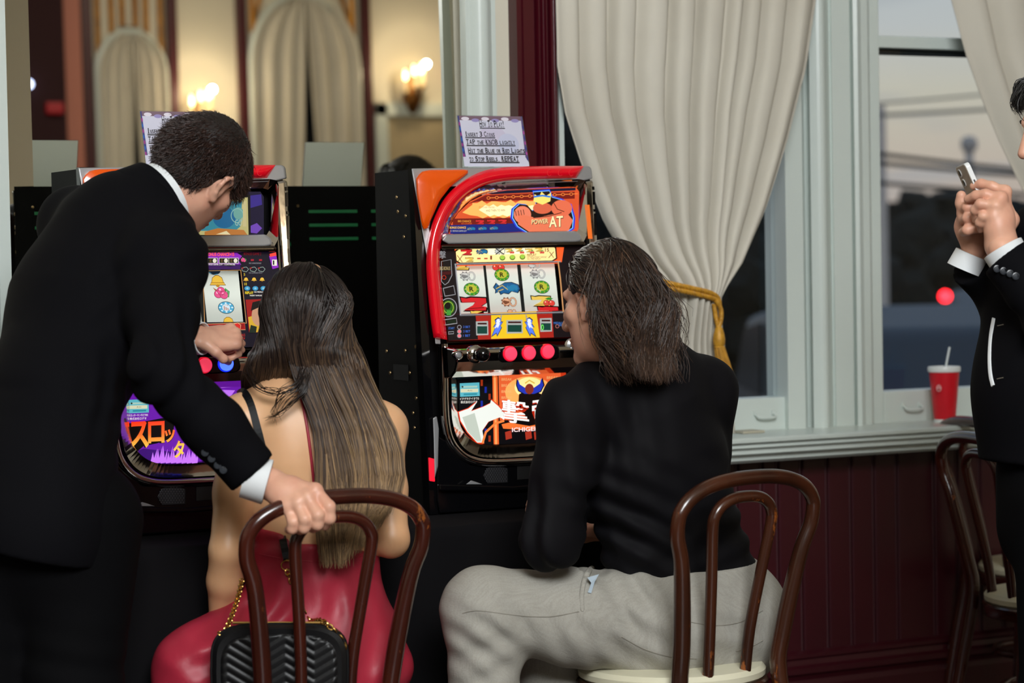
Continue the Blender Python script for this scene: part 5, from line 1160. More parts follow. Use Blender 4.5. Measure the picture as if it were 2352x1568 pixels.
def skin(sd, h):
    lo, hi = sd.bounds(); c = 4 * h; nc = np.ceil((hi - lo) / c).astype(int) + 1
    g = [lo[i] + c * (np.arange(nc[i]) + .5) for i in range(3)]
    G = np.stack(np.meshgrid(*g, indexing='ij'), -1).reshape(-1, 3)
    dc = np.concatenate([sd.ev(G[i:i + 400000]) for i in range(0, len(G), 400000)])
    act = np.abs(dc) < c * 1.5; A = act.reshape(nc)
    nf = nc * 4
    V = np.where(dc < 0, -1e3, 1e3).reshape(nc).astype(np.float32).repeat(4, 0).repeat(4, 1).repeat(4, 2)
    ii = np.argwhere(A) * 4; off = np.stack(np.meshgrid(*[np.arange(4)] * 3, indexing='ij'), -1).reshape(-1, 3)
    idx = (ii[:, None, :] + off[None]).reshape(-1, 3); X = lo + h * idx + h * .5
    vals = np.concatenate([sd.ev(X[i:i + 400000]) for i in range(0, len(X), 400000)])
    V[idx[:, 0], idx[:, 1], idx[:, 2]] = vals
    # surface nets over the active cells
    sel = (idx < nf - 1).all(1); I = idx[sel]
    cor = np.array([(i, j, k) for i in (0, 1) for j in (0, 1) for k in (0, 1)])
    vc = np.stack([V[I[:, 0] + q[0], I[:, 1] + q[1], I[:, 2] + q[2]] for q in cor], 1)
    sg = vc < 0; m = sg.any(1) & ~sg.all(1); I = I[m]; vc = vc[m]
    acc = np.zeros((len(I), 3)); cnt = np.zeros(len(I))
    for e0 in range(8):
        for ax in range(3):
            e1 = e0 ^ (4 >> ax)
            if e1 < e0: continue
            a, b = vc[:, e0], vc[:, e1]; x = (a < 0) != (b < 0); t = np.where(x, a / np.where(x, a - b, 1), 0)
            p = cor[e0] + t[:, None] * (cor[e1] - cor[e0]); acc[x] += p[x]; cnt[x] += 1
    P_ = lo + h * (I + acc / np.maximum(cnt, 1)[:, None]) + h * .5
    ids = -np.ones(nf, np.int32); ids[I[:, 0], I[:, 1], I[:, 2]] = np.arange(len(I))
    F_ = []
    for ax in range(3):
        u, w = [(1, 2), (2, 0), (0, 1)][ax]; e = np.zeros(3, int); e[ax] = 1; eu = np.zeros(3, int); eu[u] = 1; ew = np.zeros(3, int); ew[w] = 1
        ok = (I[:, u] > 0) & (I[:, w] > 0); J = I[ok]; K = J + e
        a = V[J[:, 0], J[:, 1], J[:, 2]] < 0; b = V[K[:, 0], K[:, 1], K[:, 2]] < 0; x = a != b; J = J[x]; a = a[x]
        gi = lambda Q: ids[Q[:, 0], Q[:, 1], Q[:, 2]]
        q = np.stack([gi(J - eu - ew), gi(J - ew), gi(J), gi(J - eu)], 1); q[~a] = q[~a][:, ::-1]
        F_.append(q[(q >= 0).all(1)])
    return P_, np.concatenate(F_)
def sculpt(name, sds, m, parent):
    """one or more solids (sdf, resolution) as one mesh object"""
    vs, fs, b = [], [], 0
    for sd, h in sds:
        v, f = skin(sd, h); vs.append(v); fs.append(f + b); b += len(v)
    return raw_mesh(name, np.concatenate(vs), np.concatenate(fs), m, parent, True)
def vnoise(seed):
    r = np.random.default_rng(seed); ks = r.normal(size=(7, 3)); ks /= np.linalg.norm(ks, axis=1)[:, None]; ph = r.uniform(0, 6.28, 7); fq = r.uniform(.7, 1.4, 7)
    return lambda X, f: sum(np.sin((X @ k_) * f * q_ + p_) for k_, q_, p_ in zip(ks, fq, ph)) / 7
def crease(p, d, wl, amp, n, along, spread, seed=0):
    """a fan of cloth folds near p: ridges running along d"""
    p = np.array(p); d = unit(d); s_ = unit(np.cross(d, n))
    def f(X):
        y = X - p; u = y @ d; v = y @ s_; e = np.exp(-(u / along) ** 2 - (v / spread) ** 2 - ((y @ unit(n)) / .12) ** 2)
        return amp * e * np.sin(6.283 * v / wl + 2.5 * np.sin(u / along + seed) + seed)
    return f

SKIN = mat('skin_fair', (222, 170, 144), .45, sss=.15, var=(18, .35, (200, 130, 108)), bump=(160, .10, .0008))
SKINW = mat('skin_warm', (226, 176, 132), .42, sss=.15, var=(10, .2, (200, 140, 100)), bump=(180, .06, .0006))
SUIT = mat('black_suit_wool', (8, 8, 12), .85, spec=.10, bump=(420, .2, .0006)); SUITT = mat('black_trouser_wool', (7, 7, 9), .85, spec=.08, bump=(420, .2, .0006))
SHIRTB = mat('black_cotton_shirt', (9, 8, 12), .75, spec=.16, bump=(300, .2, .0006))
SHIRTW = mat('white_cotton_shirt', (226, 230, 232), .7, bump=(300, .15, .0006))
LINEN = mat('grey_linen', (158, 155, 146), .85, spec=.2, var=(5, .3, (136, 132, 122))); weave(LINEN, 420, .0007, .6, .35, (182, 180, 172))
SATINR = mat('rose_red_satin', (172, 42, 62), .46, spec=.4, bump=(26, .22, .006), var=(4, .25, (140, 22, 42))); SHOE = mat('black_shoe_leather', (12, 11, 11), .3)
BLACKB = mat('black_button', (44, 48, 54), .3); HAIRBASE = mat('dark_hair_base', (24, 16, 13), .6)
EYEM = mat('eye_white', (225, 220, 214), .15); IRIS = mat('dark_iris', (40, 26, 18), .1)

def frame_of(f, roll=0.0, pitch=0.0):
    """head axes from a level facing direction, pitched down and rolled to its right"""
    h = unit([f[0], f[1], 0]); z = np.array([0, 0, 1.0]); r = np.cross(h, z)
    fwd = h * math.cos(pitch) - z * math.sin(pitch); up = h * math.sin(pitch) + z * math.cos(pitch)
    r2 = r * math.cos(roll) - up * math.sin(roll); up2 = up * math.cos(roll) + r * math.sin(roll)
    return np.stack([r2, fwd, up2], 1)     # columns: right, forward, up
def head_into(sd, c, R, s=1.0, female=False):
    T = lambda x, y, z: np.array(c) + R @ (np.array([x, y, z]) * s)
    sd.ell(T(0, -.012, .025), np.array([.073, .093, .088]) * s, R, .02)
    sd.ell(T(0, .028, -.045), np.array([.057, .060, .078]) * s, R, .03)
    for q in (-1, 1):
        sd.cap(T(q * .047, -.004, -.060), T(q * .012, .066, -.108), .021 * s, .017 * s, .02)
        sd.cap(T(q * .05, .046, -.020), T(q * .038, .066, -.022), .017 * s, .015 * s, .02)
        sd.cap(T(q * .012, .084, .022), T(q * .044, .069, .024), .009 * s, .008 * s, .014)
    sd.ell(T(0, .074, -.110), np.array([.017, .016, .014]) * s, R, .015)
    for q in (-1, 1): sd.ell(T(q * .031, .092, .0), np.array([.016, .011, .008]) * s, R, .012, 's')
    sd.cap(T(0, .088, .006), T(0, .113, -.036), .0085 * s, .0125 * s, .010)
    for q in (-1, 1): sd.ell(T(q * .0115, .098, -.041), np.array([.008, .011, .0075]) * s, R, .006)
    sd.ell(T(0, .087, -.070), np.array([.024, .011, .0065]) * s, R, .006); sd.ell(T(0, .085, -.081), np.array([.021, .011, .0075]) * s, R, .006)
    for q in (-1, 1):          # ears: bowl, rim and lobe
        sd.ell(T(q * .073, -.010, -.014), np.array([.009, .017, .028]) * s, R, .008)
        rim = [T(q * .071, .006, -.006), T(q * .079, .004, .012), T(q * .084, -.010, .019), T(q * .087, -.024, .010), T(q * .086, -.026, -.008), T(q * .080, -.018, -.026), T(q * .075, -.006, -.038)]
        sd.chain(rim, [.0045 * s, .005 * s, .0052 * s, .0052 * s, .005 * s, .0055 * s, .0075 * s], .004)
        sd.ell(T(q * .084, -.010, -.008), np.array([.005, .009, .012]) * s, R, .004, 's')
    return T
def face_parts(T, R, parent, hair_m):
    for q in (-1, 1):
        MB().lathe([(.0121 * math.sin(a), .0121 * -math.cos(a)) for a in np.linspace(.05, 3.09, 12)], T(q * .031, .0690, -.001), 16, axis=R @ np.array([0, 1.0, 0])).build('eyeball', EYEM, parent, smooth=True)
        MB().lathe([(.0056, .0), (.0056, .0012), (.001, .0016)], T(q * .031, .0690 + .0113, -.001), 14, axis=R @ np.array([0, 1.0, 0])).build('iris', IRIS, parent, smooth=True)
        for ax_ in ((0, .45, .89), (0, .50, -.86)): MB().lathe([(.0129 * math.sin(z_), .0129 * math.cos(z_)) for z_ in np.linspace(.02, 1.22, 9)], T(q * .031, .0690, -.001), 16, axis=R @ np.array(ax_), cap=False).build('eyelid', SKIN, parent, smooth=True)
        MB().tube([T(q * (.014 + .007 * k), .0925 - .0038 * k + .0, .0245 + .004 * math.sin(k * .8)) for k in range(6)], [.002, .0035, .0038, .0034, .0026, .0014], 7, flat=.6).build('eyebrow', hair_m, parent, smooth=True)

def hand_into(sd, W, f, n, side, curl, spread=0.0, thumb=None, s=1.0, k=.006):
    """hand at wrist W pointing along f, back facing n; side=+1 puts the thumb toward cross(f,n)*side.
    curl: four triples of joint bends (radians) from index to little finger; thumb: list of world points"""
    f = unit(f); n = unit(np.array(n) - f * (np.array(n) @ f)); t = np.cross(f, n) * side
    W = np.array(W, float); out = {}
    base = [(.034, .092), (.0115, .096), (-.011, .091), (-.031, .082)]; seg = [(.043, .026, .021), (.047, .030, .022), (.043, .028, .021), (.034, .021, .018)]; rr = [.0098, .0100, .0094, .0082]
    for i, ((bx, by), sg, r) in enumerate(zip(base, seg, rr)):
        K = W + (t * bx + f * by + n * (.004 - .003 * abs(i - 1.3))) * s
        sd.cap(W + t * bx * .55 * s + f * .006 * s - n * .002, K, .0165 * s, .0125 * s, .012, n=n, q=.85)
        d = unit(f + t * (1.5 - i) * (.06 + spread)); p = K; a = 0.0; pts = [K]
        for j in range(3):
            a += curl[i][j]; dd = d * math.cos(a) - n * math.sin(a); p2 = p + dd * sg[j] * s
            sd.cap(p, p2, r * s * (1 - .07 * j), r * s * (.95 - .09 * j), .004 if j else .007); p = p2; pts.append(p)
        sd.ell(K + n * .003, np.array([.0105, .0105, .0105]) * s, None, .01)
        out[i] = pts
    sd.cap(W + t * .022 * s + f * .02 * s - n * .006 * s, W + t * .034 * s + f * .06 * s - n * .006 * s, .017 * s, .012 * s, .012)
    sd.cap(W - t * .024 * s + f * .02 * s - n * .006 * s, W - t * .028 * s + f * .06 * s - n * .004 * s, .015 * s, .012 * s, .012)
    if thumb is None: thumb = [W + (t * .026 + f * .022 - n * .008) * s, W + (t * .052 + f * .058 - n * .016) * s, W + (t * .060 + f * .088 - n * .022) * s, W + (t * .058 + f * .112 - n * .030) * s]
    sd.chain(thumb, [.0165 * s, .0125 * s, .0108 * s, .0085 * s], .006); out['t'] = thumb
    sd.cap(W - f * .05 * s, W + f * .012 * s, .026 * s, .025 * s, .015, n=n, q=.72)
    return out
NAIL = mat('fingernail', (226, 176, 156), .25)
def nail(parent, tip, d, n, w=.0055):
    d = unit(d); n = unit(np.array(n) - d * (np.array(n) @ d)); s_ = np.cross(d, n); m = MB(); v = []
    for i in range(5):
        for j in range(5):
            u = (i / 4 - .5) * 2; q = (j / 4 - .5) * 2; v.append(tip + d * (q * .0065) + s_ * (u * w * (1 - .15 * q * q)) + n * (.0078 - .0022 * u * u))
    m.add(v, [[i * 5 + j, i * 5 + j + 1, (i + 1) * 5 + j + 1, (i + 1) * 5 + j] for i in range(4) for j in range(4)]); return m.build('fingernail', NAIL, parent, smooth=True)

def strands(name, PTS, rad, m, parent, tint=None, sides=3):
    """PTS (N,S,3) polylines, rad (S,) or (N,S): thin tapered locks as one mesh"""
    N_, S_, _ = PTS.shape; R_ = np.broadcast_to(rad, (N_, S_))
    t = np.gradient(PTS, axis=1); t /= np.linalg.norm(t, axis=2, keepdims=True) + 1e-9
    ref = np.broadcast_to(np.array([.3, .9, .2]), t.shape); n1 = np.cross(t, ref); n1 /= np.linalg.norm(n1, axis=2, keepdims=True) + 1e-9; n2 = np.cross(t, n1)
    V = np.stack([PTS + R_[..., None] * (math.cos(6.2832 * k / sides) * n1 + math.sin(6.2832 * k / sides) * n2) for k in range(sides)], 2)   # N,S,sides,3
    i = np.arange(N_)[:, None, None] * S_ * sides; j = np.arange(S_ - 1)[None, :, None] * sides; k = np.arange(sides)[None, None, :]; k2 = (k + 1) % sides
    F_ = np.stack(np.broadcast_arrays(i + j + k, i + j + k2, i + j + sides + k2, i + j + sides + k), -1).reshape(-1, 4)
    o = raw_mesh(name, V.reshape(-1, 3), F_, m, parent, True)
    if tint is not None:
        ca = o.data.color_attributes.new('tint', 'FLOAT_COLOR', 'POINT')
        c = np.concatenate([np.broadcast_to(tint[:, :, None, :], (N_, S_, sides, 3)), np.ones((N_, S_, sides, 1))], -1).reshape(-1, 4)
        ca.data.foreach_set('color', c.astype(np.float32).ravel())
    return o
HAIR = mat('hair_strands', (40, 28, 22), .38, spec=.55, vcol=True)
def linc(c): return np.array(lin(c)[:3])
def catmull(ctrl, S_):
    """ctrl (N,K,3) -> (N,S,3) smooth"""
    N_, K_, _ = ctrl.shape; out = np.zeros((N_, S_, 3)); tt = np.linspace(0, K_ - 1 - 1e-6, S_)
    for s_, t in enumerate(tt):
        i = int(t); f = t - i; p0 = ctrl[:, max(i - 1, 0)]; p1 = ctrl[:, i]; p2 = ctrl[:, i + 1]; p3 = ctrl[:, min(i + 2, K_ - 1)]
        out[:, s_] = .5 * (2 * p1 + (-p0 + p2) * f + (2 * p0 - 5 * p1 + 4 * p2 - p3) * f * f + (-p0 + 3 * p1 - 3 * p2 + p3) * f ** 3)
    return out
def scalp(n, cond, seed):
    r = np.random.default_rng(seed); out = []
    while sum(len(o) for o in out) < n:
        d = r.normal(size=(n * 2, 3)); d /= np.linalg.norm(d, axis=1)[:, None]; p = d * np.array([.076, .096, .091]) + np.array([0, -.012, .025]); out.append(np.c_[p, d][cond(p, d)])
    q = np.concatenate(out)[:n]; return q[:, :3], q[:, 3:]
def collar(c, ax, fwd, r, h, m, name, parent, flare=1.05, th=.004, tilt=0.0):
    ax = unit(ax); f = unit(np.array(fwd) - ax * (np.array(fwd) @ ax)); s_ = np.cross(ax, f); v = []; n = 40
    for q, (hh, rr) in enumerate(((0, 1.0), (h, .93), (h * 1.02, .93 + th / r), (0, flare + th / r), (-.012, flare * 1.05))):
        for k in range(n):
            a = 6.2832 * k / n; back = .5 - .5 * math.cos(a); fz = 1 - .55 * (.5 + .5 * math.cos(a))
            v.append(np.array(c) + ax * (hh * fz - tilt * math.cos(a)) + rr * r * (math.cos(a) * f * 1.05 + math.sin(a) * s_))
    f_ = [[i * n + k, i * n + (k + 1) % n, (i + 1) * n + (k + 1) % n, (i + 1) * n + k] for i in range(4) for k in range(n)]
    o = MB().add(v, f_).build(name, m, parent, smooth=True); return o
def cuff(a, b, ra, rb, m, name, parent, n=None, q=1.0):
    ax = unit(np.array(b) - np.array(a)); L_ = np.linalg.norm(np.array(b) - np.array(a)); h = unit(n) if n is not None else unit(np.cross(ax, [0.3, .2, 1])); h = unit(h - ax * (h @ ax)); s_ = np.cross(ax, h); v = []; K = 32
    prof = [(0, ra), (L_ * .5, (ra + rb) / 2), (L_, rb), (L_ + .001, rb - .003), (L_ * .5, (ra + rb) / 2 - .004)]
    for d, r in prof:
        for k in range(K): an = 6.2832 * k / K; v.append(np.array(a) + ax * d + r * (q * math.cos(an) * h + math.sin(an) * s_))
    return MB().add(v, [[i * K + k, i * K + (k + 1) % K, (i + 1) * K + (k + 1) % K, (i + 1) * K + k] for i in range(4) for k in range(K)]).build(name, m, parent, smooth=True)
def button(p, n, r, parent):
    MB().lathe([(r * .3, .0012), (r * .62, .001), (r * .75, .0026), (r, .0022), (r, 0)], p, 18, axis=n).build('button', BLACKB, parent, smooth=True)
def shoe(p, f, parent):
    s = Sdf(); f = unit([f[0], f[1], 0]); p = np.array([p[0], p[1], 0]); z = np.array([0, 0, 1.0])
    s.cap(p - f * .05 + z * .045, p + f * .06 + z * .04, .043, .045, .03); s.cap(p + f * .06 + z * .036, p + f * .17 + z * .03, .046, .03, .03); s.cap(p - f * .03 + z * .07, p - f * .02 + z * .11, .042, .045, .03); s.cut(p, -z, .003)
    return sculpt('shoe', [(s, .009)], SHOE, parent)

def groom(n, cond, seed, flow, tipz, grav, lift, steps=34, ds=.0075, S_=16, ells=(), jit=.12):
    """strands combed over the head in head axes; each ends when it falls below its own tip height"""
    p, d = scalp(n, cond, seed); r = np.random.default_rng(seed + 9); lay = r.random(n); tz = tipz(p, r)
    E_ = [((0, -.012, .025), (.078, .098, .093))] + list(ells); q = p.copy(); dr = None; H = [q * .985]; jx = r.normal(size=p.shape) * jit; alive = np.ones(n, bool); L_ = np.zeros(n)
    for k in range(steps):
        t = flow(q, p) + jx; c0 = np.array(E_[0][0]); nn = (q - c0) / np.array(E_[0][1]) ** 2; nn /= np.linalg.norm(nn, axis=1)[:, None]
        t = t - nn * np.clip((t * nn).sum(1), None, 0)[:, None]; t /= np.linalg.norm(t, axis=1)[:, None] + 1e-9
        t = t * (1 - grav) + np.array([0, 0, -1.0]) * grav; t /= np.linalg.norm(t, axis=1)[:, None] + 1e-9
        dr = t if dr is None else dr * .6 + t * .4; dr /= np.linalg.norm(dr, axis=1)[:, None] + 1e-9
        q = np.where(alive[:, None], q + dr * ds, q)
        off = 1 + (lift * (.25 + lay) * min(1, (k + 1) / 5))
        for c, rad in E_:
            c = np.array(c); e = np.linalg.norm((q - c) / (np.array(rad) * off[:, None]), axis=1); fx = np.where(e < 1, 1 / np.maximum(e, 1e-3), 1); q = c + (q - c) * fx[:, None]
        H.append(q.copy()); alive &= q[:, 2] > tz
    ok = (np.abs(np.stack(H, 1)).max((1, 2)) < .32); P_ = np.stack(H, 1)[ok]; p = p[ok]; lay = lay[ok]; n = len(p); seg = np.linalg.norm(np.diff(P_, axis=1), axis=2); cum = np.concatenate([np.zeros((n, 1)), np.cumsum(seg, 1)], 1); out = np.zeros((n, S_, 3))
    for s_ in range(S_):
        tgt = cum[:, -1] * s_ / (S_ - 1); i = np.clip((cum < tgt[:, None]).sum(1) - 1, 0, steps - 1); a0 = cum[np.arange(n), i]; a1 = cum[np.arange(n), i + 1]; f_ = np.clip((tgt - a0) / np.maximum(a1 - a0, 1e-6), 0, 1)
        out[:, s_] = P_[np.arange(n), i] * (1 - f_)[:, None] + P_[np.arange(n), i + 1] * f_[:, None]
    return out, p, lay, r
# ------------------------------------------------------------------ the standing man in the black suit
A = atD
manM = empty('person', A(85, 1990, 4.75) * np.array([1, 1, 0])); tag(manM, 'standing man in a black suit leaning over, pressing a button and gripping the chair', 'person')
pel, waist, chest, shc, nb = A(80, 1130, 4.74), A(108, 960, 4.80), A(195, 720, 4.93), A(272, 562, 4.99), A(366, 460, 5.02)
RS, LS = A(374, 600, 4.84), A(178, 518, 5.12)
RE, RW = A(372, 852, 4.67), A(612, 1108, 4.71)
LE, LW = A(285, 775, 5.25), A(452, 776, 5.17)
faceM = imdir(.42, .91)
RM = frame_of(faceM, math.radians(27), math.radians(30)); hc_ = A(464, 398, 5.06)
side = unit(RS - LS); fwdM = unit(np.cross([0, 0, 1.0], side)); 
# jacket
j = Sdf()
j.cap(pel, waist, .170, .160, .05, n=fwdM, q=.78); j.cap(waist, chest, .160, .185, .05, n=fwdM, q=.74); j.cap(chest, shc, .185, .150, .05, n=fwdM, q=.74)
j.cap(shc, nb, .13, .072, .05); j.cap(LS, RS, .078, .078, .05); j.cap(RS, A(368, 470, 5.0), .07, .06, .06)
j.cap(pel, pel + (pel - waist) * .55, .172, .178, .05, n=fwdM, q=.84)
j.chain([RS, (RS + RE) / 2, RE], [.080, .067, .057], .03); j.chain([RE, RE * .5 + RW * .5, A(577, 1082, 4.705)], [.057, .057, .0545], .03)
j.chain([LS, LE], [.078, .06], .03); j.chain([LE, A(436, 776, 5.18)], [.06, .046], .03)
hem = A(285, 1312, 4.7); j.cut(A(140, 1268, 4.74), unit(np.array([0, 0, -1.0]) * .95 + _r0 * -.24), .006, .6)
j.cut(A(567, 1098, 4.705), unit(RW - RE), .003, .16)
j.cut(A(441, 776, 5.18), unit(LW - LE), .003, .13)
j.cut(nb + unit(hc_ - shc) * .005, unit(hc_ - shc) , .01, .16)
nz_ = vnoise(3)
j.disp += [lambda X: .0025 * nz_(X, 22), lambda X: .0012 * nz_(X, 55), crease(RE, RE - RS, .05, .007, _r0 - _f0, .10, .10, 1), crease(RS * .6 + chest * .4, [0, 0, 1], .07, .005, -_f0, .12, .10, 2), crease(waist, _r0, .06, .005, -_f0, .2, .10, 4), crease(A(330, 640, 4.85), _r0 + np.array([0, 0, .7]), .06, .006, -_f0, .15, .08, 2)]
body = Sdf()
body.chain([pel, waist, chest, shc, nb], [.11, .10, .11, .09, .055], .04); body.cap(LS, RS, .045, .045, .04)
body.chain([RS, RE, RW], [.055, .045, .03], .03); body.chain([LS, LE, LW], [.055, .045, .03], .03)
fR, fL = A(150, 2230, 4.72) * np.array([1, 1, 0]), A(-60, 2180, 4.70) * np.array([1, 1, 0])
hipR, hipL = pel + _r0 * .085 - np.array([0, 0, .06]), pel - _r0 * .085 - np.array([0, 0, .06])
knR, knL = A(165, 1600, 4.70), A(-40, 1600, 4.72)
for hp_, kn, ft in ((hipR, knR, fR), (hipL, knL, fL)): body.chain([hp_, kn, ft + [0, 0, .09]], [.085, .055, .04], .03)
head = Sdf(); TM = head_into(head, hc_, RM); head.cap(TM(0, -.028, -.055), nb + unit(hc_ - nb) * -.02, .055, .066, .03); head.cap(TM(0, -.005, -.07), nb + fwdM * .03, .050, .055, .03)
# right hand over the hoop
handR = Sdf(); Wr = A(622, 1112, 4.708)
FG = [[(724, 1127, 4.672), (756, 1163, 4.652), (757, 1190, 4.655), (746, 1207, 4.672)], [(706, 1144, 4.660), (730, 1182, 4.640), (729, 1204, 4.645), (718, 1213, 4.668)], [(683, 1156, 4.658), (700, 1192, 4.640), (698, 1212, 4.646), (688, 1217, 4.668)], [(660, 1163, 4.662), (673, 1198, 4.648), (671, 1214, 4.653), (663, 1216, 4.672)]]
for g, r_ in zip(FG, (.0125, .0125, .0120, .0110)):
    Q = [A(*q) for q in g]; handR.cap(Wr * .55 + Q[0] * .45, Q[0], .0200, r_ * 1.12, .012); handR.cap(Wr, Wr * .55 + Q[0] * .45, .022, .0205, .014)
    handR.chain(Q, [r_, r_ * .97, r_ * .92, r_ * .78], .005); handR.ell(Q[0] - FW * .003 + UP * .002, np.array([.0125] * 3), None, .01)
handR.chain([Wr + UP * .006, A(668, 1116, 4.745), A(706, 1126, 4.765), A(726, 1142, 4.76)], [.02, .016, .0125, .010], .010)
handR.cap(A(585, 1098, 4.70), Wr, .026, .027, .015, n=FW, q=.8)
# left hand: thumb down on the blue button
bl = fl[2]; Wl = A(466, 777, 5.16)
handL = Sdf(); tipT = bl + np.array([0, -.018, .004])
fL_ = unit(A(536, 774, 5.20) - Wl)
hL = hand_into(handL, Wl, fL_, unit(UP * .75 - FW * .66 + RT * .1), -1, [(.80, 1.25, .6), (.9, 1.4, .7), (1.0, 1.4, .7), (1.1, 1.4, .7)], .0,
               thumb=[A(476, 792, 5.145), A(496, 808, 5.14), A(513, 824, 5.15), tipT], s=.84)
bm_ = sculpt('body', [(body, .010), (head, .0036), (handR, .0026), (handL, .0026)], SKIN, manM)
nail(bm_, tipT + np.array([0, 0, .0]), tipT - A(512, 822, 5.15), UP * .6 - FW * .7)
sculpt('jacket', [(j, .0055)], SUIT, manM)
ax = unit(hc_ - (nb * .6 + shc * .4)); 
collar(nb - ax * .020 , ax, faceM, .074, .052, SHIRTW, 'shirt_collar', manM, 1.04)
collar(nb - ax * .040, ax, faceM, .088, .054, SUIT, 'jacket_collar', manM, 1.10, .006)
cuff(A(562, 1093, 4.705), A(614, 1107, 4.708), .047, .050, SHIRTW, 'shirt_cuff', manM, n=UP, q=.9)
cuff(A(436, 777, 5.172), A(466, 777, 5.158), .0345, .0355, SHIRTW, 'shirt_cuff', manM)
for px, py in ((471, 1039), (486, 1053), (500, 1068), (513, 1079)):
    q = A(px, py, 4.40)
    for _ in range(300):
        if j.ev(q[None])[0] < .0012: break
        q = q + ray(px, py) * .002
    button(q, -FW, .0072, manM)
tr = Sdf()
for hp_, kn, ft in ((hipR, knR, fR), (hipL, knL, fL)): tr.chain([hp_, kn, ft + [0, 0, .05]], [.125, .092, .085], .03)
tr.cap(pel, pel - [0, 0, .1], .155, .165, .04, n=fwdM, q=.8); tr.cut(waist, [0, 0, 1.0], .005)
tr.disp += [lambda X: .003 * nz_(X, 18), crease(knR, _r0, .06, .006, -_f0, .1, .12, 3)]
sculpt('trousers', [(tr, .009)], SUITT, manM)
for ft in (fR, fL): shoe(ft, faceM, manM)
face_parts(TM, RM, bm_, HAIRBASE)
def cap_hair(T, R, parent, m, seed, n, length, cond, flow, cols, wave=0.0, rad=.0011, lift=.008, base=True, S_=7):
    """combed short or medium hair: roots on the scalp, combed along flow(p) in head axes"""
    p, d = scalp(n, cond, seed); r = np.random.default_rng(seed + 1); K_ = 5; ctrl = np.zeros((n, K_, 3)); L_ = length(p) * r.uniform(.75, 1.15, n)
    q = p.copy(); ctrl[:, 0] = q * .985
    for k in range(1, K_):
        g = flow(q) + r.normal(size=q.shape) * .16; c0 = np.array([0, -.012, .025]); nn = (q - c0) / np.array([.076, .096, .091]) ** 2; nn /= np.linalg.norm(nn, axis=1)[:, None]
        g -= nn * np.minimum(0, (g * nn).sum(1))[:, None]; g /= np.linalg.norm(g, axis=1)[:, None]
        q = q + g * (L_ / (K_ - 1))[:, None] + nn * lift / (K_ - 1)
        e = (q - c0) / np.array([.078, .098, .093]); inside = np.linalg.norm(e, axis=1); fix = np.maximum(1, 1.02 / np.maximum(inside, 1e-6)); q = c0 + (q - c0) * fix[:, None]
        ctrl[:, k] = q
    P_ = catmull(ctrl, S_); 
    if wave: ph = r.uniform(0, 6.28, n)[:, None]; u = np.linspace(0, 1, S_)[None]; P_ += (wave * u * np.sin(u * 9 + ph))[..., None] * r.normal(size=(n, 1, 3))
    Wd = np.array([T(0, 0, 0)]) + P_ @ (R.T)
    u = np.linspace(0, 1, S_); rr_ = rad * (1.0 - .85 * u ** 2)
    c = np.array([linc(x) for x in cols]); w = r.random(n)[:, None, None]; tint = c[0] * (1 - w) + c[1] * w; tint = np.broadcast_to(tint, (n, S_, 3))
    return strands('hair', Wd, rr_, m, parent, tint)
# hair cap under the strands, then short combed hair
def hair_base(T, R, pts, parent, h=.005):
    s = Sdf()
    for c, r_ in pts: s.ell(T(*c), np.array(r_), R, .02)
    return s
hb_ = hair_base(TM, RM, [((0, -.017, .035), (.0800, .0990, .092)), ((0, -.055, -.018), (.065, .052, .058))], manM)
hb_.cut(TM(0, .062, .062), RM @ unit([0, .85, -.5]), .01); hb_.cut(TM(0, .0, -.058), RM @ unit([0, .30, -1.0]), .01)
for q in (-1, 1): hb_.ell(TM(q * .082, .006, -.02), np.array([.020, .030, .036]), RM, .006, 's')
sculpt('hair_cap', [(hb_, .004)], HAIRBASE, manM)
condM = lambda p, d: (p[:, 2] > -.062 + np.maximum(0, p[:, 1] + .02) * 1.0) & ~((np.abs(p[:, 0]) > .052) & (np.abs(p[:, 1] + .004) < .036) & (p[:, 2] < .03)) & (p[:, 1] < .072)
flowM = lambda q: np.stack([q[:, 0] * 3 - .25, -.25 + .9 * (q[:, 1] > .02) * 1.0 - 6 * np.maximum(0, -q[:, 1] - .03) * .0, -.55 - 4 * np.maximum(0, .02 - q[:, 2]) + 3 * np.maximum(0, q[:, 2] - .08)], 1)
cap_hair(TM, RM, manM, HAIR, 21, 9000, lambda p: .024 + .018 * np.clip((p[:, 2] + .02) / .1, 0, 1), condM, flowM, [(30, 19, 16), (74, 49, 40)], .002, .0011, .010)

# ------------------------------------------------------------------ the woman in the red satin dress
AW = lambda x, y, d_: A(x, y, d_ + .06)
wom = empty('person', AW(725, 2100, 4.98) * np.array([1, 1, 0])); tag(wom, 'seated woman with long hair in a backless rose red satin dress', 'person')
wpel, wwst, wch, wnb = AW(722, 1475, 4.98), AW(722, 1285, 4.97), AW(712, 1060, 4.97), AW(712, 905, 4.97)
wLS, wRS = AW(556, 968, 4.92), AW(876, 985, 5.02); wLE, wRE = AW(522, 1262, 4.88), AW(898, 1238, 4.97); wLW, wRW = AW(508, 1440, 4.96), AW(842, 1210, 5.14)
wf_ = imdir(-.30, .95); RWm = frame_of(wf_, math.radians(-3), math.radians(12)); wh = AW(704, 742, 4.96)
bd = unit(np.cross([0, 0, 1.0], unit(wRS - wLS)))
b = Sdf()
b.cap(wpel, wwst, .158, .118, .05, n=bd, q=.74); b.cap(wwst, wch, .118, .135, .05, n=bd, q=.74); b.cap(wch, wnb * .75 + wch * .25, .135, .11, .05, n=bd, q=.66); b.cap(wnb * .8 + wch * .2, wnb, .07, .05, .05)
b.cap(wLS, wRS, .046, .046, .05); b.cap(wnb, wLS, .045, .042, .05); b.cap(wnb, wRS, .045, .042, .05)
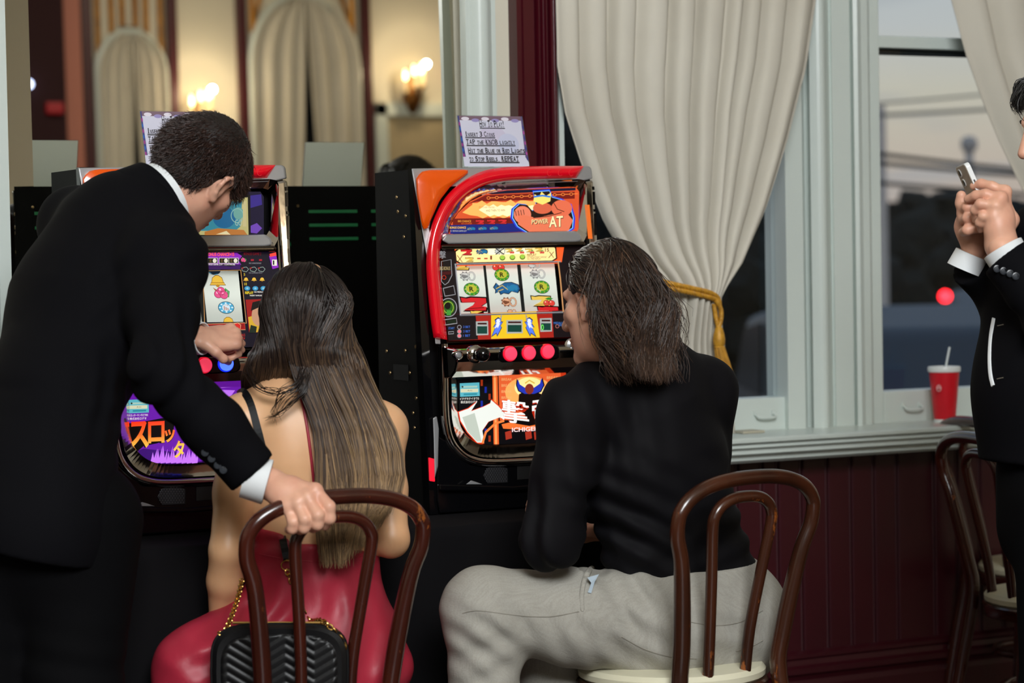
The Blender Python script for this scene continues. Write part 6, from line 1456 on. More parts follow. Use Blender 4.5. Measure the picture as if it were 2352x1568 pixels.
b.chain([wLS, wLS * .45 + wLE * .55, wLE], [.047, .040, .036], .02); b.chain([wLE, wLE * .6 + wLW * .4, wLW], [.036, .036, .024], .012)
b.chain([wRS, wRS * .45 + wRE * .55, wRE], [.047, .041, .037], .02); b.chain([wRE, wRE * .6 + wRW * .4, wRW], [.038, .036, .024], .012)
for sp_ in ((-1, 670), (1, 775)): b.ell(AW(sp_[1], 1010, 4.90) - bd * .0, np.array([.045, .03, .07]), np.eye(3), .05)
b.cap(AW(722, 960, 4.84), AW(722, 1240, 4.845), .010, .010, .03, 's')
wkL, wkR = AW(448, 1538, 4.89), AW(600, 1560, 4.90); waL, waR = AW(470, 2060, 4.86), AW(640, 2060, 4.92)
b.chain([wpel - _r0 * .07, wkL, waL], [.09, .062, .04], .04); b.chain([wpel + _r0 * .07, wkR, waR], [.09, .062, .04], .04)
hd = Sdf(); TW = head_into(hd, wh, RWm, .96); hd.cap(TW(0, -.03, -.06), wnb - [0, 0, .03], .046, .050, .03)
hl = Sdf(); hand_into(hl, wLW, wLW - wLE, -_r0, 1, [(.3, .4, .3)] * 4, 0, s=.86); hr_ = Sdf(); hand_into(hr_, wRW, wRW - wRE, UP, -1, [(.3, .5, .3)] * 4, 0, s=.86)
wb_ = sculpt('body', [(b, .0055), (hd, .0042), (hl, .0032), (hr_, .0032)], SKINW, wom)
face_parts(TW, RWm, wb_, HAIRBASE)
d = Sdf()
d.cap(wpel, wwst, .166, .124, .05, n=bd, q=.76); d.cap(wwst, wch, .124, .141, .05, n=bd, q=.75)
d.chain([wpel - _r0 * .065, wkL * .5 + (wpel - _r0 * .065) * .5, wkL, wkL * .6 + waL * .4], [.108, .098, .078, .088], .05); d.chain([wpel + _r0 * .065, wkR, wkR * .6 + waR * .4], [.108, .085, .09], .06)
d.ell(AW(770, 1540, 4.97), np.array([.165, .15, .09]), np.eye(3), .05)
d.cut(AW(700, 1238, 4.9), unit(np.array([0, 0, 1.0]) + _r0 * .30 + _f0 * -.15), .003)
d.cut(np.array([0, 0, .30]), [0, 0, -1.0], .003)
nw = vnoise(9)
d.disp += [lambda X: .004 * nw(X, 20), crease(AW(640, 1330, 4.85), [.5, 0, .55], .07, .004, -_f0, .13, .12, 1), crease(AW(800, 1400, 4.85), [0, 0, 1.0], .07, .003, -_f0, .16, .14, 2), crease(AW(590, 1480, 4.82), _r0 + [0, 0, .5], .06, .006, -_f0, .12, .12, 5), crease(AW(880, 1480, 4.9), [0.1, 0, 1.0], .06, .004, -_f0, .12, .08, 3), crease(AW(450, 1520, 4.75), _r0 * .6 + [0, 0, -.8], .07, .004, -_f0, .12, .10, 0), crease(AW(700, 1230, 4.85), _r0, .04, .003, -_f0, .16, .05, 0)]
d.disp += [crease(A(660, 1400, 4.85), _r0 * .35 + [0, 0, 1.0], .055, .003, -_f0, .16, .10, 7), crease(A(820, 1300, 4.9), _r0 * -.3 + [0, 0, 1.0], .05, .003, -_f0, .12, .09, 2), crease(A(540, 1500, 4.8), _r0 + [0, 0, .8], .05, .004, -_f0, .08, .14, 4)]
sculpt('dress', [(d, .0055)], SATINR, wom)
def on_sdf(sd, px, py, D0, out=.002):
    q = A(px, py, D0)
    for _ in range(300):
        v_ = sd.ev(q[None])[0]
        if v_ < out or np.linalg.norm(q - CAM) > D0 + 1.1: break
        q = q + ray(px, py) * min(.03, max(.001, v_ * .6))
    return q
st = [on_sdf(b, x, y, 4.6, .002) for x, y in ((690, 905), (702, 960), (711, 1020), (718, 1080), (724, 1140), (730, 1200), (736, 1250))]
sq = [q_[:2] for q_ in smooth_path([(596, 1272, 0), (660, 1284, 0), (740, 1290, 0), (800, 1284, 0), (852, 1268, 0)], 8)]
MB().tube([on_sdf(d, x, y, 4.6, .0004) for x, y in sq], .0012, 6).build('bodice_seam', SATINR, wom, smooth=True)
MB().tube(smooth_path(st, 4), .0032, 8).build('dress_strap', SATINR, wom, smooth=True)
MB().tube(smooth_path([on_sdf(b, x, y, 4.6, .002) for x, y in ((775, 905), (768, 960), (762, 1020), (758, 1080), (760, 1180), (765, 1250))], 4), .0032, 8).build('dress_strap', SATINR, wom, smooth=True)
BRACE = mat('gold_chain', (206, 164, 92), .25, 1.0)
def chain_links(path, n, r, w, name, parent, m=BRACE):
    mb = MB(); P = smooth_path(path, 12); dcum = np.r_[0, np.cumsum([np.linalg.norm(P[i + 1] - P[i]) for i in range(len(P) - 1)])]; PP = np.array(P)
    for k in range(n):
        s0 = dcum[-1] * (k + .5) / n; c = np.array([np.interp(s0, dcum, PP[:, i]) for i in range(3)]); c2 = np.array([np.interp(min(dcum[-1], s0 + .002), dcum, PP[:, i]) for i in range(3)]); c1 = np.array([np.interp(max(0, s0 - .002), dcum, PP[:, i]) for i in range(3)])
        t = unit(c2 - c1); a_ = unit(np.cross(t, -FW)); e2 = np.cross(t, a_); an = .9 if k % 2 else -.5; sdir = a_ * math.cos(an) + e2 * math.sin(an); L_ = dcum[-1] / n * .72
        mb.tube([c + t * L_ * math.cos(q) + sdir * w * math.sin(q) for q in np.linspace(0, 6.283, 13)[:-1]], r, 6, closed=True)
    return mb.build(name, m, parent, smooth=True)
ring_c = wLW; a1, a2 = _r0, _f0
chain_links([ring_c + (a1 * math.cos(q) + a2 * math.sin(q)) * .033 + np.array([0, 0, .012 * math.cos(q) * -1.2]) for q in np.linspace(0, 6.28, 16)], 26, .0014, .0032, 'bracelet', wom)
# long hair, dark at the crown and fairer towards the tips
hs = Sdf()
hs.ell(TW(0, -.018, .032), np.array([.074, .092, .086]), RWm, .03); hs.ell(TW(0, -.045, -.03), np.array([.062, .046, .07]), RWm, .05)
hs.cut(TW(0, .05, .03), RWm @ unit([0, 1.0, -.35]), .02)
sculpt('hair_cap', [(hs, .006)], HAIRBASE, wom)
def woman_hair(n, seed):
    cond = lambda p, d: (p[:, 2] > .0 + .8 * np.maximum(0, p[:, 1])) & (p[:, 1] < .07)
    part = .020
    fl_ = lambda q, p0: np.stack([np.where(p0[:, 0] > part, 1, -1) * .35 * np.clip(1.1 - np.abs(q[:, 0]) / .07, 0, 1), -.45 * np.clip((q[:, 1] + .10) / .1, 0, 1), -.75 + 0 * q[:, 2]], 1)
    G, p, lay, r = groom(n, cond, seed, fl_, lambda p, r: np.minimum(p[:, 2] - .012, r.uniform(-.01, .012, len(p))), .15, .07, steps=26, ds=.009, S_=7, jit=.05); n = len(p)
    W_ = np.array([wh]) + G @ RWm.T
    e = G[:, -1]; th = np.arctan2(e[:, 0], -e[:, 1] + .035); a = np.clip(.5 + np.clip(th, -1.35, 1.2) / 2.75 + r.normal(size=n) * .015, 0, 1)
    front = a < .32
    def pts(px, py, D): return np.stack([AW(float(x_), float(y_), float(d_)) for x_, y_, d_ in zip(px, np.broadcast_to(py, px.shape), np.broadcast_to(D, px.shape))])
    jx = r.normal(size=n) * 4; clump = np.round(a * 24) / 24 * .6 + a * .4; b_ = np.clip((clump - .32) / .68, 0, 1); f_ = np.clip(clump / .32, 0, 1); bow = (2 * a - 1) ** 2
    C = [W_[:, k] for k in range(6)]
    C.append(pts(588 + (830 - 588) * clump + jx * .4, 800., 4.862 + .075 * bow - .022 * lay))
    C.append(pts(np.where(front, 568 + 118 * f_, 684 + (858 - 684) * b_) + jx * .7, np.where(front, 852, 880), np.where(front, 4.90 + .03 * (1 - f_) - .02 * lay, 4.842 + .022 * lay + .05 * np.maximum(0, b_ - .6))))
    C.append(pts(np.where(front, 560 + 118 * f_, 724 + (908 - 724) * b_) + jx, np.where(front, 888 + 20 * f_ * r.random(n), 990), np.where(front, 4.965, 4.832 + .028 * lay)))
    C.append(pts(np.where(front, 566 + 120 * f_, 742 + (926 - 742) * b_) + jx * 1.4, np.where(front, 930, 1115), np.where(front, 5.06, 4.820 + .028 * lay)))
    tip = r.uniform(0, 1, n); C.append(pts(np.where(front, 600 + 100 * f_, 750 + (910 - 750) * b_ * (.92 - .22 * tip)) + jx * 1.6, np.where(front, 980, 1175 + 130 * tip * (1 - .7 * np.clip((b_ - .35) / .6, 0, 1))), np.where(front, 5.10, 4.812 + .028 * lay)))
    S_ = 26; P_ = catmull(np.stack(C, 1), S_); u = np.linspace(0, 1, S_)
    ph = (np.round(clump * 11) * 1.9)[:, None]; P_ += (.010 * np.clip(u - .55, 0, 1)[None] * 2 * np.sin(u[None] * 17 + ph))[..., None] * _r0
    P_ += r.normal(size=(n, 1, 3)) * .0014
    w = r.random(n)[:, None]; c0, c1, c2, c3 = (linc(x) for x in ((26, 18, 16), (44, 32, 27), (94, 72, 54), (166, 134, 94)))
    uu = np.clip((u[None] - .17) * 1.2 + (w - .5) * .45 + .26 * (a[:, None] - .55), 0, 1)[..., None]
    t = np.where(uu < .5, c0 + (c1 - c0) * uu / .5, np.where(uu < .75, c1 + (c2 - c1) * (uu - .5) / .25, c2 + (c3 - c2) * (uu - .75) / .25))
    t = t * (.6 + .75 * r.random(n))[:, None, None]
    return strands('hair', P_, .0016 * (1 - .8 * u ** 3), HAIR, wom, t)
woman_hair(9000, 5)
# loose locks fallen over the left shoulder blade
r9 = np.random.default_rng(31); LC = []
for k in range(30):
    o_ = r9.normal(size=3) * .0022; s9 = k % 3
    base_ = [[(700, 845, 4.86), (680, 885, 4.835), (650, 905, 4.83), (628, 935, 4.84), (632, 965, 4.85)], [(706, 850, 4.85), (702, 895, 4.83), (668, 925, 4.828), (640, 950, 4.835), (612, 960, 4.85)], [(572, 850, 4.9), (590, 890, 4.865), (625, 902, 4.85), (660, 898, 4.84), (690, 880, 4.835)]][s9]
    LC.append([AW(x_ + r9.normal() * 6, y_ + r9.normal() * 6, d_ - .010) + o_ for x_, y_, d_ in base_])
P9 = catmull(np.array(LC), 14); strands('hair_lock', P9, .0010 * (1 - .8 * np.linspace(0, 1, 14) ** 2), HAIR, wom, np.broadcast_to(linc((34, 24, 20)), (30, 14, 3)))
MB().tube(smooth_path([TW(.022, .01, .1195), TW(.024, -.03, .121), TW(.027, -.060, .110), TW(.027, -.080, .094)], 5), [.0008] * 3 + [.003] * 8 + [.0022] * 3 + [.0008] * 2, 6, flat=.6).build('parting_glimmer', SKINW, wom, smooth=True)  # parting line, its glimmer put into a pale tube
# handbag on a strap and chain
bagc = A(645, 1535, 4.825)
bag = empty('handbag', A(645, 1600, 4.825)); tag(bag, 'black quilted handbag with gold chain strap behind the seated woman', 'handbag')
LEATH = mat('black_leather', (12, 12, 14), .42, spec=.35, bump=(90, .15, .001))
hwB, htB = .135, .085
def bagpt(u, v, w): return bagc + RT * u + UP * v + FW * w
prof = []
for a_ in np.linspace(0, 6.2832, 49)[:-1]:
    ca, sa = math.cos(a_), math.sin(a_); prof.append((hwB * math.copysign(abs(ca) ** .55, ca), htB * math.copysign(abs(sa) ** .55, sa) + (.006 if sa > 0 else 0)))
m = MB(); rings = []
for w, sc in ((-.034, .80), (-.036, .92), (-.030, .985), (-.02, 1.0), (.02, 1.0), (.03, .985), (.034, .92)): rings.append([bagpt(x_ * sc, y_ * sc, w) for x_, y_ in prof])
n = len(prof); v = [p for r_ in rings for p in r_]; f = [[i * n + k, i * n + (k + 1) % n, (i + 1) * n + (k + 1) % n, (i + 1) * n + k] for i in range(len(rings) - 1) for k in range(n)] + [[6 * n + k for k in range(n)][::-1]]
m.add(v, f).build('bag_body', LEATH, bag, smooth=True)
# chevron quilting: padded ribs
def chev(x, k): return -.075 + k * .026 + (abs(((x + .03 + .055) % .11) - .055)) * -.62 + .02
v = []; f = []; nx, ny = 90, 60
for i in range(nx + 1):
    for q in range(ny + 1):
        x_ = (i / nx - .5) * 2; y_ = (q / ny - .5) * 2; ee = max(abs(x_) ** 3.4 + abs(y_) ** 3.4, 1e-6); kx = min(1, ee ** (-1 / 3.4)) if ee > 1 else 1
        X_ = x_ * hwB * .86 * kx; Y_ = y_ * htB * .86 * kx; s_ = ((Y_ - ((abs(((X_ + .045) % .115) - .0575)) * -.60)) / .0185) % 1
        edge = min(1, (1 - min(1, ee)) * 6 + .0); v.append(bagpt(X_, Y_, -.0352 - (.0012 + .0034 * math.sin(math.pi * s_) ** .6) * edge))
for i in range(nx):
    for q in range(ny): a_ = i * (ny + 1) + q; f.append([a_, a_ + 1, a_ + ny + 2, a_ + ny + 1])
raw_mesh('quilted_front', np.array(v), np.array(f), LEATH, bag, True)
MB().tube([bagpt(x_, htB + .0075, -.010) for x_ in np.linspace(-.095, .095, 12)], .0028, 6).build('zipper', mat('gold_zip', (150, 116, 62), .35, .9), bag, smooth=True)
MB().tube([bagpt(x_ * 1.005, y_ * 1.005, -.0205) for x_, y_ in prof], .003, 6, closed=True).build('piping', LEATH, bag, smooth=True)
STR = mat('black_strap', (12, 14, 17), .35)
def strap(pts, w, name, nrm=-FW):
    P = smooth_path(pts, 6); v = []; th = .0016
    for i in range(len(P)):
        t = unit(P[min(i + 1, len(P) - 1)] - P[max(0, i - 1)]); s_ = unit(np.cross(t, nrm)); nn = unit(np.cross(s_, t))
        for du, dw in ((-w, -th), (w, -th), (w, th), (-w, th)): v.append(P[i] + s_ * du + nn * dw)
    f = [[i * 4 + k, i * 4 + (k + 1) % 4, (i + 1) * 4 + (k + 1) % 4, (i + 1) * 4 + k] for i in range(len(P) - 1) for k in range(4)] + [[0, 1, 2, 3], [len(P) * 4 - 4 + k for k in (3, 2, 1, 0)]]
    return MB().add(v, f).build(name, STR, bag)
strap([A(548, 905, 5.00)] + [on_sdf(b, x, y, 4.6, .004) for x, y in ((560, 900), (575, 925), (592, 985), (606, 1040), (620, 1090), (634, 1150))] + [on_sdf(d, x, y, 4.6, .006) for x, y in ((640, 1195), (650, 1240), (660, 1288))], .0075, 'shoulder_strap')
rc = on_sdf(d, 659, 1298, 4.6, .008)
MB().tube([rc + RT * .0115 * math.cos(q) + UP * .010 * math.sin(q) for q in np.linspace(0, 6.283, 21)[:-1]], .0016, 8, closed=True).build('strap_ring', BRACE, bag, smooth=True)
chain_links([rc - UP * .010, on_sdf(d, 672, 1340, 4.6, .006), on_sdf(d, 690, 1385, 4.6, .006), on_sdf(d, 712, 1425, 4.6, .008), bagpt(.085, htB + .01, -.012), bagpt(.122, htB - .022, -.02), bagpt(.130, htB - .042, -.024)], 30, .0019, .0052, 'chain', bag)
chain_links([A(556, 1330, 4.85), A(547, 1370, 4.84), A(532, 1415, 4.82), A(516, 1450, 4.81), bagpt(-.122, htB - .012, -.02)], 24, .0017, .0046, 'chain', bag)
# ------------------------------------------------------------------ the seated man in the black shirt
sea = empty('person', A(1600, 2080, 5.3) * np.array([1, 1, 0])); tag(sea, 'seated man with wavy brown hair in a black shirt and grey linen trousers', 'person')
spel, swst, sch, sshc, snb = A(1610, 1425, 5.28), A(1552, 1270, 5.24), A(1492, 1040, 5.20), A(1472, 905, 5.19), A(1452, 822, 5.16)
sLS, sRS = A(1318, 948, 5.07), A(1612, 900, 5.29); sLE, sRE = A(1262, 1238, 5.02), A(1615, 1160, 5.40); sLW, sRW = A(1318, 1150, 5.24), A(1440, 1215, 5.42)
sf = imdir(-.72, .69); RSd = frame_of(sf, math.radians(4), math.radians(8)); sh_ = A(1390, 694, 5.10)
sfw = unit(np.cross([0, 0, 1.0], unit(sRS - sLS)))
hLl, hRr = A(1530, 1430, 5.20), A(1665, 1425, 5.34); kL, kR = A(1112, 1400, 5.06), A(1260, 1415, 5.28); anL, anR = A(1112, 1985, 5.08) , A(1290, 1960, 5.22)
anL[2] = anR[2] = .09
b2 = Sdf(); b2.chain([spel, swst, sch, sshc, snb], [.10, .095, .10, .09, .05], .04); b2.cap(sLS, sRS, .05, .05, .05)
b2.chain([sLS, sLE, sLW], [.052, .042, .030], .03); b2.chain([sRS, sRE, sRW], [.052, .042, .030], .03); b2.chain([hLl, kL, anL], [.085, .055, .04], .03); b2.chain([hRr, kR, anR], [.085, .055, .04], .03)
h2 = Sdf(); TS = head_into(h2, sh_, RSd); h2.cap(TS(0, -.03, -.06), snb - [0, 0, .02], .053, .062, .03); h2.cap(TS(0, 0, -.075), snb + sfw * .03, .048, .052, .03)
hl2 = Sdf(); hand_into(hl2, sLW, imdir(-.35, .9) + [0, 0, .1], UP, -1, [(.3, .5, .3)] * 4, 0); hr2 = Sdf(); hand_into(hr2, sRW, imdir(-.9, -.05), UP, 1, [(.3, .5, .3)] * 4, 0)
sb2 = sculpt('body', [(b2, .010), (h2, .0034), (hl2, .0034), (hr2, .0034)], SKIN, sea)
face_parts(TS, RSd, sb2, HAIRBASE)
s_ = Sdf()
s_.cap(spel + [0, 0, .03], swst, .162, .158, .05, n=sfw, q=.76); s_.cap(swst, sch, .158, .172, .05, n=sfw, q=.74); s_.cap(sch, sshc, .172, .145, .05, n=sfw, q=.70); s_.cap(sshc, snb, .115, .066, .05)
s_.cap(sLS, sRS, .068, .068, .05); s_.cap(snb - [0, 0, .015], sLS, .055, .062, .05); s_.cap(snb - [0, 0, .015], sRS, .055, .062, .05)
s_.chain([sLS, sLS * .5 + sLE * .5, sLE], [.072, .062, .058], .03); s_.chain([sLE, sLW], [.058, .044], .03); s_.chain([sRS, sRE], [.072, .056], .03); s_.chain([sRE, sRW], [.056, .044], .03)
s_.cut(A(1545, 1382, 5.2), unit(np.array([0, 0, -1.0]) + _r0 * .0 - sfw * .35), .004, .45)
ns = vnoise(14)
s_.disp += [lambda X: .0035 * ns(X, 17), lambda X: .0018 * ns(X, 44), crease(sLE, sLE - sLS, .055, .009, -_r0 - _f0, .10, .10, 1), crease(sLS * .75 + sch * .25, [.3, 0, -1.0], .06, .007, -_f0, .14, .12, 2), crease(swst, _r0 + [0, 0, .35], .06, .008, -_f0, .22, .13, 4), crease(sch, _r0 * .8 + [0, 0, -.7], .075, .006, -_f0, .2, .14, 0), crease(A(1450, 1200, 5.08), _r0 + [0, 0, -.4], .055, .008, -_f0, .14, .10, 2)]
sculpt('shirt', [(s_, .0055)], SHIRTB, sea)
axs = unit(sh_ - snb + [0, 0, .05]); collar(snb - axs * .016, axs, sf, .068, .042, SHIRTB, 'shirt_collar', sea, 1.06)
p_ = Sdf()
p_.cap(hLl, hRr, .142, .142, .05); p_.cap(spel, swst, .168, .148, .05, n=sfw, q=.84); p_.ell(A(1640, 1440, 5.28), np.array([.135, .12, .11]), np.eye(3), .05)
p_.chain([hLl, hLl * .5 + kL * .5, kL], [.128, .100, .085], .04); p_.chain([kL, kL * .6 + anL * .4, anL + [0, 0, .02]], [.083, .072, .075], .035)
p_.chain([hRr, hRr * .5 + kR * .5, kR], [.120, .098, .082], .04); p_.chain([kR, kR * .6 + anR * .4, anR + [0, 0, .02]], [.082, .072, .075], .035)
p_.cut(A(1560, 1300, 5.2), unit(np.array([0, 0, 1.0]) - sfw * .05), .004, .24); 
np_ = vnoise(31)
p_.disp += [lambda X: .0025 * np_(X, 16), lambda X: .0010 * np_(X, 48), crease(A(1400, 1370, 5.1), _r0 * .45 + [0, 0, -.9], .05, .005, -_f0, .12, .13, 1), crease(A(1130, 1470, 5.0), _r0 * .8 + [0, 0, -.55], .05, .005, -_f0, .09, .09, 2), crease(A(1250, 1420, 5.0), _r0 * .3 + [0, 0, -1.0], .06, .003, -_f0, .10, .14, 5), crease(A(1620, 1430, 5.1), _r0 + [0, 0, -.25], .06, .003, -_f0, .16, .10, 4), crease(A(1480, 1470, 5.08), _r0 + [0, 0, -.5], .06, .004, -_f0, .14, .09, 3), crease(A(1110, 1540, 5.0), _r0 + [0, 0, .15], .06, .003, -_f0, .08, .10, 0)]
pt = sculpt('trousers', [(p_, .0055)], LINEN, sea)
# outseam, pocket edge and waistband stitching lines lying on the cloth
def seam(pts, sd, r_, name, m, D0=4.7):
    fine = [q_[:2] for q_ in smooth_path([(x, y, 0) for x, y in pts], 9)]
    return MB().tube([on_sdf(sd, x, y, D0, .0005) for x, y in fine], r_, 6).build(name, m, pt, smooth=True)
SEAM = mat('linen_seam', (138, 134, 124), .9)
seam([(1062, 1408), (1100, 1402), (1180, 1412), (1260, 1416), (1330, 1404)], p_, .0011, 'side_seam', SEAM)
seam([(1428, 1462), (1480, 1490), (1540, 1508), (1600, 1512)], p_, .0012, 'pocket_seam', SEAM)
seam([(1570, 1425), (1640, 1436), (1700, 1428), (1752, 1402)], p_, .0011, 'waistband_seam', SEAM)
seam([(1690, 1495), (1722, 1486), (1752, 1470)], p_, .0013, 'back_pocket_edge', SEAM)
# bunched flap with the pale pocket lining at the hip
fp = [(1338, 1404), (1336, 1370), (1342, 1335), (1354, 1308), (1364, 1300)]
MB().tube(smooth_path([on_sdf(p_, x, y, 4.7, .001) for x, y in fp], 5), [.002] + [.005] * 9 + [.006] * 6 + [.005] * 4 + [.002], 12, flat=.6).build('pocket_flap', LINEN, pt, smooth=True)
MB().ngon_prism([A(1349, 1326, 5.038), A(1376, 1318, 5.040), A(1366, 1336, 5.040), A(1358, 1362, 5.040), A(1350, 1360, 5.04), A(1358, 1338, 5.038)], [A(1349, 1326, 5.046), A(1376, 1318, 5.048), A(1366, 1336, 5.048), A(1358, 1362, 5.048), A(1350, 1360, 5.048), A(1358, 1338, 5.046)]).build('pocket_lining', mat('pale_blue_lining', (176, 192, 204), .8), pt)
for ft in (anL, anR): shoe(ft, imdir(-.6, .8), sea)
# hair: swept back, waved, brushing the collar
hs2 = Sdf(); hs2.ell(TS(0, -.018, .036), np.array([.080, .097, .090]), RSd, .03); hs2.ell(TS(0, -.062, -.03), np.array([.068, .052, .085]), RSd, .05); hs2.ell(TS(0, -.075, -.085), np.array([.055, .035, .045]), RSd, .05)
hs2.cut(TS(0, .060, .06), RSd @ unit([0, 1.0, -.5]), .01)
for q in (-1, 1): hs2.ell(TS(q * .086, .022, -.03), np.array([.026, .040, .062]), RSd, .01, 's')
sculpt('hair_cap', [(hs2, .005)], HAIRBASE, sea)
def waved(n, seed):
    cond = lambda p, d: (p[:, 1] < .066) & (p[:, 2] > -.05 + 1.3 * np.maximum(0, p[:, 1] + .045))
    fl_ = lambda q, p0: np.stack([-.10 * np.sign(q[:, 0]) * (q[:, 2] < 0) + .12 * np.sin(q[:, 2] * 40), np.where(q[:, 1] > -.045, -1.0, -.12), np.where(q[:, 1] > -.045, -.42, -.8)], 1)
    tz = lambda p, r: np.where(r.random(len(p)) < .3, r.uniform(-.07, -.02, len(p)), r.uniform(-.185, -.075, len(p)))
    G, p, lay, r = groom(n, cond, seed, fl_, tz, .12, .13, steps=46, ds=.0075, S_=18, ells=(((0, -.060, -.03), (.070, .054, .088)), ((0, -.072, -.09), (.062, .040, .05))), jit=.14); n = len(p)
    uu = np.linspace(0, 1, 18); cl = np.round(p[:, 0] * 70 + p[:, 1] * 40 + 2 * np.sin(p[:, 2] * 50)).astype(int) % 97; cr2 = np.random.default_rng(4).normal(size=97)[cl]; cr3 = np.random.default_rng(6).normal(size=97)[cl]
    wv = np.clip(uu - .30, 0, 1)[None] ** 1.3
    G = G + (.034 * wv * np.sin(uu[None] * 10 + cr2[:, None] * 3))[..., None] * np.stack([cr3, -.5 - .5 * np.abs(cr2), .3 * cr2], 1)[:, None, :] * .8
    fl2 = np.clip(uu - .72, 0, 1)[None] ** 2; G = G + (fl2 * (.16 * np.minimum(1.2, np.abs(cr2)))[:, None])[..., None] * np.stack([np.sign(p[:, 0]) * .6, -1.0 + 0 * cr2, .5 + 0 * cr2], 1)[:, None, :]
    G += r.normal(size=(n, 1, 3)) * .0012
    lowz = np.clip((-.02 - G[..., 2]) / .10, 0, 1); G[..., 0] *= 1 - .34 * lowz
    m_ = (G[..., 2] < .012) & (G[..., 1] > -.042) & (uu[None] > .15); G[..., 1] = np.where(m_, -.042 + (G[..., 1] + .042) * .12, G[..., 1]); G[..., 1] = np.maximum(G[..., 1], -.155 + .03 * lowz)
    W_ = np.array([sh_]) + G @ RSd.T
    c0, c1, c2 = (linc(x) for x in ((30, 20, 16), (68, 48, 37), (134, 100, 76))); w = (np.clip(.25 * cr2 + .35 + .25 * r.normal(size=n), 0, 1) ** 1.6)[:, None, None]; q = np.clip(uu[None, :, None] * .55 + w * .7 - .22, 0, 1)
    t = c0 + (c1 - c0) * np.minimum(1, q * 2) + (c2 - c1) * np.maximum(0, q * 2 - 1) * .8
    return strands('hair', W_, .0014 * (1 - .85 * uu ** 2), HAIR, sea, t)
waved(8500, 8)

# ------------------------------------------------------------------ the man at the right edge, photographing
ph = empty('person', A(2450, 2000, 5.1) * np.array([1, 1, 0])); tag(ph, 'standing man in a dark suit at the right edge, raising a phone', 'person')
hp_ = A(2450, 276, 5.1); pf = imdir(-.98, -.16); RP = frame_of(pf, 0, math.radians(18))
pnb, pch, pws, ppl = A(2500, 440, 5.14), A(2462, 640, 5.13), A(2440, 900, 5.13), A(2452, 1090, 5.13)
pLS, pRS = A(2510, 530, 4.96), A(2500, 520, 5.30); pLE, pRE = A(2440, 745, 4.93), A(2395, 745, 5.27); pLW, pRW = A(2300, 568, 4.97), A(2238, 574, 5.12)
pfw = unit(pf); feet = [A(2440, 2000, 5.03), A(2470, 2000, 5.25)]
for q in feet: q[2] = 0
b3 = Sdf(); b3.chain([ppl, pws, pch, pnb], [.12, .12, .12, .055], .04); b3.cap(pLS, pRS, .05, .05, .05); b3.chain([pLS, pLE, pLW], [.055, .044, .029], .03); b3.chain([pRS, pRE, pRW], [.055, .044, .029], .03)
hips = [ppl + unit(pLS - pRS) * .09 - [0, 0, .05], ppl - unit(pLS - pRS) * .09 - [0, 0, .05]]
for h_, f_ in zip(hips, feet): b3.chain([h_, (h_ + f_) / 2, f_ + [0, 0, .09]], [.085, .055, .04], .03)
h3 = Sdf(); TP = head_into(h3, hp_, RP); h3.cap(TP(0, -.03, -.06), pnb - [0, 0, .02], .055, .062, .03)
# phone
phc = A(2240, 456, 5.06); pu = unit(A(2204, 379, 5.06) - A(2248, 478, 5.06)); 
pn = unit(-RT * .99 - FW * .10); pn = unit(pn - pu * (pn @ pu)); pw = np.cross(pu, pn)      # back of the phone faces pn
phone = empty('phone', phc); tag(phone, 'smartphone in a white case held up by the man at the right edge', 'phone')
PHW = mat('white_phone_case', (226, 228, 228), .35); PHB = mat('beige_phone_back', (176, 164, 148), .4)
def phb(u, v, w): return phc + pw * u + pu * v + pn * w
ctr = A(2209, 379, 5.06); phc = ctr - pu * .0725
def rr_out(hw, hh, r, n=6):
    o = []
    for cx, cy, a0 in ((hw - r, hh - r, 0), (-hw + r, hh - r, 90), (-hw + r, -hh + r, 180), (hw - r, -hh + r, 270)):
        for k in range(n): a = math.radians(a0 + 90 * k / (n - 1)); o.append((cx + r * math.cos(a), cy + r * math.sin(a)))
    return o
o = rr_out(.036, .0735, .010); MB().ngon_prism([phb(u, v, .0046) for u, v in o], [phb(u, v, -.0052) for u, v in o]).build('case', PHW, phone)
o = rr_out(.0335, .071, .009); MB().ngon_prism([phb(u, v, .0051) for u, v in o], [phb(u, v, .0042) for u, v in o]).build('back_panel', PHB, phone)
MB().ngon_prism([phb(u, v, -.0056) for u, v in o], [phb(u, v, -.0048) for u, v in o]).build('screen', mat('phone_screen', (16, 18, 22), .1), phone)
sgn_ = 1 if (pw @ -FW) > 0 else -1
for k, (u, v) in enumerate(((-sgn_ * .016, .058), (-sgn_ * .016, .036))):
    MB().lathe([(.009, 0), (.009, .0022), (.0075, .0024)], phb(u, v, .0045), 20, axis=pn).build('camera_ring', PHW, phone, smooth=True); MB().lathe([(.0072, 0), (.0070, .0028), (.001, .003)], phb(u, v, .0045), 18, axis=pn).build('camera_lens', GLOSSB, phone, smooth=True)
sgn_ = 1 if (pw @ -FW) > 0 else -1
MB().ngon_prism([phb(sgn_ * .0364, .030 + a, w) for a, w in ((-.005, -.0015), (.005, -.0015), (.005, .0018), (-.005, .0018))], [phb(sgn_ * .0355, .030 + a, w) for a, w in ((-.005, -.0015), (.005, -.0015), (.005, .0018), (-.005, .0018))]).build('side_button', mat('dark_button', (50, 44, 42), .4), phone)
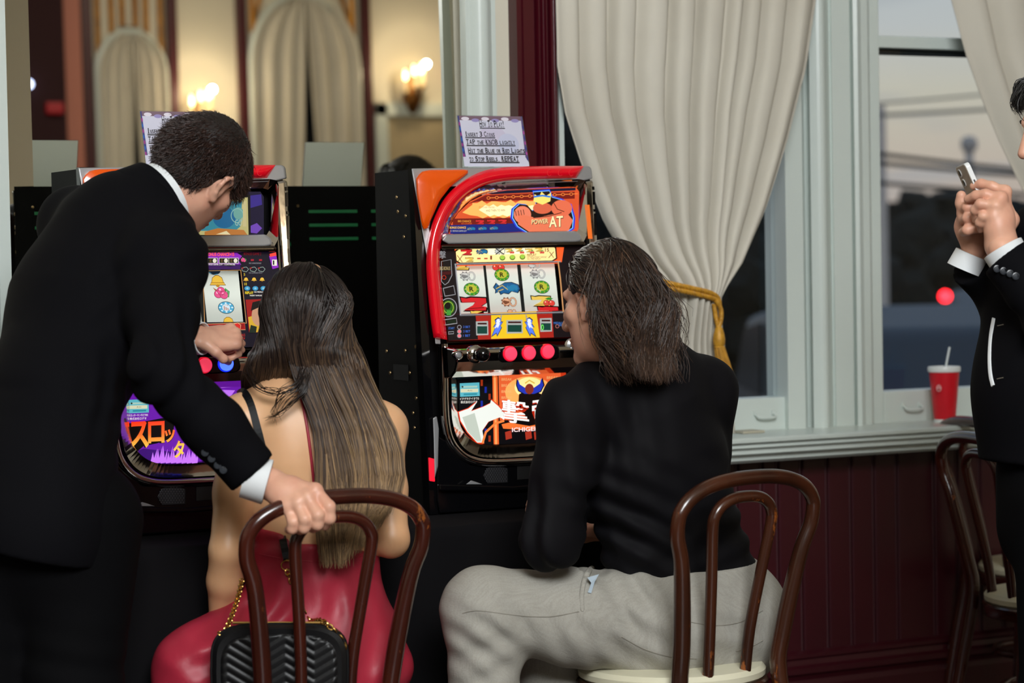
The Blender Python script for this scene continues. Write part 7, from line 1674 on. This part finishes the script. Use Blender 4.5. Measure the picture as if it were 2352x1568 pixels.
# near (left) hand over the far (right) hand
hA = Sdf(); WA = A(2300, 562, 4.985)
FGA = [[(2308, 440, 5.000), (2278, 428, 5.008), (2254, 422, 5.022), (2237, 427, 5.034)], [(2298, 455, 4.978), (2264, 446, 4.984), (2242, 449, 4.996), (2223, 457, 5.014)], [(2286, 473, 4.968), (2252, 468, 4.972), (2240, 482, 4.986), (2241, 504, 5.006)], [(2280, 497, 4.970), (2258, 496, 4.972), (2250, 511, 4.984), (2253, 527, 5.002)]]
for g, r_ in zip(FGA, (.0110, .0112, .0108, .0098)):
    Q = [A(*z_) for z_ in g]; hA.cap(WA * .5 + Q[0] * .5, Q[0], .0205, r_ * 1.15, .014); hA.cap(WA, WA * .5 + Q[0] * .5, .026, .0215, .016)
    hA.chain(Q, [r_, r_ * .97, r_ * .92, r_ * .78], .005); hA.ell(Q[0] - FW * .003, np.array([.0115] * 3), None, .01)
hA.chain([WA + FW * .02, A(2322, 505, 5.03), A(2306, 462, 5.065), A(2280, 440, 5.075)], [.02, .016, .013, .010], .010); hA.cap(A(2310, 590, 4.972), WA, .027, .028, .015)
hB = Sdf(); WB = A(2238, 572, 5.11)
hB.cap(WB, A(2230, 520, 5.10), .027, .030, .02, n=FW, q=.8); hB.cap(A(2230, 520, 5.10), A(2236, 478, 5.09), .030, .026, .02, n=FW, q=.75)
hB.chain([A(2222, 528, 5.085), A(2214, 492, 5.065), A(2209, 466, 5.055), A(2208, 449, 5.05)], [.017, .0135, .0125, .0105], .008)      # thumb along the near edge of the phone
for k, yy in enumerate((478, 503, 530)):       # fingers wrapped round the lower phone
    hB.chain([A(2292, yy - 10, 5.065), A(2255, yy - 9, 5.022), A(2222, yy - 2, 5.030), A(2212, yy + 3, 5.062)], [.0100, .0108, .0106, .0098], .006)
sb3 = sculpt('body', [(b3, .010), (h3, .0036), (hA, .0026), (hB, .0026)], SKIN, ph)
face_parts(TP, RP, sb3, HAIRBASE)
j3 = Sdf(); lat = unit(np.cross([0, 0, 1.0], pfw))
j3.cap(ppl, pws, .185, .180, .05, n=lat, q=1.0); j3.cap(pws, pch, .180, .180, .05); j3.cap(pch, pnb - [0, 0, .06], .17, .10, .06); j3.cap(pLS, pRS, .075, .075, .05)
j3.chain([pLS, pLE], [.08, .066], .03); j3.chain([pLE, A(2318, 596, 4.965)], [.066, .056], .03); j3.chain([pRS, pRE], [.08, .068], .03); j3.chain([pRE, A(2228, 612, 5.13)], [.068, .046], .03)
j3.cut(A(2312, 588, 4.965), unit(pLW - pLE), .003, .11); j3.cut(A(2232, 606, 5.13), unit(pRW - pRE), .003, .11); j3.cut(A(2400, 1072, 5.1), unit(np.array([0, 0, -1.0]) + pfw * .12), .005); j3.cut(pnb - [0, 0, .005], [0, 0, 1.0], .01, .15)
n3 = vnoise(77); j3.disp += [lambda X: .003 * n3(X, 20), crease(pLE, pLE - pLS, .05, .007, -_f0, .1, .1, 1), crease(pRE, pRE - pRS, .05, .007, -_f0, .1, .1, 1)]
sculpt('jacket', [(j3, .0065)], SUIT, ph)
cuff(A(2322, 602, 4.965), A(2303, 570, 4.97), .042, .0435, SHIRTW, 'shirt_cuff', ph)
cuff(A(2216, 620, 5.125), A(2232, 584, 5.12), .040, .036, SHIRTW, 'shirt_cuff', ph)
for px, py in ((2290, 617), (2305, 622), (2320, 628), (2333, 634)): button(on_sdf(j3, px, py, 4.6, .0012), -FW, .0075, ph)
for px, py in ((2297, 746), (2296, 868)): MB().tube([on_sdf(j3, px - 6, py + 2, 4.6, .0008), on_sdf(j3, px + 8, py - 1, 4.6, .0008)], .0011, 6).build('buttonhole', mat('pale_stitch', (120, 112, 100), .6), ph)
# shirt front showing at the jacket's opening
sfx = [on_sdf(j3, x, y, 4.6, .0005) for x, y in ((2283, 730), (2276, 770), (2273, 820), (2275, 860), (2281, 886))]
v = []
for q in sfx: v += [q - RT * .004, q - FW * .004]
MB().tube(smooth_path(sfx, 4), .0052, 8, flat=.6).build('shirt_front', SHIRTW, ph, smooth=True)
t3 = Sdf()
for h_, f_ in zip(hips, feet): t3.chain([h_, (h_ + f_) / 2, f_ + [0, 0, .05]], [.115, .092, .085], .03)
t3.cap(ppl, ppl - [0, 0, .1], .15, .15, .04); sculpt('trousers', [(t3, .01)], SUITT, ph)
for f_ in feet: shoe(f_, pf, ph)
collar(pnb - [0, 0, .02], unit(hp_ - pnb + [0, 0, .1]), pf, .066, .045, SHIRTW, 'shirt_collar', ph)
hb3 = Sdf(); hb3.ell(TP(0, -.016, .040), np.array([.083, .100, .092]), RP, .03); hb3.cut(TP(0, .058, .055), RP @ unit([0, 1.0, -.6]), .01); hb3.cut(TP(0, 0, -.04), RP @ unit([0, .3, -1]), .01)
for q in (-1, 1): hb3.ell(TP(q * .086, .01, -.02), np.array([.022, .032, .04]), RP, .008, 's')
BLKH = mat('black_hair_base', (10, 9, 9), .5)
sculpt('hair_cap', [(hb3, .005)], BLKH, ph)
cap_hair(TP, RP, ph, HAIR, 51, 3600, lambda p: .028 + 0 * p[:, 2], lambda p, d: condM(p, d) & (p[:, 1] < .055), lambda q: np.stack([q[:, 0] * 4, -.3 + 0 * q[:, 1], -.4 + 0 * q[:, 2]], 1), [(9, 8, 8), (20, 17, 17)], .006, .0012, .008)
cl_ = MB()
cl_.tube(smooth_path([TP(-.02, .072, .085), TP(-.024, .092, .080), TP(-.026, .104, .062), TP(-.024, .104, .040), TP(-.022, .094, .024)], 6), .0008, 6)
cl_.build('forelock', BLKH, ph, smooth=True)

rf = np.random.default_rng(12); FLK = []
for k in range(420):
    w_ = rf.uniform(-1, 1); o_ = rf.normal(size=3) * .004; FLK.append([TP(.045 * w_, .01, .112) + o_ * .5, TP(.045 * w_, .044, .106) + o_, TP(.044 * w_ + .006, .068, .090 + .006 * rf.normal()) + o_, TP(.043 * w_ + .010, .078 + .004 * rf.normal(), .072) + o_ * 1.3, TP(.040 * w_ + .014, .076, .056 + .006 * rf.normal()) + o_ * 1.5])
strands('hair_fringe', catmull(np.array(FLK), 12), .0014 * (1 - .8 * np.linspace(0, 1, 12) ** 2), HAIR, ph, np.broadcast_to(linc((14, 12, 12)), (420, 12, 3)))
